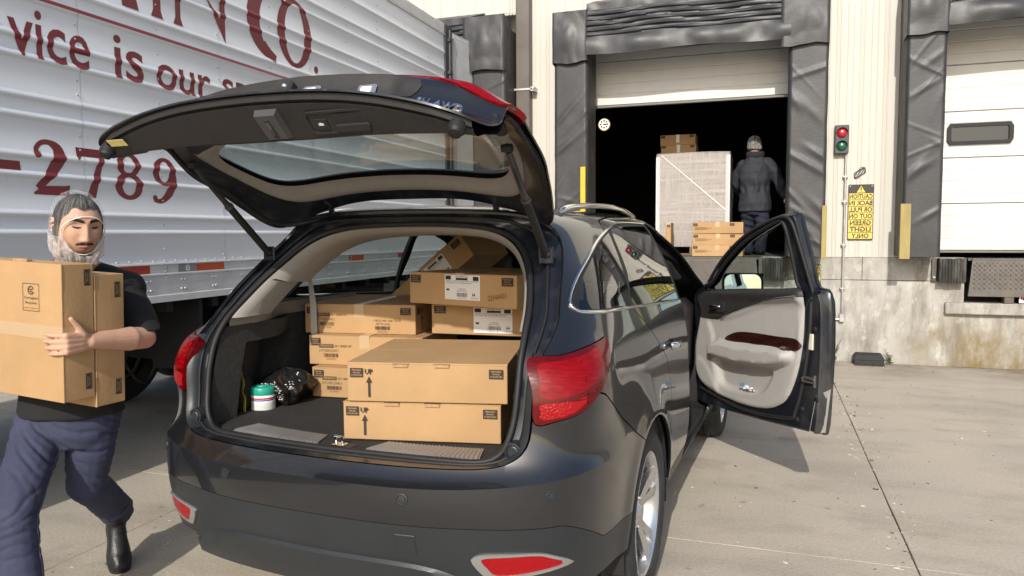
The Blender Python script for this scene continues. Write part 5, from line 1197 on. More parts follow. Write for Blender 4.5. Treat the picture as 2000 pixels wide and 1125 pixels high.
# weather lip along the gate sides, hinges, gas struts
for s in (1, -1):
    P_ = [(s*x_*.965, _ys0(x_*.96, min(z_, 1.668))+.036, z_) for x_, z_ in GS[22:62:2]]; b = MB(); b.tube([tuple(np.array(p)-hv) for p in P_], .010, 6); b.build('side_seal', M_rub, gt, 60)
    b = MB(); b.tube([(s*.40, .0, -.02), (s*.40, -.05, -.02), (s*.42, -.10, -.045)], [.012, .016, .018], 6); b.build('hinge_arm', M_flange, gt, 60)
GR = Matrix.Rotation(rad(GATE_ANG), 3, 'X')
for s in (1, -1):
    a = Vector((s*.655, -.455, 1.505)); cl = Vector((s*.668, -.70, 1.20)); top = HINGE+GOFF+GR @ (cl-HINGE); top = Vector((s*.668, -1.0, 1.862)) if False else top
    d = (top-a); ln = d.length; mid = a+d*.52
    st = bpy.data.objects.new('gas_strut', None); COL.objects.link(st); st.parent = car
    b = MB(); b.tube([a, a+d*.56], .0155, 14); b.build('cylinder', M_rub, st, 50); b = MB(); b.tube([a+d*.55, a+d*.60, a+d*.97], [.017, .012, .0105], 12); b.build('rod', M_flange, st, 50); b = MB(); b.tube([a+d*.545, a+d*.565], .0185, 14); b.build('collar', M_steel, st, 50)
    for p, nm in ((a, 'lower_mount'), (top, 'upper_mount')):
        b = MB(); b.lathe([(0, -.02), (.013, -.018), (.016, 0), (.013, .018), (0, .02)], 12, 'x', 0, p); b.build(nm, M_rub, st, 60)
    b = MB(); b.box((a.x-.03, a.y-.004, a.z-.035), (a.x+.03, a.y+.008, a.z+.03), .004); b.build('mount_plate', M_flange, st)
# ------------------------------------------------------------------ open front door
DH = Vector((.93, 2.25, 0)); dd = Vector((1.698-.93, 1.333-2.25, 0)).normalized()
fd = bpy.data.objects.new('front_door', None); COL.objects.link(fd); fd.parent = car; fd.location = DH; fd.rotation_euler = (0, 0, math.atan2(dd.y, dd.x))
# door coordinates: x along the door from the hinge, y outward skin (+) / cabin side (-), z up; the cabin side faces the camera
dmx = lambda P_: P_
OUTL = smoothpoly([(-.02,.40),(.3,.392),(.7,.418),(1.12,.452),(1.195,.475),(1.215,.70),(1.225,1.0),(1.205,1.25),(1.125,1.285),(1.11,1.40),(1.085,1.60),(1.065,1.685),(1.0,1.700),(.80,1.668),(.55,1.585),(.30,1.445),(.10,1.275),(-.09,1.165),(-.07,.9),(-.05,.6)], 4)
WIN = smoothpoly([(.06,1.19),(.5,1.22),(.985,1.258),(.995,1.30),(.985,1.50),(.965,1.625),(.92,1.652),(.78,1.612),(.55,1.525),(.30,1.385),(.12,1.25)], 5)
def dgrid(x0, x1, z0, z1, h): 
    nx, nzv = int((x1-x0)/h)+1, int((z1-z0)/h)+1; xx, zz = np.meshgrid(np.linspace(x0, x1, nx), np.linspace(z0, z1, nzv)); V = np.stack([xx.ravel(), 0*xx.ravel(), zz.ravel()], 1); id_ = np.arange(nx*nzv).reshape(nzv, nx)
    return V, [tuple(q) for q in np.stack([id_[:-1, :-1], id_[:-1, 1:], id_[1:, 1:], id_[1:, :-1]], -1).reshape(-1, 4)]
GV, GF = dgrid(-.14, 1.27, .36, 1.74, .014)
def dcut(fs): 
    V, F = GV, GF
    for i in range(len(fs)): V, F, fs = clip(V, F, fs[i], fs)
    return V, F
so = sdpoly(GV[:, [0, 2]], OUTL); sw = sdpoly(GV[:, [0, 2]], WIN); DX, DZ = GV[:, 0], GV[:, 2]
tumble = lambda z_: -.105*np.clip((z_-1.2)/.48, 0, 1)-.0*z_
def dshell(name, V, F, m, t=0., sm=40, parent=fd): return shell(name, (V, F), m, parent, t, True, sm)
V, F = dcut([so, -sw]); V = V.copy(); V[:, 1] = .0+tumble(V[:, 2])-.03*np.clip((.75-V[:, 2])/.4, 0, 1)**2; dshell('outer_skin', V, [f[::-1] for f in F], M_paint, t=.008)
# edge wall between skin and inner pressing
n_ = len(OUTL); b = MB(); inn_ = OUTL-0; cx, cz = .55, .95
nrm = np.stack([np.gradient(OUTL[:, 1]), -np.gradient(OUTL[:, 0])], 1); nrm /= np.linalg.norm(nrm, axis=1)[:, None]
lev = [(0, .0), (.0, -.025), (-.010, -.035), (-.014, -.075), (-.020, -.085)]
V = []
for off, yy in lev:
    P_ = OUTL+nrm*off*(1 if sdpoly((OUTL+nrm*.01)[:1], OUTL)[0] > 0 else -1)
    V += [(p[0], yy*(1 if p[1] < 1.25 else .62)+tumble(p[1]), p[1]) for p in P_]
b.add(V, [(k*n_+i, k*n_+(i+1) % n_, (k+1)*n_+(i+1) % n_, (k+1)*n_+i) for k in range(len(lev)-1) for i in range(n_)]); b.build('door_edge', M_flange, fd, 35)
PAN = smoothpoly([(.0,1.165),(.02,1.02),(-.035,.80),(-.02,.62),(.06,.535),(.25,.495),(.55,.487),(.78,.520),(.93,.60),(1.02,.76),(1.065,.95),(1.075,1.15),(1.07,1.262),(.9,1.256),(.5,1.222)], 5)
# inner pressing (dark painted) all over, with window hole
V, F = dcut([so+.019, -sw]); V = V.copy(); V[:, 1] = np.where(V[:, 2] < 1.25, -.085, -.053)+tumble(V[:, 2]); 
blend = np.clip((V[:, 2]-1.2)/.1, 0, 1); V[:, 1] = -.085+.032*blend+tumble(V[:, 2])+.045*np.clip((-sdpoly(V[:, [0, 2]], PAN)-.02)/.03, 0, 1)*(1-blend); dshell('inner_pressing', V, F, M_flange, sm=50)
# window frame rubber, glass
b = MB(); b.tube([(p[0], -.056+tumble(p[1])*1, p[1]) for p in WIN]+[(WIN[0][0], -.056+tumble(WIN[0][1]), WIN[0][1])], .011, 8); b.build('window_rubber', M_rub, fd, 60)
V, F = dcut([sw-.006]); V = V.copy(); V[:, 1] = -.022+tumble(V[:, 2]); dshell('window_glass', V, F, M_glass_c)
P_ = smoothpoly([(.02,.50),(.5,.455),(.95,.50),(1.02,.56),(1.08,.75),(1.12,1.0),(1.13,1.20)], 6, False); b = MB(); b.tube([(p[0], -.088, p[1]) for p in P_], .012, 8); b.build('door_seal', M_rub, fd, 60)
P_ = smoothpoly([(1.13,1.22),(1.115,1.3),(1.065,1.55),(1.03,1.655),(.95,1.672),(.78,1.635),(.54,1.548),(.29,1.41),(.08,1.25)], 5, False); b = MB(); b.tube([(p[0], -.062+tumble(p[1]), p[1]) for p in P_], .011, 8); b.build('frame_seal', M_rub, fd, 60)
# trim panel: outline, split into dark upper, grey lower, with relief
sp = sdpoly(GV[:, [0, 2]], PAN)
zdk = np.interp(DX, [-.1, .12, .25, .36, .6, .85, 1.1], [1.0, 1.0, 1.005, 1.05, 1.13, 1.195, 1.225]); f_dk = zdk-DZ
ARM = smoothpoly([(.205,.80),(.23,.765),(.45,.76),(.80,.785),(.985,.835),(.985,.905),(.80,.895),(.5,.875),(.30,.868),(.225,.85)], 4); sa = sdpoly(GV[:, [0, 2]], ARM)
POC = smoothpoly([(.22,.745),(.42,.748),(.80,.765),(.78,.66),(.70,.60),(.52,.565),(.30,.565),(.24,.66)], 4); spo = sdpoly(GV[:, [0, 2]], POC)
SPK = smoothpoly([(.01,.72),(.11,.70),(.20,.62),(.25,.545),(.17,.53),(.06,.56),(.0,.64)], 4); ssp = sdpoly(GV[:, [0, 2]], SPK)
SWP = smoothpoly([(.15,1.0),(.19,.90),(.20,.76),(.24,.60),(.32,.505),(.8,.53),(.95,.64),(1.03,.83),(1.05,1.0),(1.05,1.20),(.75,1.15),(.4,1.04)], 4); ssw = sdpoly(GV[:, [0, 2]], SWP)
sstep = lambda a, c, x_: np.clip((x_-a)/(c-a), 0, 1)**2*(3-2*np.clip((x_-a)/(c-a), 0, 1))
def relief(V):
    P2 = V[:, [0, 2]]; r0 = np.clip(-sdpoly(P2, PAN)/.03, 0, 1)**.5*.032; a = 1-sstep(-.02, .012, sdpoly(P2, ARM)); pk = 1-sstep(-.022, .004, sdpoly(P2, POC)); sk = 1-sstep(-.010, .002, sdpoly(P2, SPK)); sw_ = 1-sstep(-.02, .01, sdpoly(P2, SWP))
    belt = sstep(1.14, 1.235, P2[:, 1])
    return -.085-r0-.060*a+.046*pk*(1-a)-.007*sk+.014*sw_*(1-a)*(1-pk)-.020*belt
for nm, fs, m in (('upper_trim', [sp, f_dk], M_trimd), ('lower_trim', [sp, -f_dk+.0, ], mat('door_trim_grey', (.37, .36, .345), .6, var=.03, vscale=14, bump=.0004, bscale=300))):
    V, F = dcut(fs); V = V.copy(); V[:, 1] = relief(V); dshell(nm, V, F, m, sm=60)
P_ = smoothpoly([(.30,1.018),(.36,1.05),(.6,1.13),(.85,1.193),(1.055,1.225)], 6, False); b = MB(); b.tube([(p[0], float(relief(np.array([[p[0], 0, p[1]]]))[0])-.004, p[1]) for p in P_], .0065, 8); b.build('chrome_strip', M_chrome, fd, 60)
WD = smoothpoly([(.335,.885),(.45,.945),(.62,.965),(.85,.972),(1.045,.975),(1.04,.91),(.85,.908),(.6,.895)], 4); swd = sdpoly(GV[:, [0, 2]], WD)
V, F = dcut([swd]); V = V.copy(); V[:, 1] = relief(V)-.006; dshell('wood_strip', V, F, mat('dark_wood', (.028, .0075, .006), .12, coat=1., var=.5, vscale=5, stretch=(2, 1, 30)), t=.004)
b = MB(); b.prism(rrect(.185, .345, 1.06, 1.135, .02), -.128, -.122); b.build('handle_bezel', M_black, fd); b = MB(); b.tube([(.30, -.128, 1.10), (.285, -.148, 1.098), (.215, -.150, 1.090), (.205, -.130, 1.09)], [.008, .012, .012, .006], 8); b.build('pull_handle', mat('dark_chrome', (.35, .35, .36), .2, metal=1), fd, 60)
b = MB(); b.box((1.122, -.094, .93), (1.152, -.082, 1.02), .002); b.build('certification_label', mat('label_cream', (.65, .62, .5), .5), fd)
b = MB(); b.box((1.08, -.10, .76), (1.175, -.08, .775), .003); b.box((1.16, -.095, .72), (1.18, -.03, .79), .004); b.tube([(1.085, -.10, .765), (1.1, -.112, .75), (1.17, -.10, .75)], .006, 6); b.build('door_latch', M_steel, fd)
b = MB(); b.add([(1.135, -.088, .455), (1.20, -.03, .47), (1.222, -.02, .72), (1.185, -.088, .68)], [(0, 1, 2, 3)]); b.build('scuff_film', M_satin, fd)
for x_, z_ in ((1.16, 1.05), (1.07, .58), (1.03, .51), (1.19, .66)):
    b = MB(); b.lathe([(0, -.012), (.014, -.010), (.016, -.002)], 12, 'y', 0, (x_, -.082, z_)); b.build('plug', M_rub, fd, 50)
b = MB(); b.tube([(-.02, -.05, .425), (.3, -.055, .415), (.7, -.055, .44), (1.14, -.05, .475)], .020, 8); b.build('sill_seal', M_rub, fd, 60)
# things in the pocket stay with the door: crumpled white paper and bottle cap
# door mirror seen through the glass
mr_ = bpy.data.objects.new('door_mirror', None); COL.objects.link(mr_); mr_.parent = fd; mr_.location = (.20, .12, 1.215); mr_.rotation_euler = (0, 0, rad(62))
b = MB(); b.grid(lambda u, v: (-.135+.27*u, .10*math.sin(math.pi*min(max(v, .0), 1))**.5*(1-.5*abs(2*u-1)**3)+.0, -.095+.19*v), 16, 12); MBm = b.build('mirror_shell', M_paint, mr_, 60)
P_ = rrect(-.125, .125, -.085, .088, .05, 6); b = MB(); b.add([(x_, .0, z_) for x_, z_ in P_]+[(x_*1.06, -.004, z_*1.06) for x_, z_ in P_]+[(x_*1.1, .03, z_*1.1) for x_, z_ in P_], [(k*28+i, k*28+(i+1) % 28, (k+1)*28+(i+1) % 28, (k+1)*28+i) for k in (0, 1) for i in range(28)]); b.build('mirror_bezel', M_rub, mr_, 40)
b = MB(); b.add([(x_, .0, z_) for x_, z_ in P_], [tuple(range(28))]); mg = b.build('mirror_glass', mat('mirror', (.75, .85, .88), .02, metal=1.), mr_); mg.rotation_euler = (rad(-3), 0, rad(6))
b = MB(); b.tube([(-.09, .06, -.06), (-.15, -.02, -.07)], [.04, .03], 10); b.build('mirror_arm', M_rub, mr_, 60)
# ------------------------------------------------------------------ cardboard boxes
M_card = mat('cardboard', (.44, .275, .132), .85, var=.07, vscale=5, bump=.0009, bscale=60, dirt=(.36, .21, .09), dscale=3, damt=.35)
_t = M_card.node_tree; _p = _t.nodes['Principled BSDF']; _l = _p.inputs['Base Color'].links[0].from_socket; _o = _t.nodes.new('ShaderNodeObjectInfo'); _r = _t.nodes.new('ShaderNodeMapRange'); _r.inputs[3].default_value = .87; _r.inputs[4].default_value = 1.08
_m = _t.nodes.new('ShaderNodeMix'); _m.data_type = 'RGBA'; _m.blend_type = 'MULTIPLY'; _m.inputs[0].default_value = 1; _t.links.new(_o.outputs['Random'], _r.inputs[0]); _t.links.new(_l, _m.inputs[6]); _t.links.new(_r.outputs[0], _m.inputs[7]); _t.links.new(_m.outputs[2], _p.inputs['Base Color'])
M_card_e = mat('cardboard_edge', (.40, .25, .12), .9, var=.2, vscale=60)
M_ink = mat('box_ink', (.035, .028, .024), .8); M_ink2 = mat('box_print', (.10, .065, .035), .85); M_tape = mat('packing_tape', (.52, .37, .22), .22, coat=.5); M_tape2 = mat('shiny_tape', (.74, .70, .66), .14, coat=1., spec=.8)
M_paper = mat('paper_label', (.80, .79, .77), .6)
CR = Matrix.Translation(CARO) @ Matrix.Rotation(CARROT, 4, 'Z')
_deck = {}
def decal_text(body, w_, h_, bold=.01):
    k = (body, round(w_, 4), round(h_, 4), bold)
    if k not in _deck: V, F = fit_text(body, 0, w_, 0, h_, bold=bold, res=1); _deck[k] = ([(v.x, v.y) for v in V], F)
    return _deck[k]
class Face:
    """a box face: u right, v up, origin at its lower left corner"""
    def __init__(s, o, u, v): s.o, s.u, s.v = Vector(o), Vector(u).normalized(), Vector(v).normalized(); s.n = s.u.cross(s.v)
    def p(s, u, v, h=.0006): return tuple(s.o+s.u*u+s.v*v+s.n*h)
    def rect(s, b, u0, v0, u1, v1, h=.0006, mi=0): b.quad(s.p(u0, v0, h), s.p(u1, v0, h), s.p(u1, v1, h), s.p(u0, v1, h), mi)
    def text(s, b, body, u0, v0, w_, h_, h=.0012, mi=0, rot=0, bold=.01):
        V, F = decal_text(body, w_, h_, bold); c, d = math.cos(rot), math.sin(rot); b.add([s.p(u0+c*x-d*y, v0+d*x+c*y, h) for x, y in V], F, mi)
def stamp(par, f, u, v, w_=.068, h_=.040):
    b = MB(); f.rect(b, u, v, u+w_, v+h_); o = b.build('black_label', M_ink, par, fix=False); b = MB()
    for k, (t, a) in enumerate((('PERISHABLE', .68), ('FRAGILE', .5), ('STORE FROZEN', .84))): f.text(b, t, u+w_*(1-a)/2, v+h_*(.70-.28*k), w_*a, h_*.17)
    b.build('label_text', M_card, par, fix=False)
def stamp_v(par, f, u, v, w_=.040, h_=.068):
    b = MB(); f.rect(b, u, v, u+w_, v+h_); b.build('black_label', M_ink, par, fix=False); b = MB()
    for k, (t, a) in enumerate((('PERISHABLE', .68), ('FRAGILE', .5), ('STORE FROZEN', .84))): f.text(b, t, u+w_*(.34+.28*k), v+h_*(1-a)/2, h_*a, w_*.15, rot=math.pi/2)
    b.build('label_text', M_card, par, fix=False)
def up_arrow(par, f, u, v, h_=.085):
    b = MB(); f.rect(b, u-.0045, v, u+.0045, v+h_-.022); b.add([f.p(u-.012, v+h_-.024), f.p(u+.012, v+h_-.024), f.p(u, v+h_)], [(0, 1, 2)]); b.build('arrow_mark', M_ink, par, fix=False)
    b = MB(); f.text(b, 'UP', u-.016, v+h_+.006, .032, .021, .0008, bold=.035); b.build('up_mark', M_ink, par, fix=False)
def barcode(b, f, u, v, w_, h_, seed=1, mi=0):
    r = random.Random(seed); x_ = u
    while x_ < u+w_: d = r.choice((.0009, .0014, .0024)); f.rect(b, x_, v, x_+d, v+h_, .001, mi); x_ += d+r.choice((.0011, .002))
def codes(par, f, u, v, seed=1):
    b = MB(); f.rect(b, u, v+.062, u+.074, v+.079, .0006); b.build('item_code', M_ink2, par, fix=False); b = MB(); f.text(b, 'ITEM #N-6102', u+.005, v+.066, .064, .010); b.build('code_text', M_card, par, fix=False)
    b = MB(); f.text(b, '2# 9 GRAIN 3/4"', u+.080, v+.064, .088, .013, .0008, bold=0); f.text(b, 'LOT CODE: 2216002 1', u, v+.042, .10, .012, .0008, bold=0); barcode(b, f, u+.022, v+.016, .075, .018, seed); f.text(b, '21160021', u+.036, v+.004, .046, .008, .0008, bold=0); b.build('print', M_ink2, par, fix=False)
def white_label(par, f, u, v, w_=.205, h_=.112, seed=1):
    b = MB(); f.rect(b, u, v, u+w_, v+h_, .0008); b.build('paper_label', M_paper, par, fix=False)
    b = MB(); f.rect(b, u+.005, v+h_-.022, u+.037, v+h_-.004, .0012); f.rect(b, u+w_-.040, v+h_-.024, u+w_-.008, v+h_-.006, .0012); f.rect(b, u+.066, v+h_-.023, u+.134, v+h_-.013, .0012); f.rect(b, u+.010, v+.040, u+.027, v+.049, .0012)
    f.text(b, 'DRY-BAKE ROLLS', u+.064, v+h_-.010, .072, .008, .0012); f.text(b, 'ENRICHED FLOUR WATER YEAST SUGAR SALT SOYBEAN OIL WHEAT GLUTEN', u+.008, v+h_-.031, .185, .0055, .0012, bold=0); f.text(b, 'MALTED BARLEY FLOUR DOUGH CONDITIONER ASCORBIC ACID', u+.008, v+h_-.039, .150, .0055, .0012, bold=0)
    f.text(b, '6 PIECES', u+.080, v+.045, .042, .007, .0012, bold=0); f.text(b, 'NET WT 24 LBS', u+.074, v+.036, .055, .007, .0012, bold=0); barcode(b, f, u+.070, v+.014, .062, .018, seed); f.text(b, '0 21160 0021', u+.074, v+.005, .05, .006, .0012, bold=0)
    for k in range(2): f.rect(b, u+.162+.010*k, v+.018, u+.165+.010*k, v+.034, .0012)
    f.rect(b, u+.160, v+.022, u+.177, v+.026, .0012); f.text(b, 'KEEP FROZEN', u+.153, v+.008, .040, .005, .0012, bold=0); stuff(b.build('label_print', M_ink, par, fix=False))
BOXES = 'brown cardboard cartons'
def carton(label, W, D, H, M, group, seed=1, tape='y', lip=None, m=M_card, name='cardboard_box'):
    """M: world matrix of the lower front left corner (x right, y back, z up)"""
    t = thing(name, label, 'box', (0, 0, 0), 0, group); t.matrix_world = M; r = random.Random(seed); wv = lambda: r.uniform(-.002, .002)
    b = MB(); n = 10
    def side(P, Q, out):   # slightly bulging walls
        P, Q, out = Vector(P), Vector(Q), Vector(out); b.grid(lambda u, v: tuple(P.lerp(Q, u)+Vector((0, 0, H*v))+out*((.0035+.003*nz(u*3, v*2, seed*1.7, 1.))*math.sin(math.pi*u)*math.sin(math.pi*v)-.0025*max(0, nz(u*5, v*3, seed*3.1, 1.)-.1))), n, 4)
    e = .0025
    side((e, 0, e), (W-e, 0, e), (0, -1, 0)); side((W, e, e), (W, D-e, e), (1, 0, 0)); side((W-e, D, e), (e, D, e), (0, 1, 0)); side((0, D-e, e), (0, e, e), (-1, 0, 0))
    V = [tuple(v) for v in b.V]; b.V = [(x, y, min(z, H-e)) for x, y, z in V]
    for (p, q) in (((e, 0), (0, e)), ((W, e), (W-e, 0)), ((W-e, D), (W, D-e)), ((0, D-e), (e, D))): b.quad((q[0], q[1], e), (p[0], p[1], e), (p[0], p[1], H-e), (q[0], q[1], H-e))
    b.quad((e, e, 0), (e, D-e, 0), (W-e, D-e, 0), (W-e, e, 0))
    for (p, q) in (((e, 0), (W-e, 0)), ((W, e), (W, D-e)), ((W-e, D), (e, D)), ((0, D-e), (0, e))):
        c = lambda a, z: (min(max(a[0], e), W-e), min(max(a[1], e), D-e), z)
        b.quad((p[0], p[1], e), (q[0], q[1], e), c(q, 0), c(p, 0))
    b.build('carton', m, t, 40)
    # two top flaps meeting in the middle, each a sheet of board
    th = .004
    for k in (0, 1):
        f = MB()
        if tape == 'x': lo, hi = ((.0, .0), (W, D/2-.0012)) if k == 0 else ((.0, D/2+.0012), (W, D))
        else: lo, hi = ((0, 0), (W/2-.0012, D)) if k == 0 else ((W/2+.0012, 0), (W, D))
        hz = r.uniform(0, .0045); f.box((lo[0]-.001, lo[1]-.001, H-e-.0005), (hi[0]+.001, hi[1]+.001, H+hz), .0012); f.build('top_flap', m, t)
    b = MB(); z = H+.0032
    if tape == 'x': b.box((.0, D/2-.026, z-.0004), (W, D/2+.026, z+.0002)); b.box((-.0035, D/2-.026, H-.06), (-.0030, D/2+.026, z)); b.box((W+.0030, D/2-.026, H-.06), (W+.0035, D/2+.026, z))
    else: b.box((W/2-.026, 0, z-.0004), (W/2+.026, D, z+.0002)); b.box((W/2-.026, -.0038, H-.06), (W/2+.026, -.0033, z))
    b.build('tape', M_tape if lip is None else M_tape2, t)
    if lip:
        for x_ in lip:
            f = MB(); f.box((x_-.028, -.0062, H-.012), (x_+.028, -.0036, H-.0008), .001); o = f.build('tuck_tab', M_card_e, t); f = MB(); f.box((x_-.030, -.0042, H-.0018), (x_+.030, .004, H+.0012)); f.build('slot', M_ink2, t)
    return t
def front(W, H): return Face((0, -.0042, 0), (1, 0, 0), (0, 0, 1))
def right(W, D): return Face((W+.0042, 0, 0), (0, 1, 0), (0, 0, 1))
def place(x, y, z, ang, roll=0., pitch=0.): return CR @ Matrix.Translation((x, y, z)) @ Matrix.Rotation(rad(ang), 4, 'Z') @ Matrix.Rotation(rad(pitch), 4, 'X') @ Matrix.Rotation(rad(roll), 4, 'Y')
G1 = 'cardboard boxes loaded in the back of the car'
bx = carton('cardboard box at the bottom front of the load, UP arrow, just behind the sill', .60, .60, .143, place(-.029, -.806, .8165, 13.8), G1, 1, 'x', (.19, .345)); f = front(.6, .145); stamp(bx, f, .012, .092, .05, .034); stamp(bx, f, .535, .094, .053, .034); up_arrow(bx, f, .085, .018, .078)
bx = carton('cardboard box with UP arrow and shiny taped lid, upper of the two front boxes', .602, .62, .143, place(-.004, -.812, .964, 15.2), G1, 2, 'x', (.205, .36)); f = front(.6, .145); stamp(bx, f, .012, .092, .05, .034); stamp(bx, f, .535, .094, .053, .034); up_arrow(bx, f, .085, .018, .078)
bx = carton('cardboard box on the cargo floor, lowest of the left stack', .58, .56, .141, place(-.605, -.235, .8165, 7.5), G1, 3); f = front(.6, .145); stamp(bx, f, .012, .094, .05, .036); codes(bx, f, .055, .022, 3)
bx = carton('cardboard box in the middle of the left stack, partly hidden by the front boxes', .58, .56, .141, place(-.665, -.175, .959, 9.5), G1, 4); f = front(.6, .145); stamp(bx, f, .012, .094, .05, .036); codes(bx, f, .055, .022, 4)
bx = carton('wide cardboard box topping the left stack, two black labels and two bar codes', .575, .58, .141, place(-.735, -.11, 1.102, 10.3), G1, 5); f = front(.575, .145); stamp(bx, f, .012, .096, .05, .034); stamp(bx, f, .50, .096, .053, .034); codes(bx, f, .058, .022, 5)
b = MB(); f.text(b, '6 PIECES PER CASE', .36, .062, .10, .010, .0008, bold=0); f.text(b, 'NET WT 24 LBS', .375, .046, .07, .009, .0008, bold=0); barcode(b, f, .37, .022, .075, .018, 9); f.text(b, '50021160', .382, .009, .05, .008, .0008, bold=0); f.rect(b, .47, .066, .50, .068); f.rect(b, .47, .076, .50, .078); f.rect(b, .47, .066, .472, .078); f.rect(b, .498, .066, .50, .078); b.build('print', M_ink2, bx, fix=False)
fr_ = right(.575, .58); stamp(bx, fr_, .012, .096, .05, .034); up_arrow(bx, fr_, .085, .015, .078)
bx = carton('cardboard box with a half shaded white label, under the top right box', .60, .55, .143, place(-.085, .0, 1.113, 5), G1, 6); f = front(.6, .145); stamp(bx, f, .015, .098, .06, .034); white_label(bx, f, .215, .012, .19, .118, 2)
bx = carton('cardboard box on top at right of the load, white label and red dated code', .625, .56, .145, place(-.176, -.045, 1.262, -13.8), G1, 7); f = front(.625, .145); stamp(bx, f, .012, .098, .062, .036); stamp(bx, f, .548, .098, .062, .036); white_label(bx, f, .225, .028, .205, .112, 3)
b = MB(); f.text(b, '22160021', .475, .030, .10, .022, .0008, rot=rad(10), bold=0); b.build('dated_code', mat('code_brown', (.13, .055, .025), .8), bx, fix=False)
M_h = CR @ Matrix.Translation((-.23, .60, 1.585)) @ Matrix.Rotation(rad(38), 4, 'Y').inverted() @ Matrix.Translation((-.58, 0, -.145))
bx = carton('cardboard box tipped up on its edge behind the load', .58, .50, .145, M_h, G1, 8); f = front(.58, .145); stamp(bx, f, .50, .098, .06, .036); white_label(bx, f, .24, .012, .19, .118, 4)
# ---- boxes the man carries
MAN_M = Matrix.Translation((-2.472, 2.045, .962)) @ Matrix.Rotation(rad(-4), 4, 'Z') @ Matrix.Rotation(rad(2.2), 4, 'Y')
def carried(label, off, dz, seed):
    # stands on its narrow side: the big taped face looks at the street
    W, D, H = .53, .518, .128
    M = MAN_M @ Matrix.Translation((-W, off, dz)) @ Matrix.Rotation(rad(90), 4, 'X') @ Matrix.Translation((0, 0, -H)) 
    bx = carton(label, W, D, H, M, 'boxes the man carries', seed, 'x'); return bx, W, D, H
bx, W_, D_, H_ = carried('cardboard box held upright nearest the street, recycling mark beside its taped seam', 0, 0, 12)
f = Face((W_+.0042, 0, 0), (0, 0, -1), (0, 1, 0)); f.o = Vector((W_+.0042, 0, H_)); stamp_v(bx, f, .086, .435, .026, .062); stamp_v(bx, f, .086, .035, .026, .062)
ff = Face((0, 0, H_+.0048), (1, 0, 0), (0, 1, 0)); b = MB(); u0, v0 = W_-.212, .335
for a_, c_ in (((0, 0), (.092, .002)), ((0, .103), (.092, .105)), ((0, 0), (.002, .105)), ((.090, 0), (.092, .105))): ff.rect(b, u0+a_[0], v0+a_[1], u0+c_[0], v0+c_[1])
ff.text(b, 'Corrugated', u0+.008, v0+.042, .076, .014, .0008); ff.text(b, 'Recycles', u0+.015, v0+.024, .062, .013, .0008); ff.text(b, 'www.corrugated.org', u0+.008, v0+.008, .076, .007, .0008, bold=0)
V = []
for k in range(25):
    a = rad(20+320*k/24); V += [ff.p(u0+.046+.017*math.cos(a), v0+.079+.017*math.sin(a)), ff.p(u0+.046+.0125*math.cos(a), v0+.079+.0125*math.sin(a))]
b.add(V, [(2*k, 2*k+1, 2*k+3, 2*k+2) for k in range(24)]); ff.rect(b, u0+.036, v0+.080, u0+.056, v0+.084); ff.rect(b, u0+.040, v0+.072, u0+.052, v0+.077); b.build('recycling_mark', M_ink2, bx, fix=False)
b = MB(); b.box((.25, D_-.002, H_-.03), (.33, D_+.012, H_-.004), .003); b.build('torn_flap', M_card_e, bx)
bx, W_, D_, H_ = carried('cardboard box held upright behind the front one, against the black shirt', .134, -.045, 13)
f = Face((W_+.0042, 0, H_), (0, 0, -1), (0, 1, 0)); stamp_v(bx, f, .082, .425, .026, .062); stamp_v(bx, f, .082, .035, .026, .062)
# ------------------------------------------------------------------ things in the cargo pocket
cn = thing('wipes_canister', 'white wipes canister with teal lid in the left cargo pocket', 'canister', CR @ Vector((-.672, -.50, .80)), 0)
b = MB(); b.lathe([(0, 0), (.050, 0), (.052, .004), (.052, .080), (.050, .083)], 32); b.build('tub', M_white, cn, 40)
b = MB(); b.lathe([(.053, .078), (.054, .081), (.054, .104), (.050, .112), (.046, .114), (.030, .115), (.028, .119), (0, .119)], 32); b.build('lid', mat('teal_plastic', (.02, .33, .24), .35), cn, 40)
b = MB(); b.lathe([(.0525, .060), (.0525, .067)], 32); b.build('red_band', mat('label_red', (.50, .02, .03), .5), cn, 60); b = MB(); b.lathe([(.0525, .053), (.0525, .0585)], 32); b.build('blue_band', mat('label_blue', (.03, .07, .35), .5), cn, 60)
b = MB()
for k in range(6): b.lathe([(.0526, .012+.006*k), (.0526, .0135+.006*k)], 32)
stuff(b.build('fine_print', mat('print_grey', (.35, .36, .4), .6), cn, 60))
bg_ = thing('plastic_bag', 'crumpled black plastic bag with white print behind the canister', 'bag', CR @ Vector((-.665, -.36, .815)), CARROT)
M_bag = mat('bag_film', (.012, .012, .013), .22, spec=.7, bump=.004, bscale=30)
b = MB()
def bagf(u, v):
    a = u*2*math.pi; t_ = (v-.5)*math.pi; r0 = math.cos(t_); n1 = .35*nz(math.cos(a)*2.2+7, math.sin(a)*2.2, v*4, 1.)+.16*abs(nz(math.cos(a)*5, math.sin(a)*5, v*9+3, 1.)); k = 1+n1
    return (.115*r0*math.cos(a)*k, .13*r0*math.sin(a)*k, max(.0, .07+.075*math.sin(t_)*k+.02*math.sin(a*3)*r0))
b.grid(bagf, 60, 36); bag = b.build('film', M_bag, bg_, 50)
bvb = BVHTree.FromPolygons([v.co for v in bag.data.vertices], [tuple(p.vertices) for p in bag.data.polygons])
b = MB(); rr_ = random.Random(4)
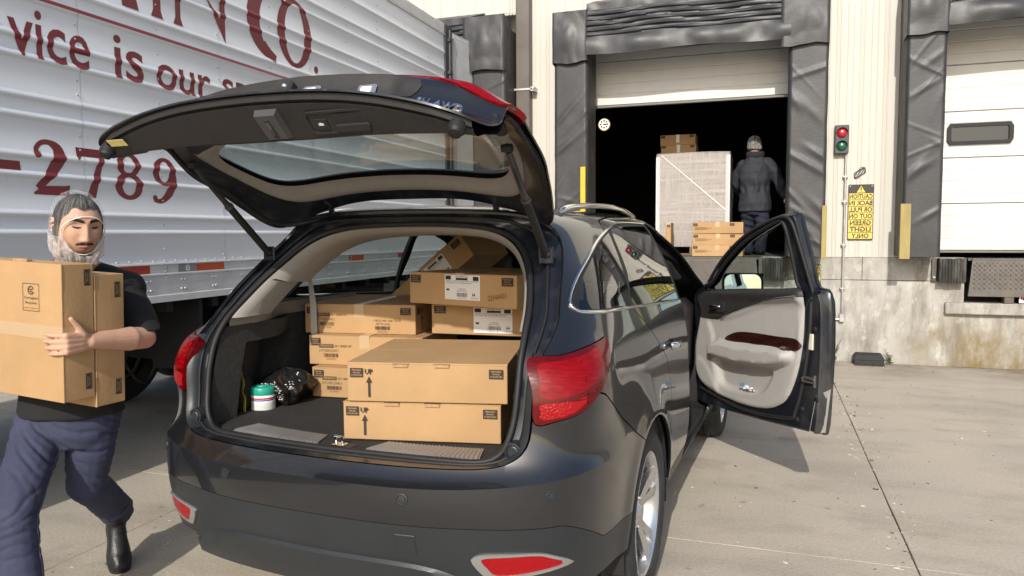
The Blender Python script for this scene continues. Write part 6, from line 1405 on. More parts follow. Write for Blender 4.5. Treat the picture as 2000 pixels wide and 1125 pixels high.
for ln in range(9):
    for q in range(11):
        if rr_.random() < .15: continue
        x0 = -.055+.012*q+.004*ln; z0 = .030+.0095*ln; hit = bvb.ray_cast(Vector((x0, -.4, z0)), Vector((0, 1, 0)))
        if hit[0]:
            p = hit[0]; n_ = hit[1]; tx = Vector((1, 0, .12)); tx = (tx-n_*tx.dot(n_)).normalized()*rr_.uniform(.003, .0052); ty = n_.cross(tx).normalized()*.0022; c = p+n_*.0012*(1 if n_.y < 0 else -1); b.add([tuple(c-tx-ty), tuple(c+tx-ty), tuple(c+tx+ty), tuple(c-tx+ty)], [(0, 1, 2, 3)])
stuff(b.build('bag_print', mat('bag_ink', (.5, .5, .49), .6), bg_, fix=False))
ys_ = thing('yellow_strap', 'yellow strap hanging on a black bag at the front of the cargo pocket', 'strap', CR @ Vector((-.735, -.56, .80)), CARROT)
b = MB(); P_ = [(-.02, .02, .18), (.0, .0, .165), (.02, -.012, .13), (.012, -.014, .10), (.032, -.02, .07), (.030, -.022, .02), (.034, -.02, .0)]; P_ = smoothpoly(P_, 5, False); V = []
for k, p in enumerate(P_): V += [(p[0]-.007, p[1], p[2]), (p[0]+.007, p[1]-.004, p[2]), (p[0]+.007, p[1]-.001, p[2]), (p[0]-.007, p[1]+.003, p[2])]
b.add(V, [(4*k+i, 4*k+(i+1) % 4, 4*k+4+(i+1) % 4, 4*k+4+i) for k in range(len(P_)-1) for i in range(4)]); b.build('webbing', M_yellow, ys_, 40)
b = MB(); b.grid(lambda u, v: (-.01+.035*math.cos(u*6.283)*(math.sin(v*math.pi)**.4), .02+.05*math.sin(u*6.283)*(math.sin(v*math.pi)**.4), .17*v), 20, 10); b.build('pouch', mat('black_nylon', (.015, .015, .016), .8, bump=.002), ys_, 60)
pp = thing('crumpled_paper', 'crumpled white and blue paper lying in the open door pocket', 'paper', (0, 0, 0)); bpy.context.view_layer.update()
pp.matrix_world = fd.matrix_world @ Matrix.Translation((.60, -.088, .598))
b = MB(); b.grid(lambda u, v: (-.05+.10*u, -.012+.015*nz(u*3, v*3, 1, 1.5)-.010*math.sin(v*3), .020*v+.012*nz(u*4, v*3, 5, 1.3)), 14, 6); b.build('sheet', mat('paper_white', (.75, .76, .78), .6), pp, 50)
b = MB(); b.grid(lambda u, v: (-.08+.05*u, -.030, .01+.02*v+.01*u), 4, 3); b.build('blue_wrapper', mat('paper_blue', (.12, .30, .55), .4), pp)

# ------------------------------------------------------------------ pallet with stretch wrapped load in the open bay
PX0, PX1, PY0, PZ = -1.515, -.485, 10.75, 1.285
pl = thing('pallet', 'wooden pallet standing in the bay under the wrapped load', 'pallet', ((PX0+PX1)/2, PY0+.5, PZ)); M_wood = mat('pallet_wood', (.20, .15, .10), .85, var=.3, vscale=8, stretch=(1, 8, 8))
for k in range(7): MB().box((-.51, -.5+.15*k-.0, .115), (.51, -.5+.15*k+.10, .135), .002).build('deck_board', M_wood, pl)
for x_ in (-.49, -.03, .43): MB().box((x_, -.5, .02), (x_+.06, .5, .115), .002).build('stringer', M_wood, pl)
for k in (0, .45, .9): MB().box((-.51, -.5+k, 0), (.51, -.4+k, .02), .002).build('bottom_board', M_wood, pl)
wl = thing('wrapped_load', 'tall stack of cartons in clear stretch wrap with white corner boards, in the bay', 'pallet load', ((PX0+PX1)/2, PY0+.5, PZ+.135)); HH = 1.29
M_carton_w = mat('wrapped_carton', (.30, .235, .185), .8, var=.12, vscale=6)
for iz in range(9):
    for ix in range(2):
        for iy in range(2): MB().box((-.50+.501*ix+.002, -.495+.5*iy, .142*iz+.0015), (-.50+.501*(ix+1)-.002, .0+.5*iy, .142*(iz+1)-.0015), .004).build('carton', M_carton_w, wl)
def wrapmat():
    m = bpy.data.materials.new('stretch_wrap'); m.use_nodes = True; t = m.node_tree; n = t.nodes; L = t.links; n.clear()
    o = n.new('ShaderNodeOutputMaterial'); mx = n.new('ShaderNodeMixShader'); tr = n.new('ShaderNodeBsdfTransparent'); p = n.new('ShaderNodeBsdfPrincipled'); p.inputs['Base Color'].default_value = (.64, .62, .61, 1); p.inputs['Roughness'].default_value = .25
    tc = n.new('ShaderNodeTexCoord'); facs = []
    for sc in ((1.6, 1.6, 34), (26, 26, 2.)):
        mp = n.new('ShaderNodeMapping'); mp.inputs['Scale'].default_value = sc; L.new(tc.outputs['Object'], mp.inputs[0]); z = n.new('ShaderNodeTexNoise'); z.inputs['Scale'].default_value = 1.; z.inputs['Detail'].default_value = 5; z.inputs['Roughness'].default_value = .7; L.new(mp.outputs[0], z.inputs[0]); facs.append(z)
    a = n.new('ShaderNodeMath'); a.operation = 'MAXIMUM'; L.new(facs[0].outputs[0], a.inputs[0]); L.new(facs[1].outputs[0], a.inputs[1])
    r = n.new('ShaderNodeMapRange'); r.inputs[1].default_value = .42; r.inputs[2].default_value = .82; r.inputs[3].default_value = .34; r.inputs[4].default_value = .78; L.new(a.outputs[0], r.inputs[0])
    bp = n.new('ShaderNodeBump'); bp.inputs['Distance'].default_value = .012; L.new(a.outputs[0], bp.inputs['Height']); L.new(bp.outputs[0], p.inputs['Normal'])
    L.new(r.outputs[0], mx.inputs[0]); L.new(tr.outputs[0], mx.inputs[1]); L.new(p.outputs[0], mx.inputs[2]); L.new(mx.outputs[0], o.inputs[0]); return m
M_wrap = wrapmat()
b = MB()
def wf(u, v):
    P_ = rrect(-.508, .508, -.503, .508, .03, 3); m_ = len(P_); q = (u*m_) % m_; i = int(q); p = Vector(P_[i]).lerp(Vector(P_[(i+1) % m_]), q-i); z = 1.315*v-.02+.02*nz(u*20, 3, 1, 1.)*(v > .97); return (p.x*(1+.006*nz(u*14, v*9)), p.y*(1+.006*nz(u*14, v*9, 4)), z)
b.grid(wf, 160, 40); b.build('stretch_wrap', M_wrap, wl, 70)
b = MB(); b.grid(lambda u, v: (-.505+1.01*u, -.5+1.0*v, 1.292+.03*nz(u*3, v*3, 2, 1.5)+.012*nz(u*14, v*14)), 24, 24); b.build('top_wrap', M_wrap, wl, 70)
M_corner = mat('corner_board', (.78, .77, .75), .55)
for x_, s in ((-.505, 1), (.505, -1)):
    b = MB(); b.box((min(x_, x_+s*.055), -.500, .0), (max(x_, x_+s*.055), -.496, 1.25)); b.box((x_-.002, -.5, 0), (x_+.002, -.44, 1.25)); b.build('corner_board', M_corner, wl)
b = MB(); b.add([(-.44, -.512, 1.27), (-.425, -.512, 1.275), (.46, -.512, .50), (.45, -.512, .485)], [(0, 1, 2, 3)]); b.build('wrap_tail', mat('wrap_rope', (.68, .66, .65), .35), wl)
G2 = 'cardboard boxes in the open bay'
for k, lab in enumerate(('lowest of the three cardboard boxes stacked on the dock edge', 'middle of the three cardboard boxes stacked on the dock edge', 'topmost of the three cardboard boxes stacked on the dock edge')):
    bx = carton(lab, .645, .45, .146, Matrix.Translation((-.935+.006*(k == 1), 10.12-.008*k, 1.286+.1495*k)) @ Matrix.Rotation(rad((-1, 1.5, 0)[k]), 4, 'Z'), G2, 20+k); f = front(.645, .146); stamp(bx, f, .012, .098, .058, .036); stamp(bx, f, .478, .098, .058, .036)
    b = MB()
    for q in range(3): f.rect(b, .035, .052+.013*q, .19+.06*(q == 1), .056+.013*q)
    b.build('print', M_ink2, bx, fix=False)
    bx['label'] = lab
bx = carton('small narrow cardboard box before the wrapped load, just above the car roofline', .075, .30, .44, Matrix.Translation((-1.30, 10.2, 1.286)), G2, 24); f = front(.075, .44); stamp(bx, f, .02, .385, .045, .036)
for k, lab in enumerate(('cardboard box with white tape lying on top of the wrapped load, upper one', 'cardboard box with white tape on the wrapped load, under the topmost one')):
    bx = carton(lab, .50, .40, .142, Matrix.Translation((-1.50+.01*k, 11.12, 2.712+.1455*(1-k)+.02)), G2, 28+k); f = front(.5, .142); stamp(bx, f, .012, .098, .058, .036); stamp(bx, f, .42, .098, .058, .036)
    b = MB(); f.rect(b, .23, .03, .275, .142, .001); b.build('white_tape', M_paper, bx, fix=False)
# ------------------------------------------------------------------ people
def cone(bm, p0, r0, p1, r1, n=16):
    p0, p1 = Vector(p0), Vector(p1); d = (p1-p0); L = d.length; d.normalize(); up = d.orthogonal().normalized(); sd_ = d.cross(up); rings = []
    for k in range(5): a = math.pi/2*(1-k/4.001)-.0; rings.append((-r0*math.sin(a), r0*math.cos(a)))
    for k in range(1, 6): a = math.pi/2*k/5.001; rings.append((L+r1*math.sin(a), r1*math.cos(a)))
    V = [[bm.verts.new(p0+d*h+up*math.cos(2*math.pi*i/n)*max(r, 1e-4)+sd_*math.sin(2*math.pi*i/n)*max(r, 1e-4)) for i in range(n)] for h, r in rings]
    for a, b_ in zip(V, V[1:]):
        for i in range(n): bm.faces.new((a[i], a[(i+1) % n], b_[(i+1) % n], b_[i]))
    bm.faces.new(V[0][::-1]); bm.faces.new(V[-1])
def chain(bm, pts, rs): 
    for a, b_, r, q in zip(pts, pts[1:], rs, rs[1:]): cone(bm, a, r, b_, q)
def ells(bm, rings, n=28):
    """stack of ellipses: (centre, rx, ry, x direction) with closed ends"""
    V = []
    for c, rx, ry, xd in rings:
        c = Vector(c); xd = Vector((xd[0], xd[1], 0)).normalized(); yd = Vector((-xd.y, xd.x, 0)); V.append([bm.verts.new(c+xd*rx*math.cos(2*math.pi*i/n)+yd*ry*math.sin(2*math.pi*i/n)) for i in range(n)])
    for a, b_ in zip(V, V[1:]):
        for i in range(n): bm.faces.new((a[i], a[(i+1) % n], b_[(i+1) % n], b_[i]))
    bm.faces.new(V[0][::-1]); bm.faces.new(V[-1])
def blob(name, bm, m, parent, voxel=.006, smooth=4, disp=None, sm=True, keep=None):
    """fuse overlapping closed shapes into one continuous skin"""
    bmesh.ops.recalc_face_normals(bm, faces=bm.faces[:]); me = bpy.data.meshes.new('tmp'); bm.to_mesh(me); bm.free(); o = bpy.data.objects.new('tmp', me); COL.objects.link(o)
    r = o.modifiers.new('r', 'REMESH'); r.mode = 'VOXEL'; r.voxel_size = voxel
    if smooth: s = o.modifiers.new('s', 'SMOOTH'); s.iterations = smooth; s.factor = .5
    dg = bpy.context.evaluated_depsgraph_get(); me2 = bpy.data.meshes.new_from_object(o.evaluated_get(dg)); bpy.data.objects.remove(o); me2.name = name
    n = len(me2.vertices); co = np.empty(n*3); me2.vertices.foreach_get('co', co); co = co.reshape(-1, 3)
    if disp is not None:
        no = np.empty(n*3); me2.vertices.foreach_get('normal', no); no = no.reshape(-1, 3); co = co+no*np.array([disp(p, q) for p, q in zip(co, no)])[:, None]; me2.vertices.foreach_set('co', co.ravel())
    if keep is not None:
        b2 = bmesh.new(); b2.from_mesh(me2); b2.verts.ensure_lookup_table(); dead = [v for v, c in zip(b2.verts, co) if not keep(c)]; bmesh.ops.delete(b2, geom=dead, context='VERTS'); b2.to_mesh(me2); b2.free()
    me2.materials.clear(); me2.materials.append(m); me2.shade_smooth(); me2.update()
    ob = bpy.data.objects.new(name, me2); COL.objects.link(ob)
    if parent: ob.parent = parent; ob.matrix_parent_inverse = Matrix.Translation(-Vector(parent.location))
    return ob
def skinmat():
    m = mat('skin', (.50, .30, .21), .56, sss=.10, spec=.35); t = m.node_tree; n = t.nodes; L = t.links; p = n['Principled BSDF']
    a = n.new('ShaderNodeAttribute'); a.attribute_name = 'tint'; z = n.new('ShaderNodeTexNoise'); z.inputs['Scale'].default_value = 60; r = n.new('ShaderNodeMapRange'); r.inputs[3].default_value = .9; r.inputs[4].default_value = 1.1; L.new(z.outputs[0], r.inputs[0])
    x = n.new('ShaderNodeMix'); x.data_type = 'RGBA'; x.blend_type = 'MULTIPLY'; x.inputs[0].default_value = 1; L.new(a.outputs['Color'], x.inputs[6]); L.new(r.outputs[0], x.inputs[7]); L.new(x.outputs[2], p.inputs['Base Color']); return m
M_skin = skinmat(); SKIN = np.array([.56, .335, .235])
M_hair = mat('dark_hair', (.010, .0085, .0075), .7, var=.4, vscale=60, stretch=(1, 1, .3), bump=.003, bscale=120)
M_shirt = mat('black_cotton', (.011, .011, .0125), .9, var=.2, vscale=12, bump=.0012, bscale=220)
M_trous = mat('navy_work_cloth', (.036, .042, .085), .85, var=.16, vscale=9, bump=.001, bscale=260, dirt=(.075, .08, .125), dscale=5, damt=.5)
M_boot = mat('black_leather', (.014, .014, .014), .42, var=.25, vscale=18, bump=.0015, bscale=90); M_sole = mat('boot_sole', (.02, .02, .021), .8)
def netmat():
    m = bpy.data.materials.new('hair_net'); m.use_nodes = True; t = m.node_tree; n = t.nodes; L = t.links; n.clear()
    o = n.new('ShaderNodeOutputMaterial'); mx = n.new('ShaderNodeMixShader'); tr = n.new('ShaderNodeBsdfTransparent'); ad = n.new('ShaderNodeMixShader'); d = n.new('ShaderNodeBsdfDiffuse'); tl = n.new('ShaderNodeBsdfTranslucent'); d.inputs[0].default_value = (.82, .80, .79, 1); tl.inputs[0].default_value = (.82, .80, .79, 1); ad.inputs[0].default_value = .35; L.new(d.outputs[0], ad.inputs[1]); L.new(tl.outputs[0], ad.inputs[2])
    at = n.new('ShaderNodeAttribute'); at.attribute_name = 'dens'; L.new(at.outputs['Fac'], mx.inputs[0]); L.new(tr.outputs[0], mx.inputs[1]); L.new(ad.outputs[0], mx.inputs[2]); L.new(mx.outputs[0], o.inputs[0]); return m
M_net = netmat(); M_elastic = mat('net_elastic', (.78, .74, .68), .7)
# ---- head in its own frame: x to the wearer's left, -y forward, z up, origin between the ears
def gs(x, s): return math.exp(-(x/s)**2)
def ss(a, b_, x): t = min(1, max(0, (x-a)/(b_-a))); return t*t*(3-2*t)
def head_point(th, ph):
    """th: azimuth (0 = forward), ph: elevation"""
    cx, cz = math.sin(th)*math.cos(ph), math.sin(ph); cy = -math.cos(th)*math.cos(ph)
    x, y, z = .077*cx, .098*cy, (.118 if cz > 0 else .125)*cz
    # boxier skull and cheeks
    k = (abs(cx)**2.6+abs(cy)**2.6+abs(cz)**2.6)**(-1/2.6); x *= .55+.45*k; y *= .6+.4*k; z *= .75+.25*k
    if z < -.015:
        s = min(1, (-z-.015)/.105); x *= 1-.25*s**1.6; y = y*(1-.10*s) if y < 0 else y*(1-.55*s)
        if y < 0: y -= .006*s
    f = max(0, math.cos(th))**1.0 if math.cos(ph) > 0 else 0
    if y < 0:
        ax = abs(x)
        y = min(y, y*1.0)
        d = 0
        br = ss(.045, .02, z)*ss(-.046, -.036, z); q = min(1, max(0, (.030-z)/.062)); d += br*gs(x, .0085+.006*q)*(.004+.017*q)          # nose ridge to tip
        d += .0085*gs(ax-.0145, .0075)*gs(z+.033, .0085)      # nostril wings
        d += .006*gs(z-.040, .011)*gs(ax-.024, .024)          # brow
        d -= .0125*gs(ax-.031, .015)*gs(z-.020, .0125)        # sockets
        d += .0068*gs(ax-.031, .0115)*gs(z-.017, .0085)       # lowered lids
        d += .0045*gs(ax-.044, .020)*gs(z+.016, .022)         # cheeks
        d += .0075*gs(x, .020)*gs(z+.0605, .0058)+.0085*gs(x, .017)*gs(z+.0735, .0062)-.0030*gs(x, .024)*gs(z+.0667, .0022)   # lips
        d += .0045*gs(x, .03)*gs(z+.058, .016)                # muzzle
        d -= .004*gs(x, .02)*gs(z+.086, .006); d += .008*gs(x, .022)*gs(z+.104, .016)   # chin
        y -= d
    return Vector((x, y, z))
def make_head(bm, M, n=150, m_=120):
    V = []
    for j in range(m_+1):
        ph = -math.pi/2+math.pi*j/m_
        # denser towards the front
        V.append([bm.verts.new(M @ head_point((i/n*2-1)*math.pi-.55*math.sin((i/n*2-1)*math.pi), max(-1.5697, min(1.5697, ph)))) for i in range(n)])
    for a, b_ in zip(V, V[1:]):
        for i in range(n): bm.faces.new((a[i], a[(i+1) % n], b_[(i+1) % n], b_[i]))
    bm.faces.new(V[0][::-1]); bm.faces.new(V[-1])
    for s in (1, -1):
        for k in range(7): a = rad(-60+k*40); p = Vector((s*.080, .012+.012*math.cos(a)*1.0, .0+.026*math.sin(a))); cone(bm, M @ p, .006, M @ (p+Vector((s*.006, .004, 0))), .005, 8)
def head_color(p):
    x, y, z = p; ax = abs(x); c = SKIN.copy()
    if y < .02:
        lip = max(gs(x, .022)*gs(z+.0615, .0048), gs(x, .020)*gs(z+.0745, .0066)); c = c*(1-.85*lip)+np.array([.42, .12, .11])*.85*lip; ml = .85*gs(x, .022)*gs(z+.0672, .0022); c = c*(1-ml)+np.array([.05, .018, .016])*ml
        st = ss(-.035, -.075, z)*(.3+.7*ss(.025, .05, ax))*.5+.75*ss(-.080, -.094, z); st = min(st, .85); c = c*(1-st)+np.array([.055, .040, .033])*st
        mu = gs(z+.0505, .0055)*ss(.034, .024, ax)*(.55+.45*ss(.004, .012, ax)); c = c*(1-.9*mu)+np.array([.03, .022, .018])*.9*mu
        g2 = gs(x, .018)*gs(z+.094, .010); c = c*(1-.7*g2)+np.array([.04, .03, .024])*.7*g2
        rd = .18*gs(ax-.04, .02)*gs(z+.016, .018)+.25*gs(x, .012)*gs(z+.03, .012); c = c*(1-rd)+np.array([.52, .22, .16])*rd
        eye = .45*gs(ax-.031, .017)*gs(z-.017, .010); c = c*(1-eye)+np.array([.26, .135, .09])*eye
    return c
def wear_net(par, M, face, name, off, seed, lo, hi, dens0=.34, wr=.004, stk=.85):
    """gauze shell round the head with an opening for the face; face(p)->signed distance-like (<0 inside opening)"""
    n, m_ = 150, 90; V = []; D = []
    for j in range(m_+1):
        ph = -math.pi/2+math.pi*j/m_
        for i in range(n):
            th = (i/n*2-1)*math.pi; p = head_point(th, max(-1.56, min(1.56, ph))); d = Vector((p.x*1.1, p.y, p.z)).normalized()
            w_ = nz(th*9, ph*2.2, seed, 1.); w2 = nz(th*4, ph*4, seed+5, 1.6); o_ = off(p)*(1+.28*w2); V.append(p+d*(o_+wr*w_*(1+2*ss(.0, -.08, p.z))))
            D.append(min(.95, max(.05, dens0+stk*max(0, abs(nz(th*14, ph*1.6, seed+2, 1.))-.16)+.6*abs(nz(th*7, ph*9, seed, 1.5))*ss(.03, -.05, p.z)+.05*ss(.0, -.07, p.z))))
    F = [(j*n+i, j*n+(i+1) % n, (j+1)*n+(i+1) % n, (j+1)*n+i) for j in range(m_) for i in range(n)]
    f = np.array([max(face(v), lo-v.z, v.z-hi) for v in V]); VV, FF, (dd_,) = clip(np.array([tuple(v) for v in V]), F, f, [np.array(D)])
    o = link_mesh(name, [tuple(M @ Vector(v)) for v in VV], FF, M_net, None, 180); a = o.data.attributes.new('dens', 'FLOAT', 'POINT'); a.data.foreach_set('value', dd_.astype(np.float32)); o.parent = par; o.matrix_parent_inverse = Matrix.Translation(-Vector(par.location)); return o
def paint_skin(o, Minv):
    me = o.data; a = me.color_attributes.new('tint', 'FLOAT_COLOR', 'POINT'); buf = np.ones((len(me.vertices), 4), np.float32)
    for k, v in enumerate(me.vertices):
        p = Minv @ v.co; buf[k, :3] = head_color(p) if (-.14 < p.z < .16 and abs(p.x) < .12 and abs(p.y) < .16) else SKIN
    a.data.foreach_set('color', buf.ravel())
def finger(bm, base, d, bend, L, r, nrm):
    """three joints; d: first direction, bends towards nrm"""
    p = Vector(base); d = Vector(d).normalized(); ax = d.cross(Vector(nrm)).normalized(); q = [p]
    for k, (f, b_) in enumerate(zip((.45, .31, .24), bend)): d = Matrix.Rotation(b_, 3, ax) @ d; p = p+d*L*f; q.append(p)
    chain(bm, q, [r, r*.95, r*.88, r*.74]); return q
# ================= man in front
man = thing('person', 'man in black shirt, navy trousers and white hair net, carrying two cardboard boxes', 'person', (-2.75, 2.35, 0))
HM = Vector((-2.654, 2.294, 1.626))
fwd = Vector((.90, -.40, -.24)).normalized(); zz = Vector((.10, .02, 1)); xx = (-fwd).cross(zz)*-1; xx = zz.cross(-fwd).normalized()*-1
# wearer's left is image right: x axis = up x back
yb = -fwd; xl = yb.cross(Vector((.03, .0, 1))).normalized(); zl_ = xl.cross(yb).normalized()
HEADM = Matrix(((xl.x, yb.x, zl_.x, HM.x), (xl.y, yb.y, zl_.y, HM.y), (xl.z, yb.z, zl_.z, HM.z), (0, 0, 0, 1))) @ Matrix.Scale(1.06, 4)
shL, shR = Vector((-2.655, 2.52, 1.355)), Vector((-2.985, 2.36, 1.40)); nk = (shL+shR)/2+Vector((0, 0, .06)); sd_ = (shL-shR).normalized(); fw2 = Vector((sd_.y, -sd_.x, 0)).normalized()
elL = Vector((-2.455, 2.415, 1.160)); wrL = Vector((-2.450, 2.150, 1.182)); pel = Vector((-2.79, 2.34, .86))
bm = bmesh.new(); make_head(bm, HEADM)
chain(bm, [HEADM @ Vector((0, .03, -.05)), HEADM @ Vector((0, .045, -.13)), nk+Vector((0, .02, .0))], [.062, .062, .075])
chain(bm, [nk, shL+Vector((0, 0, -.01))], [.07, .062]); chain(bm, [nk, shR], [.07, .062]); ells(bm, [(pel, .15, .11, sd_), ((pel+nk)/2, .15, .11, sd_), (nk-Vector((0, 0, .08)), .16, .11, sd_)])
chain(bm, [shL, shL.lerp(elL, .5), elL], [.050, .050, .046]); chain(bm, [elL, elL.lerp(wrL, .3)+Vector((.004, 0, .0)), elL.lerp(wrL, .7), wrL], [.046, .050, .040, .031])
# left hand on the narrow face of the front box, fingers round its front edge, thumb up
hx = Vector((-1, 0, 0)); boxX, boxY = -2.466, 2.045
pal = [wrL, Vector((-2.447, 2.105, 1.184)), Vector((-2.447, 2.048, 1.185))]
for dz, r_ in ((.026, .0145), (.009, .0155), (-.009, .0155), (-.026, .0140)): chain(bm, [wrL+Vector((0, 0, dz*.45)), pal[1]+Vector((.001, 0, dz*.9)), pal[2]+Vector((0, -.004*abs(dz)*40, dz*1.15))], [.019, r_+.001, r_])
tips = []
for k, (dz, L_, r_) in enumerate(((.032, .082, .0098), (.010, .092, .0102), (-.012, .086, .0098), (-.033, .068, .0088))):
    b0 = Vector((-2.452, 2.040, 1.184+dz)); finger(bm, b0, (-.72, -.42, -.02+dz*1.2), (.30, .32, .12), L_+.006, r_, (0, 1, 0))
t0 = Vector((-2.443, 2.112, 1.212)); chain(bm, [wrL+Vector((.0, -.015, .012)), t0, t0+Vector((-.002, -.020, .036)), t0+Vector((-.003, -.044, .064))], [.020, .0165, .0125, .0095])
# right arm passes behind the boxes
elR = Vector((-3.15, 2.36, 1.14)); wrR = Vector((-3.042, 2.19, 1.10)); chain(bm, [shR, elR, wrR], [.058, .046, .032]); chain(bm, [wrR, wrR+Vector((.006, -.06, .0))], [.030, .028])
for k in range(4): finger(bm, wrR+Vector((.004, -.085, .032-.021*k)), (.1, -1, .0), (.5, .7, .3), .085, .009, (1, 0, 0))
body_m = blob('body', bm, M_skin, man, .0042, 2); paint_skin(body_m, HEADM.inverted())
# hair, brows, lashes
bm = bmesh.new()
def capd(th, ph): p = head_point(th, ph); return p+Vector((p.x, p.y*1.0, p.z)).normalized()*.0055
n, m_ = 100, 50; V = []; 
for j in range(m_+1):
    for i in range(n): V.append(capd((i/n*2-1)*math.pi, -1.5+3.06*j/m_))
F = [(j*n+i, j*n+(i+1) % n, (j+1)*n+(i+1) % n, (j+1)*n+i) for j in range(m_) for i in range(n)]
def hl(v):
    ax = abs(v.x); zl = .082+.004*math.sin(v.x*140)-1.5*max(0, ax-.046)**1.0; t = ss(-.052, -.012, v.y); return max(zl, .0)*(1-t)-.07*t-v.z
f = np.array([hl(v) for v in V]); VV, FF = clip(np.array([tuple(v) for v in V]), F, f)
o = link_mesh('hair', [tuple(HEADM @ Vector(v)) for v in VV], FF, M_hair, man, 180); o.matrix_parent_inverse = Matrix.Translation(-Vector(man.location))
def facestrip(name, pts, wd, m, off=.0022):
    b = MB(); V = []
    for k, (x, z) in enumerate(pts):
        # drop onto the face by searching the azimuth/elevation grid
        best = None
        p = FACEB.ray_cast(Vector((x, -.3, z)), Vector((0, 1, 0)))[0]; w_ = wd[min(k, len(wd)-1)]
        p2 = FACEB.ray_cast(Vector((x, -.3, z+w_)), Vector((0, 1, 0)))[0]; V += [HEADM @ (p+Vector((0, -off*.3, 0))), HEADM @ ((p+p2)/2+Vector((0, -off*1.6, 0))), HEADM @ (p2+Vector((0, -off*.3, 0)))]
    b.add(V, [(3*i+k, 3*i+3+k, 3*i+4+k, 3*i+1+k) for i in range(len(pts)-1) for k in (0, 1)]); o = b.build(name, m, man, 180); o.matrix_parent_inverse = Matrix.Translation(-Vector(man.location)); return o
Vh = []; nh, mh = 120, 100
for j in range(mh+1):
    for i in range(nh): Vh.append(head_point((i/nh*2-1)*math.pi, -1.56+3.12*j/mh))
FACEB = BVHTree.FromPolygons(Vh, [(j*nh+i, j*nh+(i+1) % nh, (j+1)*nh+(i+1) % nh, (j+1)*nh+i) for j in range(mh) for i in range(nh)])
for s in (1, -1):
    facestrip('eyebrow', [(s*.010, .0315), (s*.020, .0335), (s*.033, .0365), (s*.046, .0365), (s*.056, .030)], [.011, .0125, .0110, .0085, .003], M_hair, .003)
    facestrip('eyelashes', [(s*.018, .0125), (s*.025, .0100), (s*.032, .0095), (s*.039, .0108), (s*.045, .0140)], [.0040, .0062, .0066, .0060, .0035], M_hair, .0016)
for s in (1, -1): facestrip('moustache', [(s*.0025, -.0520), (s*.010, -.0515), (s*.018, -.0520), (s*.026, -.0535), (s*.032, -.0570)], [.005, .0085, .0080, .0065, .004], M_hair, .0025)
# nets: bonnet above, beard cover below, one oval opening
def face_open(v):
    zc = -.008; return -(math.sqrt((v.x/.066)**2+((v.z-zc)/(.068 if v.z > zc else .077))**2)-1)*.07 if v.y < .02 else -1.+0
def fo(v): 
    if v.y > .01: return -1.
    return (1-math.sqrt((v.x/.067)**2+((v.z+.008)/(.066 if v.z > -.008 else .085))**2))*.07
wear_net(man, HEADM, fo, 'hair_net', lambda p: .010+.006*ss(.02, .1, p.z)+.008*ss(.0, .07, p.y), 3, -.03, .3, .06, .0035, .42)
wear_net(man, HEADM, fo, 'beard_net', lambda p: .014+.022*ss(-.03, -.09, p.z)+.010*ss(-.02, .05, p.y), 9, -.3, -.028, .27, .006, .25)
b = MB(); P_ = []
for k in range(49):
    a = 2*math.pi*k/48; x, z = .0675*math.cos(a), -.008+(.0665 if math.sin(a) > 0 else .0855)*math.sin(a); h = FACEB.ray_cast(Vector((x, -.3, z)), Vector((0, 1, 0)))[0]; P_.append(HEADM @ (Vector((x, h.y if h else -.02, z))+Vector((x*.12, -.009, 0))))
b.tube(P_, .0021, 6); o = b.build('net_elastic', M_elastic, man, 60); o.matrix_parent_inverse = Matrix.Translation(-Vector(man.location))
# shirt
def folds(seed, amp, fr=(7, 7, 3)):
    def f(p, q): return amp*(nz(p[0]*fr[0], p[1]*fr[1], p[2]*fr[2]+seed, 1.)+.5*nz(p[0]*fr[0]*2.3, p[1]*fr[1]*2.3, p[2]*fr[2]*2+seed, 1.)+.5*(1-2*abs(nz(p[0]*5+p[2]*4, p[1]*5, p[2]*9+seed, 1.))))
    return f
bm = bmesh.new(); tc_ = lambda t: pel.lerp(nk, t)
ells(bm, [(pel+Vector((0, 0, -.025)), .205, .155, sd_), (tc_(.12), .20, .155, sd_), (tc_(.35), .195, .150, sd_), (tc_(.6), .205, .145, sd_), (tc_(.8), .195, .13, sd_), (tc_(.93), .13, .095, sd_), (tc_(1.02), .082, .078, sd_)])
chain(bm, [nk-Vector((0, 0, .03)), shL+Vector((0, 0, -.005))], [.085, .082]); chain(bm, [nk-Vector((0, 0, .03)), shR], [.085, .082])
dl_ = (elL-shL); ells(bm, [(shL+dl_*.0, .070, .070, (1, 0)), (shL+dl_*.45, .077, .072, (1, 0)), (shL+dl_*.86, .083, .076, (1, .1))]); dr_ = (elR-shR); chain(bm, [shR, shR+dr_*.75], [.078, .080])
blob('t_shirt', bm, M_shirt, man, .008, 5, folds(3, .010))
b = MB(); b.lathe([(.074, -.012), (.081, 0), (.079, .012), (.072, .010)], 30); o = b.build('collar', M_shirt, man, 60); o.location = nk+Vector((.0, -.004, .045))-Vector(man.location)*0; o.parent = man; o.matrix_parent_inverse = Matrix.Translation(-Vector(man.location)); o.rotation_euler = (rad(18), rad(6), 0)
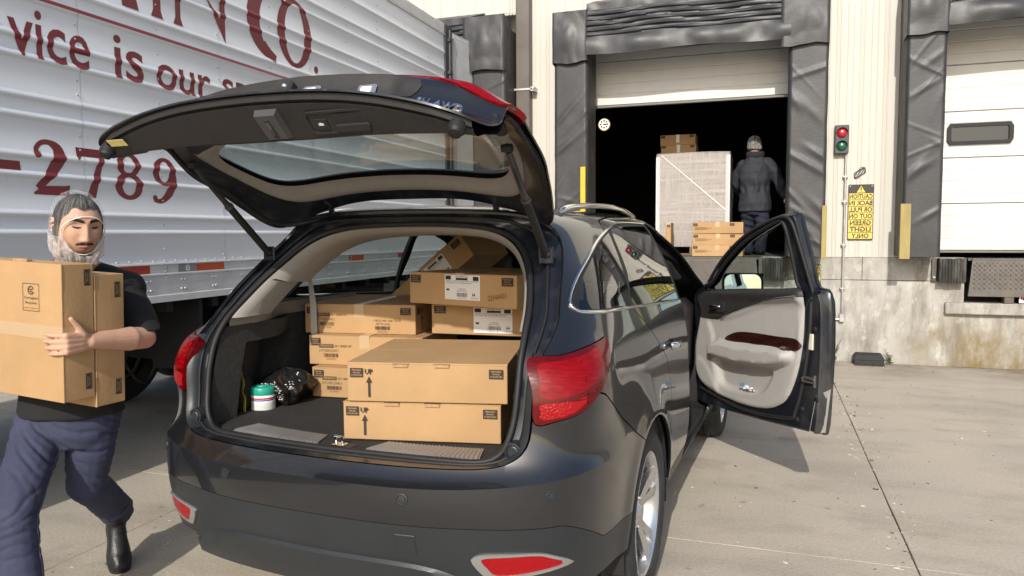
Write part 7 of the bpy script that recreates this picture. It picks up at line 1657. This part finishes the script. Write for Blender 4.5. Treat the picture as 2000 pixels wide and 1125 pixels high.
# trousers
hpL, knL, anL = Vector((-2.705, 2.385, .83)), Vector((-2.79, 2.40, .51)), Vector((-2.935, 2.675, .255)); hpR, knR, anR = Vector((-2.885, 2.285, .83)), Vector((-2.735, 2.02, .50)), Vector((-2.70, 2.02, .10))
bm = bmesh.new(); ells(bm, [(pel+Vector((0, 0, .05)), .170, .13, sd_), (pel, .178, .138, sd_), (pel+Vector((0, 0, -.10)), .178, .135, sd_), (pel+Vector((0, 0, -.16)), .14, .11, sd_)])
chain(bm, [hpL, hpL.lerp(knL, .5)+fw2*.012, knL+fw2*.008, knL.lerp(anL, .4)-fw2*.015, anL+Vector((0, 0, .02))], [.100, .094, .082, .078, .080]); chain(bm, [hpR, hpR.lerp(knR, .5), knR, knR.lerp(anR, .45), anR], [.102, .094, .083, .080, .082])
def crease(v, sharp=5): t = abs(v-math.floor(v)-.5)*2; return -(1-t)**sharp+.25*(1-abs(t-.55)/.45 if abs(t-.55) < .45 else 0)
def trf(p, q):
    x, y, z = p; h = .005*nz(x*5, y*5, z*3, 1.)+.002*nz(x*16, y*16, z*9, 1.)
    for kn_, s_ in ((knL, 1.), (knR, -1.)):
        d = math.dist(p, kn_+Vector((0, 0, .0))); wv = math.exp(-(d/.15)**2)*(.5+.9*abs(nz(x*6, y*6, z*6+s_*9, 1.))); h += .013*wv*crease(z*15+s_*(x+y)*7+1.6*nz(x*7, y*7, z*5, 1.))
    an_ = min(math.dist(p, anL), math.dist(p, anR)); h += .009*math.exp(-(an_/.14)**2)*crease(z*17+(x-y)*5+1.8*nz(x*8, y*8, 3+z*4))
    cr = math.exp(-((z-.74)/.10)**2); h += .010*cr*crease(z*13+(x+.8*y)*8+1.3*nz(x*6, y*6, z*5+4))
    h += .0035*(1-cr)*crease(z*6+(x-y)*4+1.5*nz(x*4, y*4, z*3+8), 7); return h
tro = blob('trousers', bm, M_trous, man, .008, 4, trf)
tb = BVHTree.FromPolygons([v.co for v in tro.data.vertices], [tuple(p.vertices) for p in tro.data.polygons])
b = MB(); b.lathe([(1, -.017), (1.012, -.012), (1.012, .017), (1, .02)], 40); b.V = [tuple(pel+Vector((0, 0, .052))+sd_*(v[0]*.195)+Vector((-sd_.y, sd_.x, 0))*(v[1]*.150)+Vector((0, 0, v[2]))) for v in b.V]; pass
def seam(pts, name='trouser_seam'):
    P_ = []
    for p in pts:
        h = tb.find_nearest(Vector(p)); P_.append(h[0]+h[1]*.0015)
    b = MB(); b.tube(P_, .0026, 5); o = b.build(name, mat('seam_thread', (.06, .068, .12), .85), man, 60); o.matrix_parent_inverse = Matrix.Translation(-Vector(man.location))
side = lambda a, b_, off: [a.lerp(b_, k/9)+off for k in range(10)]
seam(side(hpR, knR, sd_*.1)[2:]+side(knR, anR, sd_*.1))
# boots
def boot(an, toe, name='boot'):
    """ankle centre and toe direction"""
    t = bpy.data.objects.new(name, None); COL.objects.link(t); t.parent = man; d = Vector((toe[0], toe[1], 0)).normalized(); pitch = toe[2]
    M = Matrix.Translation(an) @ Matrix(((d.x, -d.y, 0, 0), (d.y, d.x, 0, 0), (0, 0, 1, 0), (0, 0, 0, 1))) @ Matrix.Rotation(pitch, 4, 'Y'); t.matrix_local = Matrix.Translation(-Vector(man.location)) @ M
    bm = bmesh.new()
    def ring(x, z, ry, rz, n=20): return [bm.verts.new((x, ry*math.cos(2*math.pi*i/n)*(1 if math.sin(2*math.pi*i/n) < 0 else .92), z+rz*math.sin(2*math.pi*i/n))) for i in range(n)]
    R_ = [ring(-.080, -.055, .018, .022), ring(-.074, -.045, .036, .045), ring(-.04, -.038, .041, .060), ring(.0, -.040, .043, .062), ring(.05, -.055, .046, .050), ring(.10, -.066, .051, .040), ring(.15, -.073, .050, .034), ring(.19, -.078, .038, .028), ring(.21, -.082, .016, .016)]
    for a, b_ in zip(R_, R_[1:]):
        for i in range(20): bm.faces.new((a[i], a[(i+1) % 20], b_[(i+1) % 20], b_[i]))
    bm.faces.new(R_[0][::-1]); bm.faces.new(R_[-1]); chain(bm, [(-.02, 0, -.03), (-.022, 0, .06), (-.03, 0, .10)], [.046, .048, .052])
    o = blob('upper', bm, M_boot, None, .006, 3, lambda p, q: .0025*nz(p[0]*25, p[1]*25, p[2]*25)); o.parent = t
    S_ = [(-.088, 0), (-.08, .030), (-.04, .040), (.03, .040), (.10, .052), (.16, .050), (.20, .034), (.217, 0)]; S_ = S_+[(x, -y) for x, y in S_[-2:0:-1]]; b = MB(); b.prism([tuple(p) for p in smoothpoly(S_, 3)], -.118, -.092, 'z'); b.build('sole', M_sole, t, 40)
    for k in range(6):
        x = .015+.019*k; z = .012-.0125*k-.0*k
        b = MB(); b.tube([(x, -.030, z-.022), (x+.006, -.012, z-.004), (x+.004, .012, z-.003), (x, .030, z-.020)], .0032, 6); b.build('lace', mat('boot_lace', (.03, .03, .03), .8), t, 60)
    return t
boot(anL+Vector((.012, -.010, -.045)), (.80, -.60, .72)); boot(anR+Vector((0, -.0, .02)), (.55, -.83, .0))
# ================= worker in the bay, seen from behind
wk = thing('person', 'worker in grey padded jacket and hair net walking away inside the dark bay', 'person', (-.16, 10.85, 1.285))
WP = Vector((-.15, 10.85, 0)); bz = lambda x, y, z: WP+Vector((x, y, z+1.285))
bm = bmesh.new(); HW = Matrix.Translation(bz(-.03, .0, 1.50)) @ Matrix.Rotation(rad(150), 4, 'Z'); make_head(bm, HW, 60, 48); chain(bm, [bz(-.03, 0, 1.45), bz(-.02, .0, 1.30)], [.06, .07])
shl, shr = bz(-.20, .02, 1.24), bz(.17, .0, 1.26); elr, wrr = bz(.28, .02, 1.02), bz(.385, -.02, .80); ell_, wll = bz(-.27, .12, 1.0), bz(-.22, .30, .88)
ells(bm, [(bz(-.02, 0, .75), .13, .10, (1, 0)), (bz(-.02, 0, 1.2), .15, .10, (1, 0))]); chain(bm, [shr, elr, wrr], [.05, .042, .03]); chain(bm, [shl, ell_, wll], [.05, .042, .03])
chain(bm, [wrr, wrr+Vector((.025, -.01, -.05))], [.028, .032])
for k in range(4): finger(bm, wrr+Vector((.012+.014*k, -.012+.006*k, -.07)), (.2+.1*k, -.1, -1), (.2, .4, .4), .08, .0095, (-.8, -.4, 0))
chain(bm, [wrr+Vector((-.005, -.02, -.03)), wrr+Vector((-.018, -.035, -.065)), wrr+Vector((-.016, -.04, -.09))], [.012, .011, .009])
wb = blob('body', bm, M_skin, wk, .007, 2); paint_skin(wb, HW.inverted())
M_jack = mat('padded_jacket', (.022, .025, .034), .75, var=.15, vscale=10, bump=.004, bscale=40)
bm = bmesh.new(); ells(bm, [(bz(-.01, .0, .60), .215, .17, (1, 0)), (bz(-.01, 0, .72), .215, .17, (1, 0)), (bz(-.02, 0, .90), .19, .145, (1, 0)), (bz(-.02, 0, .94), .185, .14, (1, 0)), (bz(-.02, 0, 1.05), .215, .16, (1, 0)), (bz(-.02, 0, 1.2), .215, .15, (1, 0)), (bz(-.02, 0, 1.30), .14, .11, (1, 0)), (bz(-.02, 0, 1.36), .095, .095, (1, 0))])
chain(bm, [shr+Vector((-.03, 0, -.01)), shr.lerp(elr, .5)+Vector((.01, 0, 0)), elr, elr.lerp(wrr, .9)], [.085, .085, .078, .060]); chain(bm, [shl+Vector((.03, 0, -.01)), shl.lerp(ell_, .5), ell_, ell_.lerp(wll, .9)], [.085, .085, .078, .060])
blob('padded_jacket', bm, M_jack, wk, .009, 4, lambda p, q: folds(5, .010, (9, 9, 5))(p, q)+.012*math.sin((p[0])*70+3*nz(p[0]*6, p[1]*6, p[2]*6))*math.exp(-((p[2]-1.285-.93)/.07)**2))
b = MB(); b.lathe([(.105, -.03), (.122, -.01), (.118, .04), (.10, .055), (.085, .04)], 28); o = b.build('collar', mat('jacket_collar', (.022, .022, .025), .95, bump=.004), wk, 60); o.location = Vector((-.01, 0, 1.37)); o.rotation_euler = (rad(6), 0, 0)
bm = bmesh.new(); ells(bm, [(bz(-.01, 0, .80), .17, .13, (1, 0)), (bz(-.01, 0, .62), .175, .14, (1, 0)), (bz(-.01, 0, .55), .15, .12, (1, 0))]); chain(bm, [bz(.08, 0, .62), bz(.09, -.05, .38), bz(.07, .05, .08)], [.105, .085, .075]); chain(bm, [bz(-.09, 0, .62), bz(-.11, .10, .36), bz(-.10, .0, .08)], [.105, .085, .075])
blob('trousers', bm, mat('dark_navy_cloth', (.016, .019, .036), .85, var=.15, vscale=9), wk, .009, 4, lambda p, q: folds(2, .010, (7, 7, 4))(p, q)+.008*math.sin(p[2]*70+p[0]*20)*math.exp(-((p[2]-1.285-.42)/.16)**2))
for x, y in ((.07, .05), (-.10, .0)):
    b = MB(); b.grid(lambda u, v: (x+.048*math.cos(u*6.283)*math.sin(math.pi*(.12+.8*v)), y+.02-.02+.13*math.sin(u*6.283)*math.sin(math.pi*(.12+.8*v))*(1)+.02, .0+.10*v), 22, 8); o = b.build('shoe', M_boot, wk, 60); o.location = Vector((WP.x-wk.location.x, 0, 0))
wear_net(wk, HW, lambda v: (1-math.sqrt((v.x/.067)**2+((v.z+.01)/.08)**2))*.07 if v.y < .01 else -1., 'hair_net', lambda p: .012+.008*ss(.02, .1, p.z), 13, -.05, .3, .25, .004)
bm = bmesh.new(); V = [p+p.normalized()*.006 for p in Vh]; F = [(j*nh+i, j*nh+(i+1) % nh, (j+1)*nh+(i+1) % nh, (j+1)*nh+i) for j in range(mh) for i in range(nh)]; f = np.array([max((-.06 if v.y > 0 else .06+.8*(-v.y)*.5)-v.z, -1) for v in V]); VV, FF = clip(np.array([tuple(v) for v in V]), F, f); bm.free()
o = link_mesh('hair', [tuple(HW @ Vector(v)) for v in VV], FF, M_hair, wk, 180); o.matrix_parent_inverse = Matrix.Translation(-Vector(wk.location))
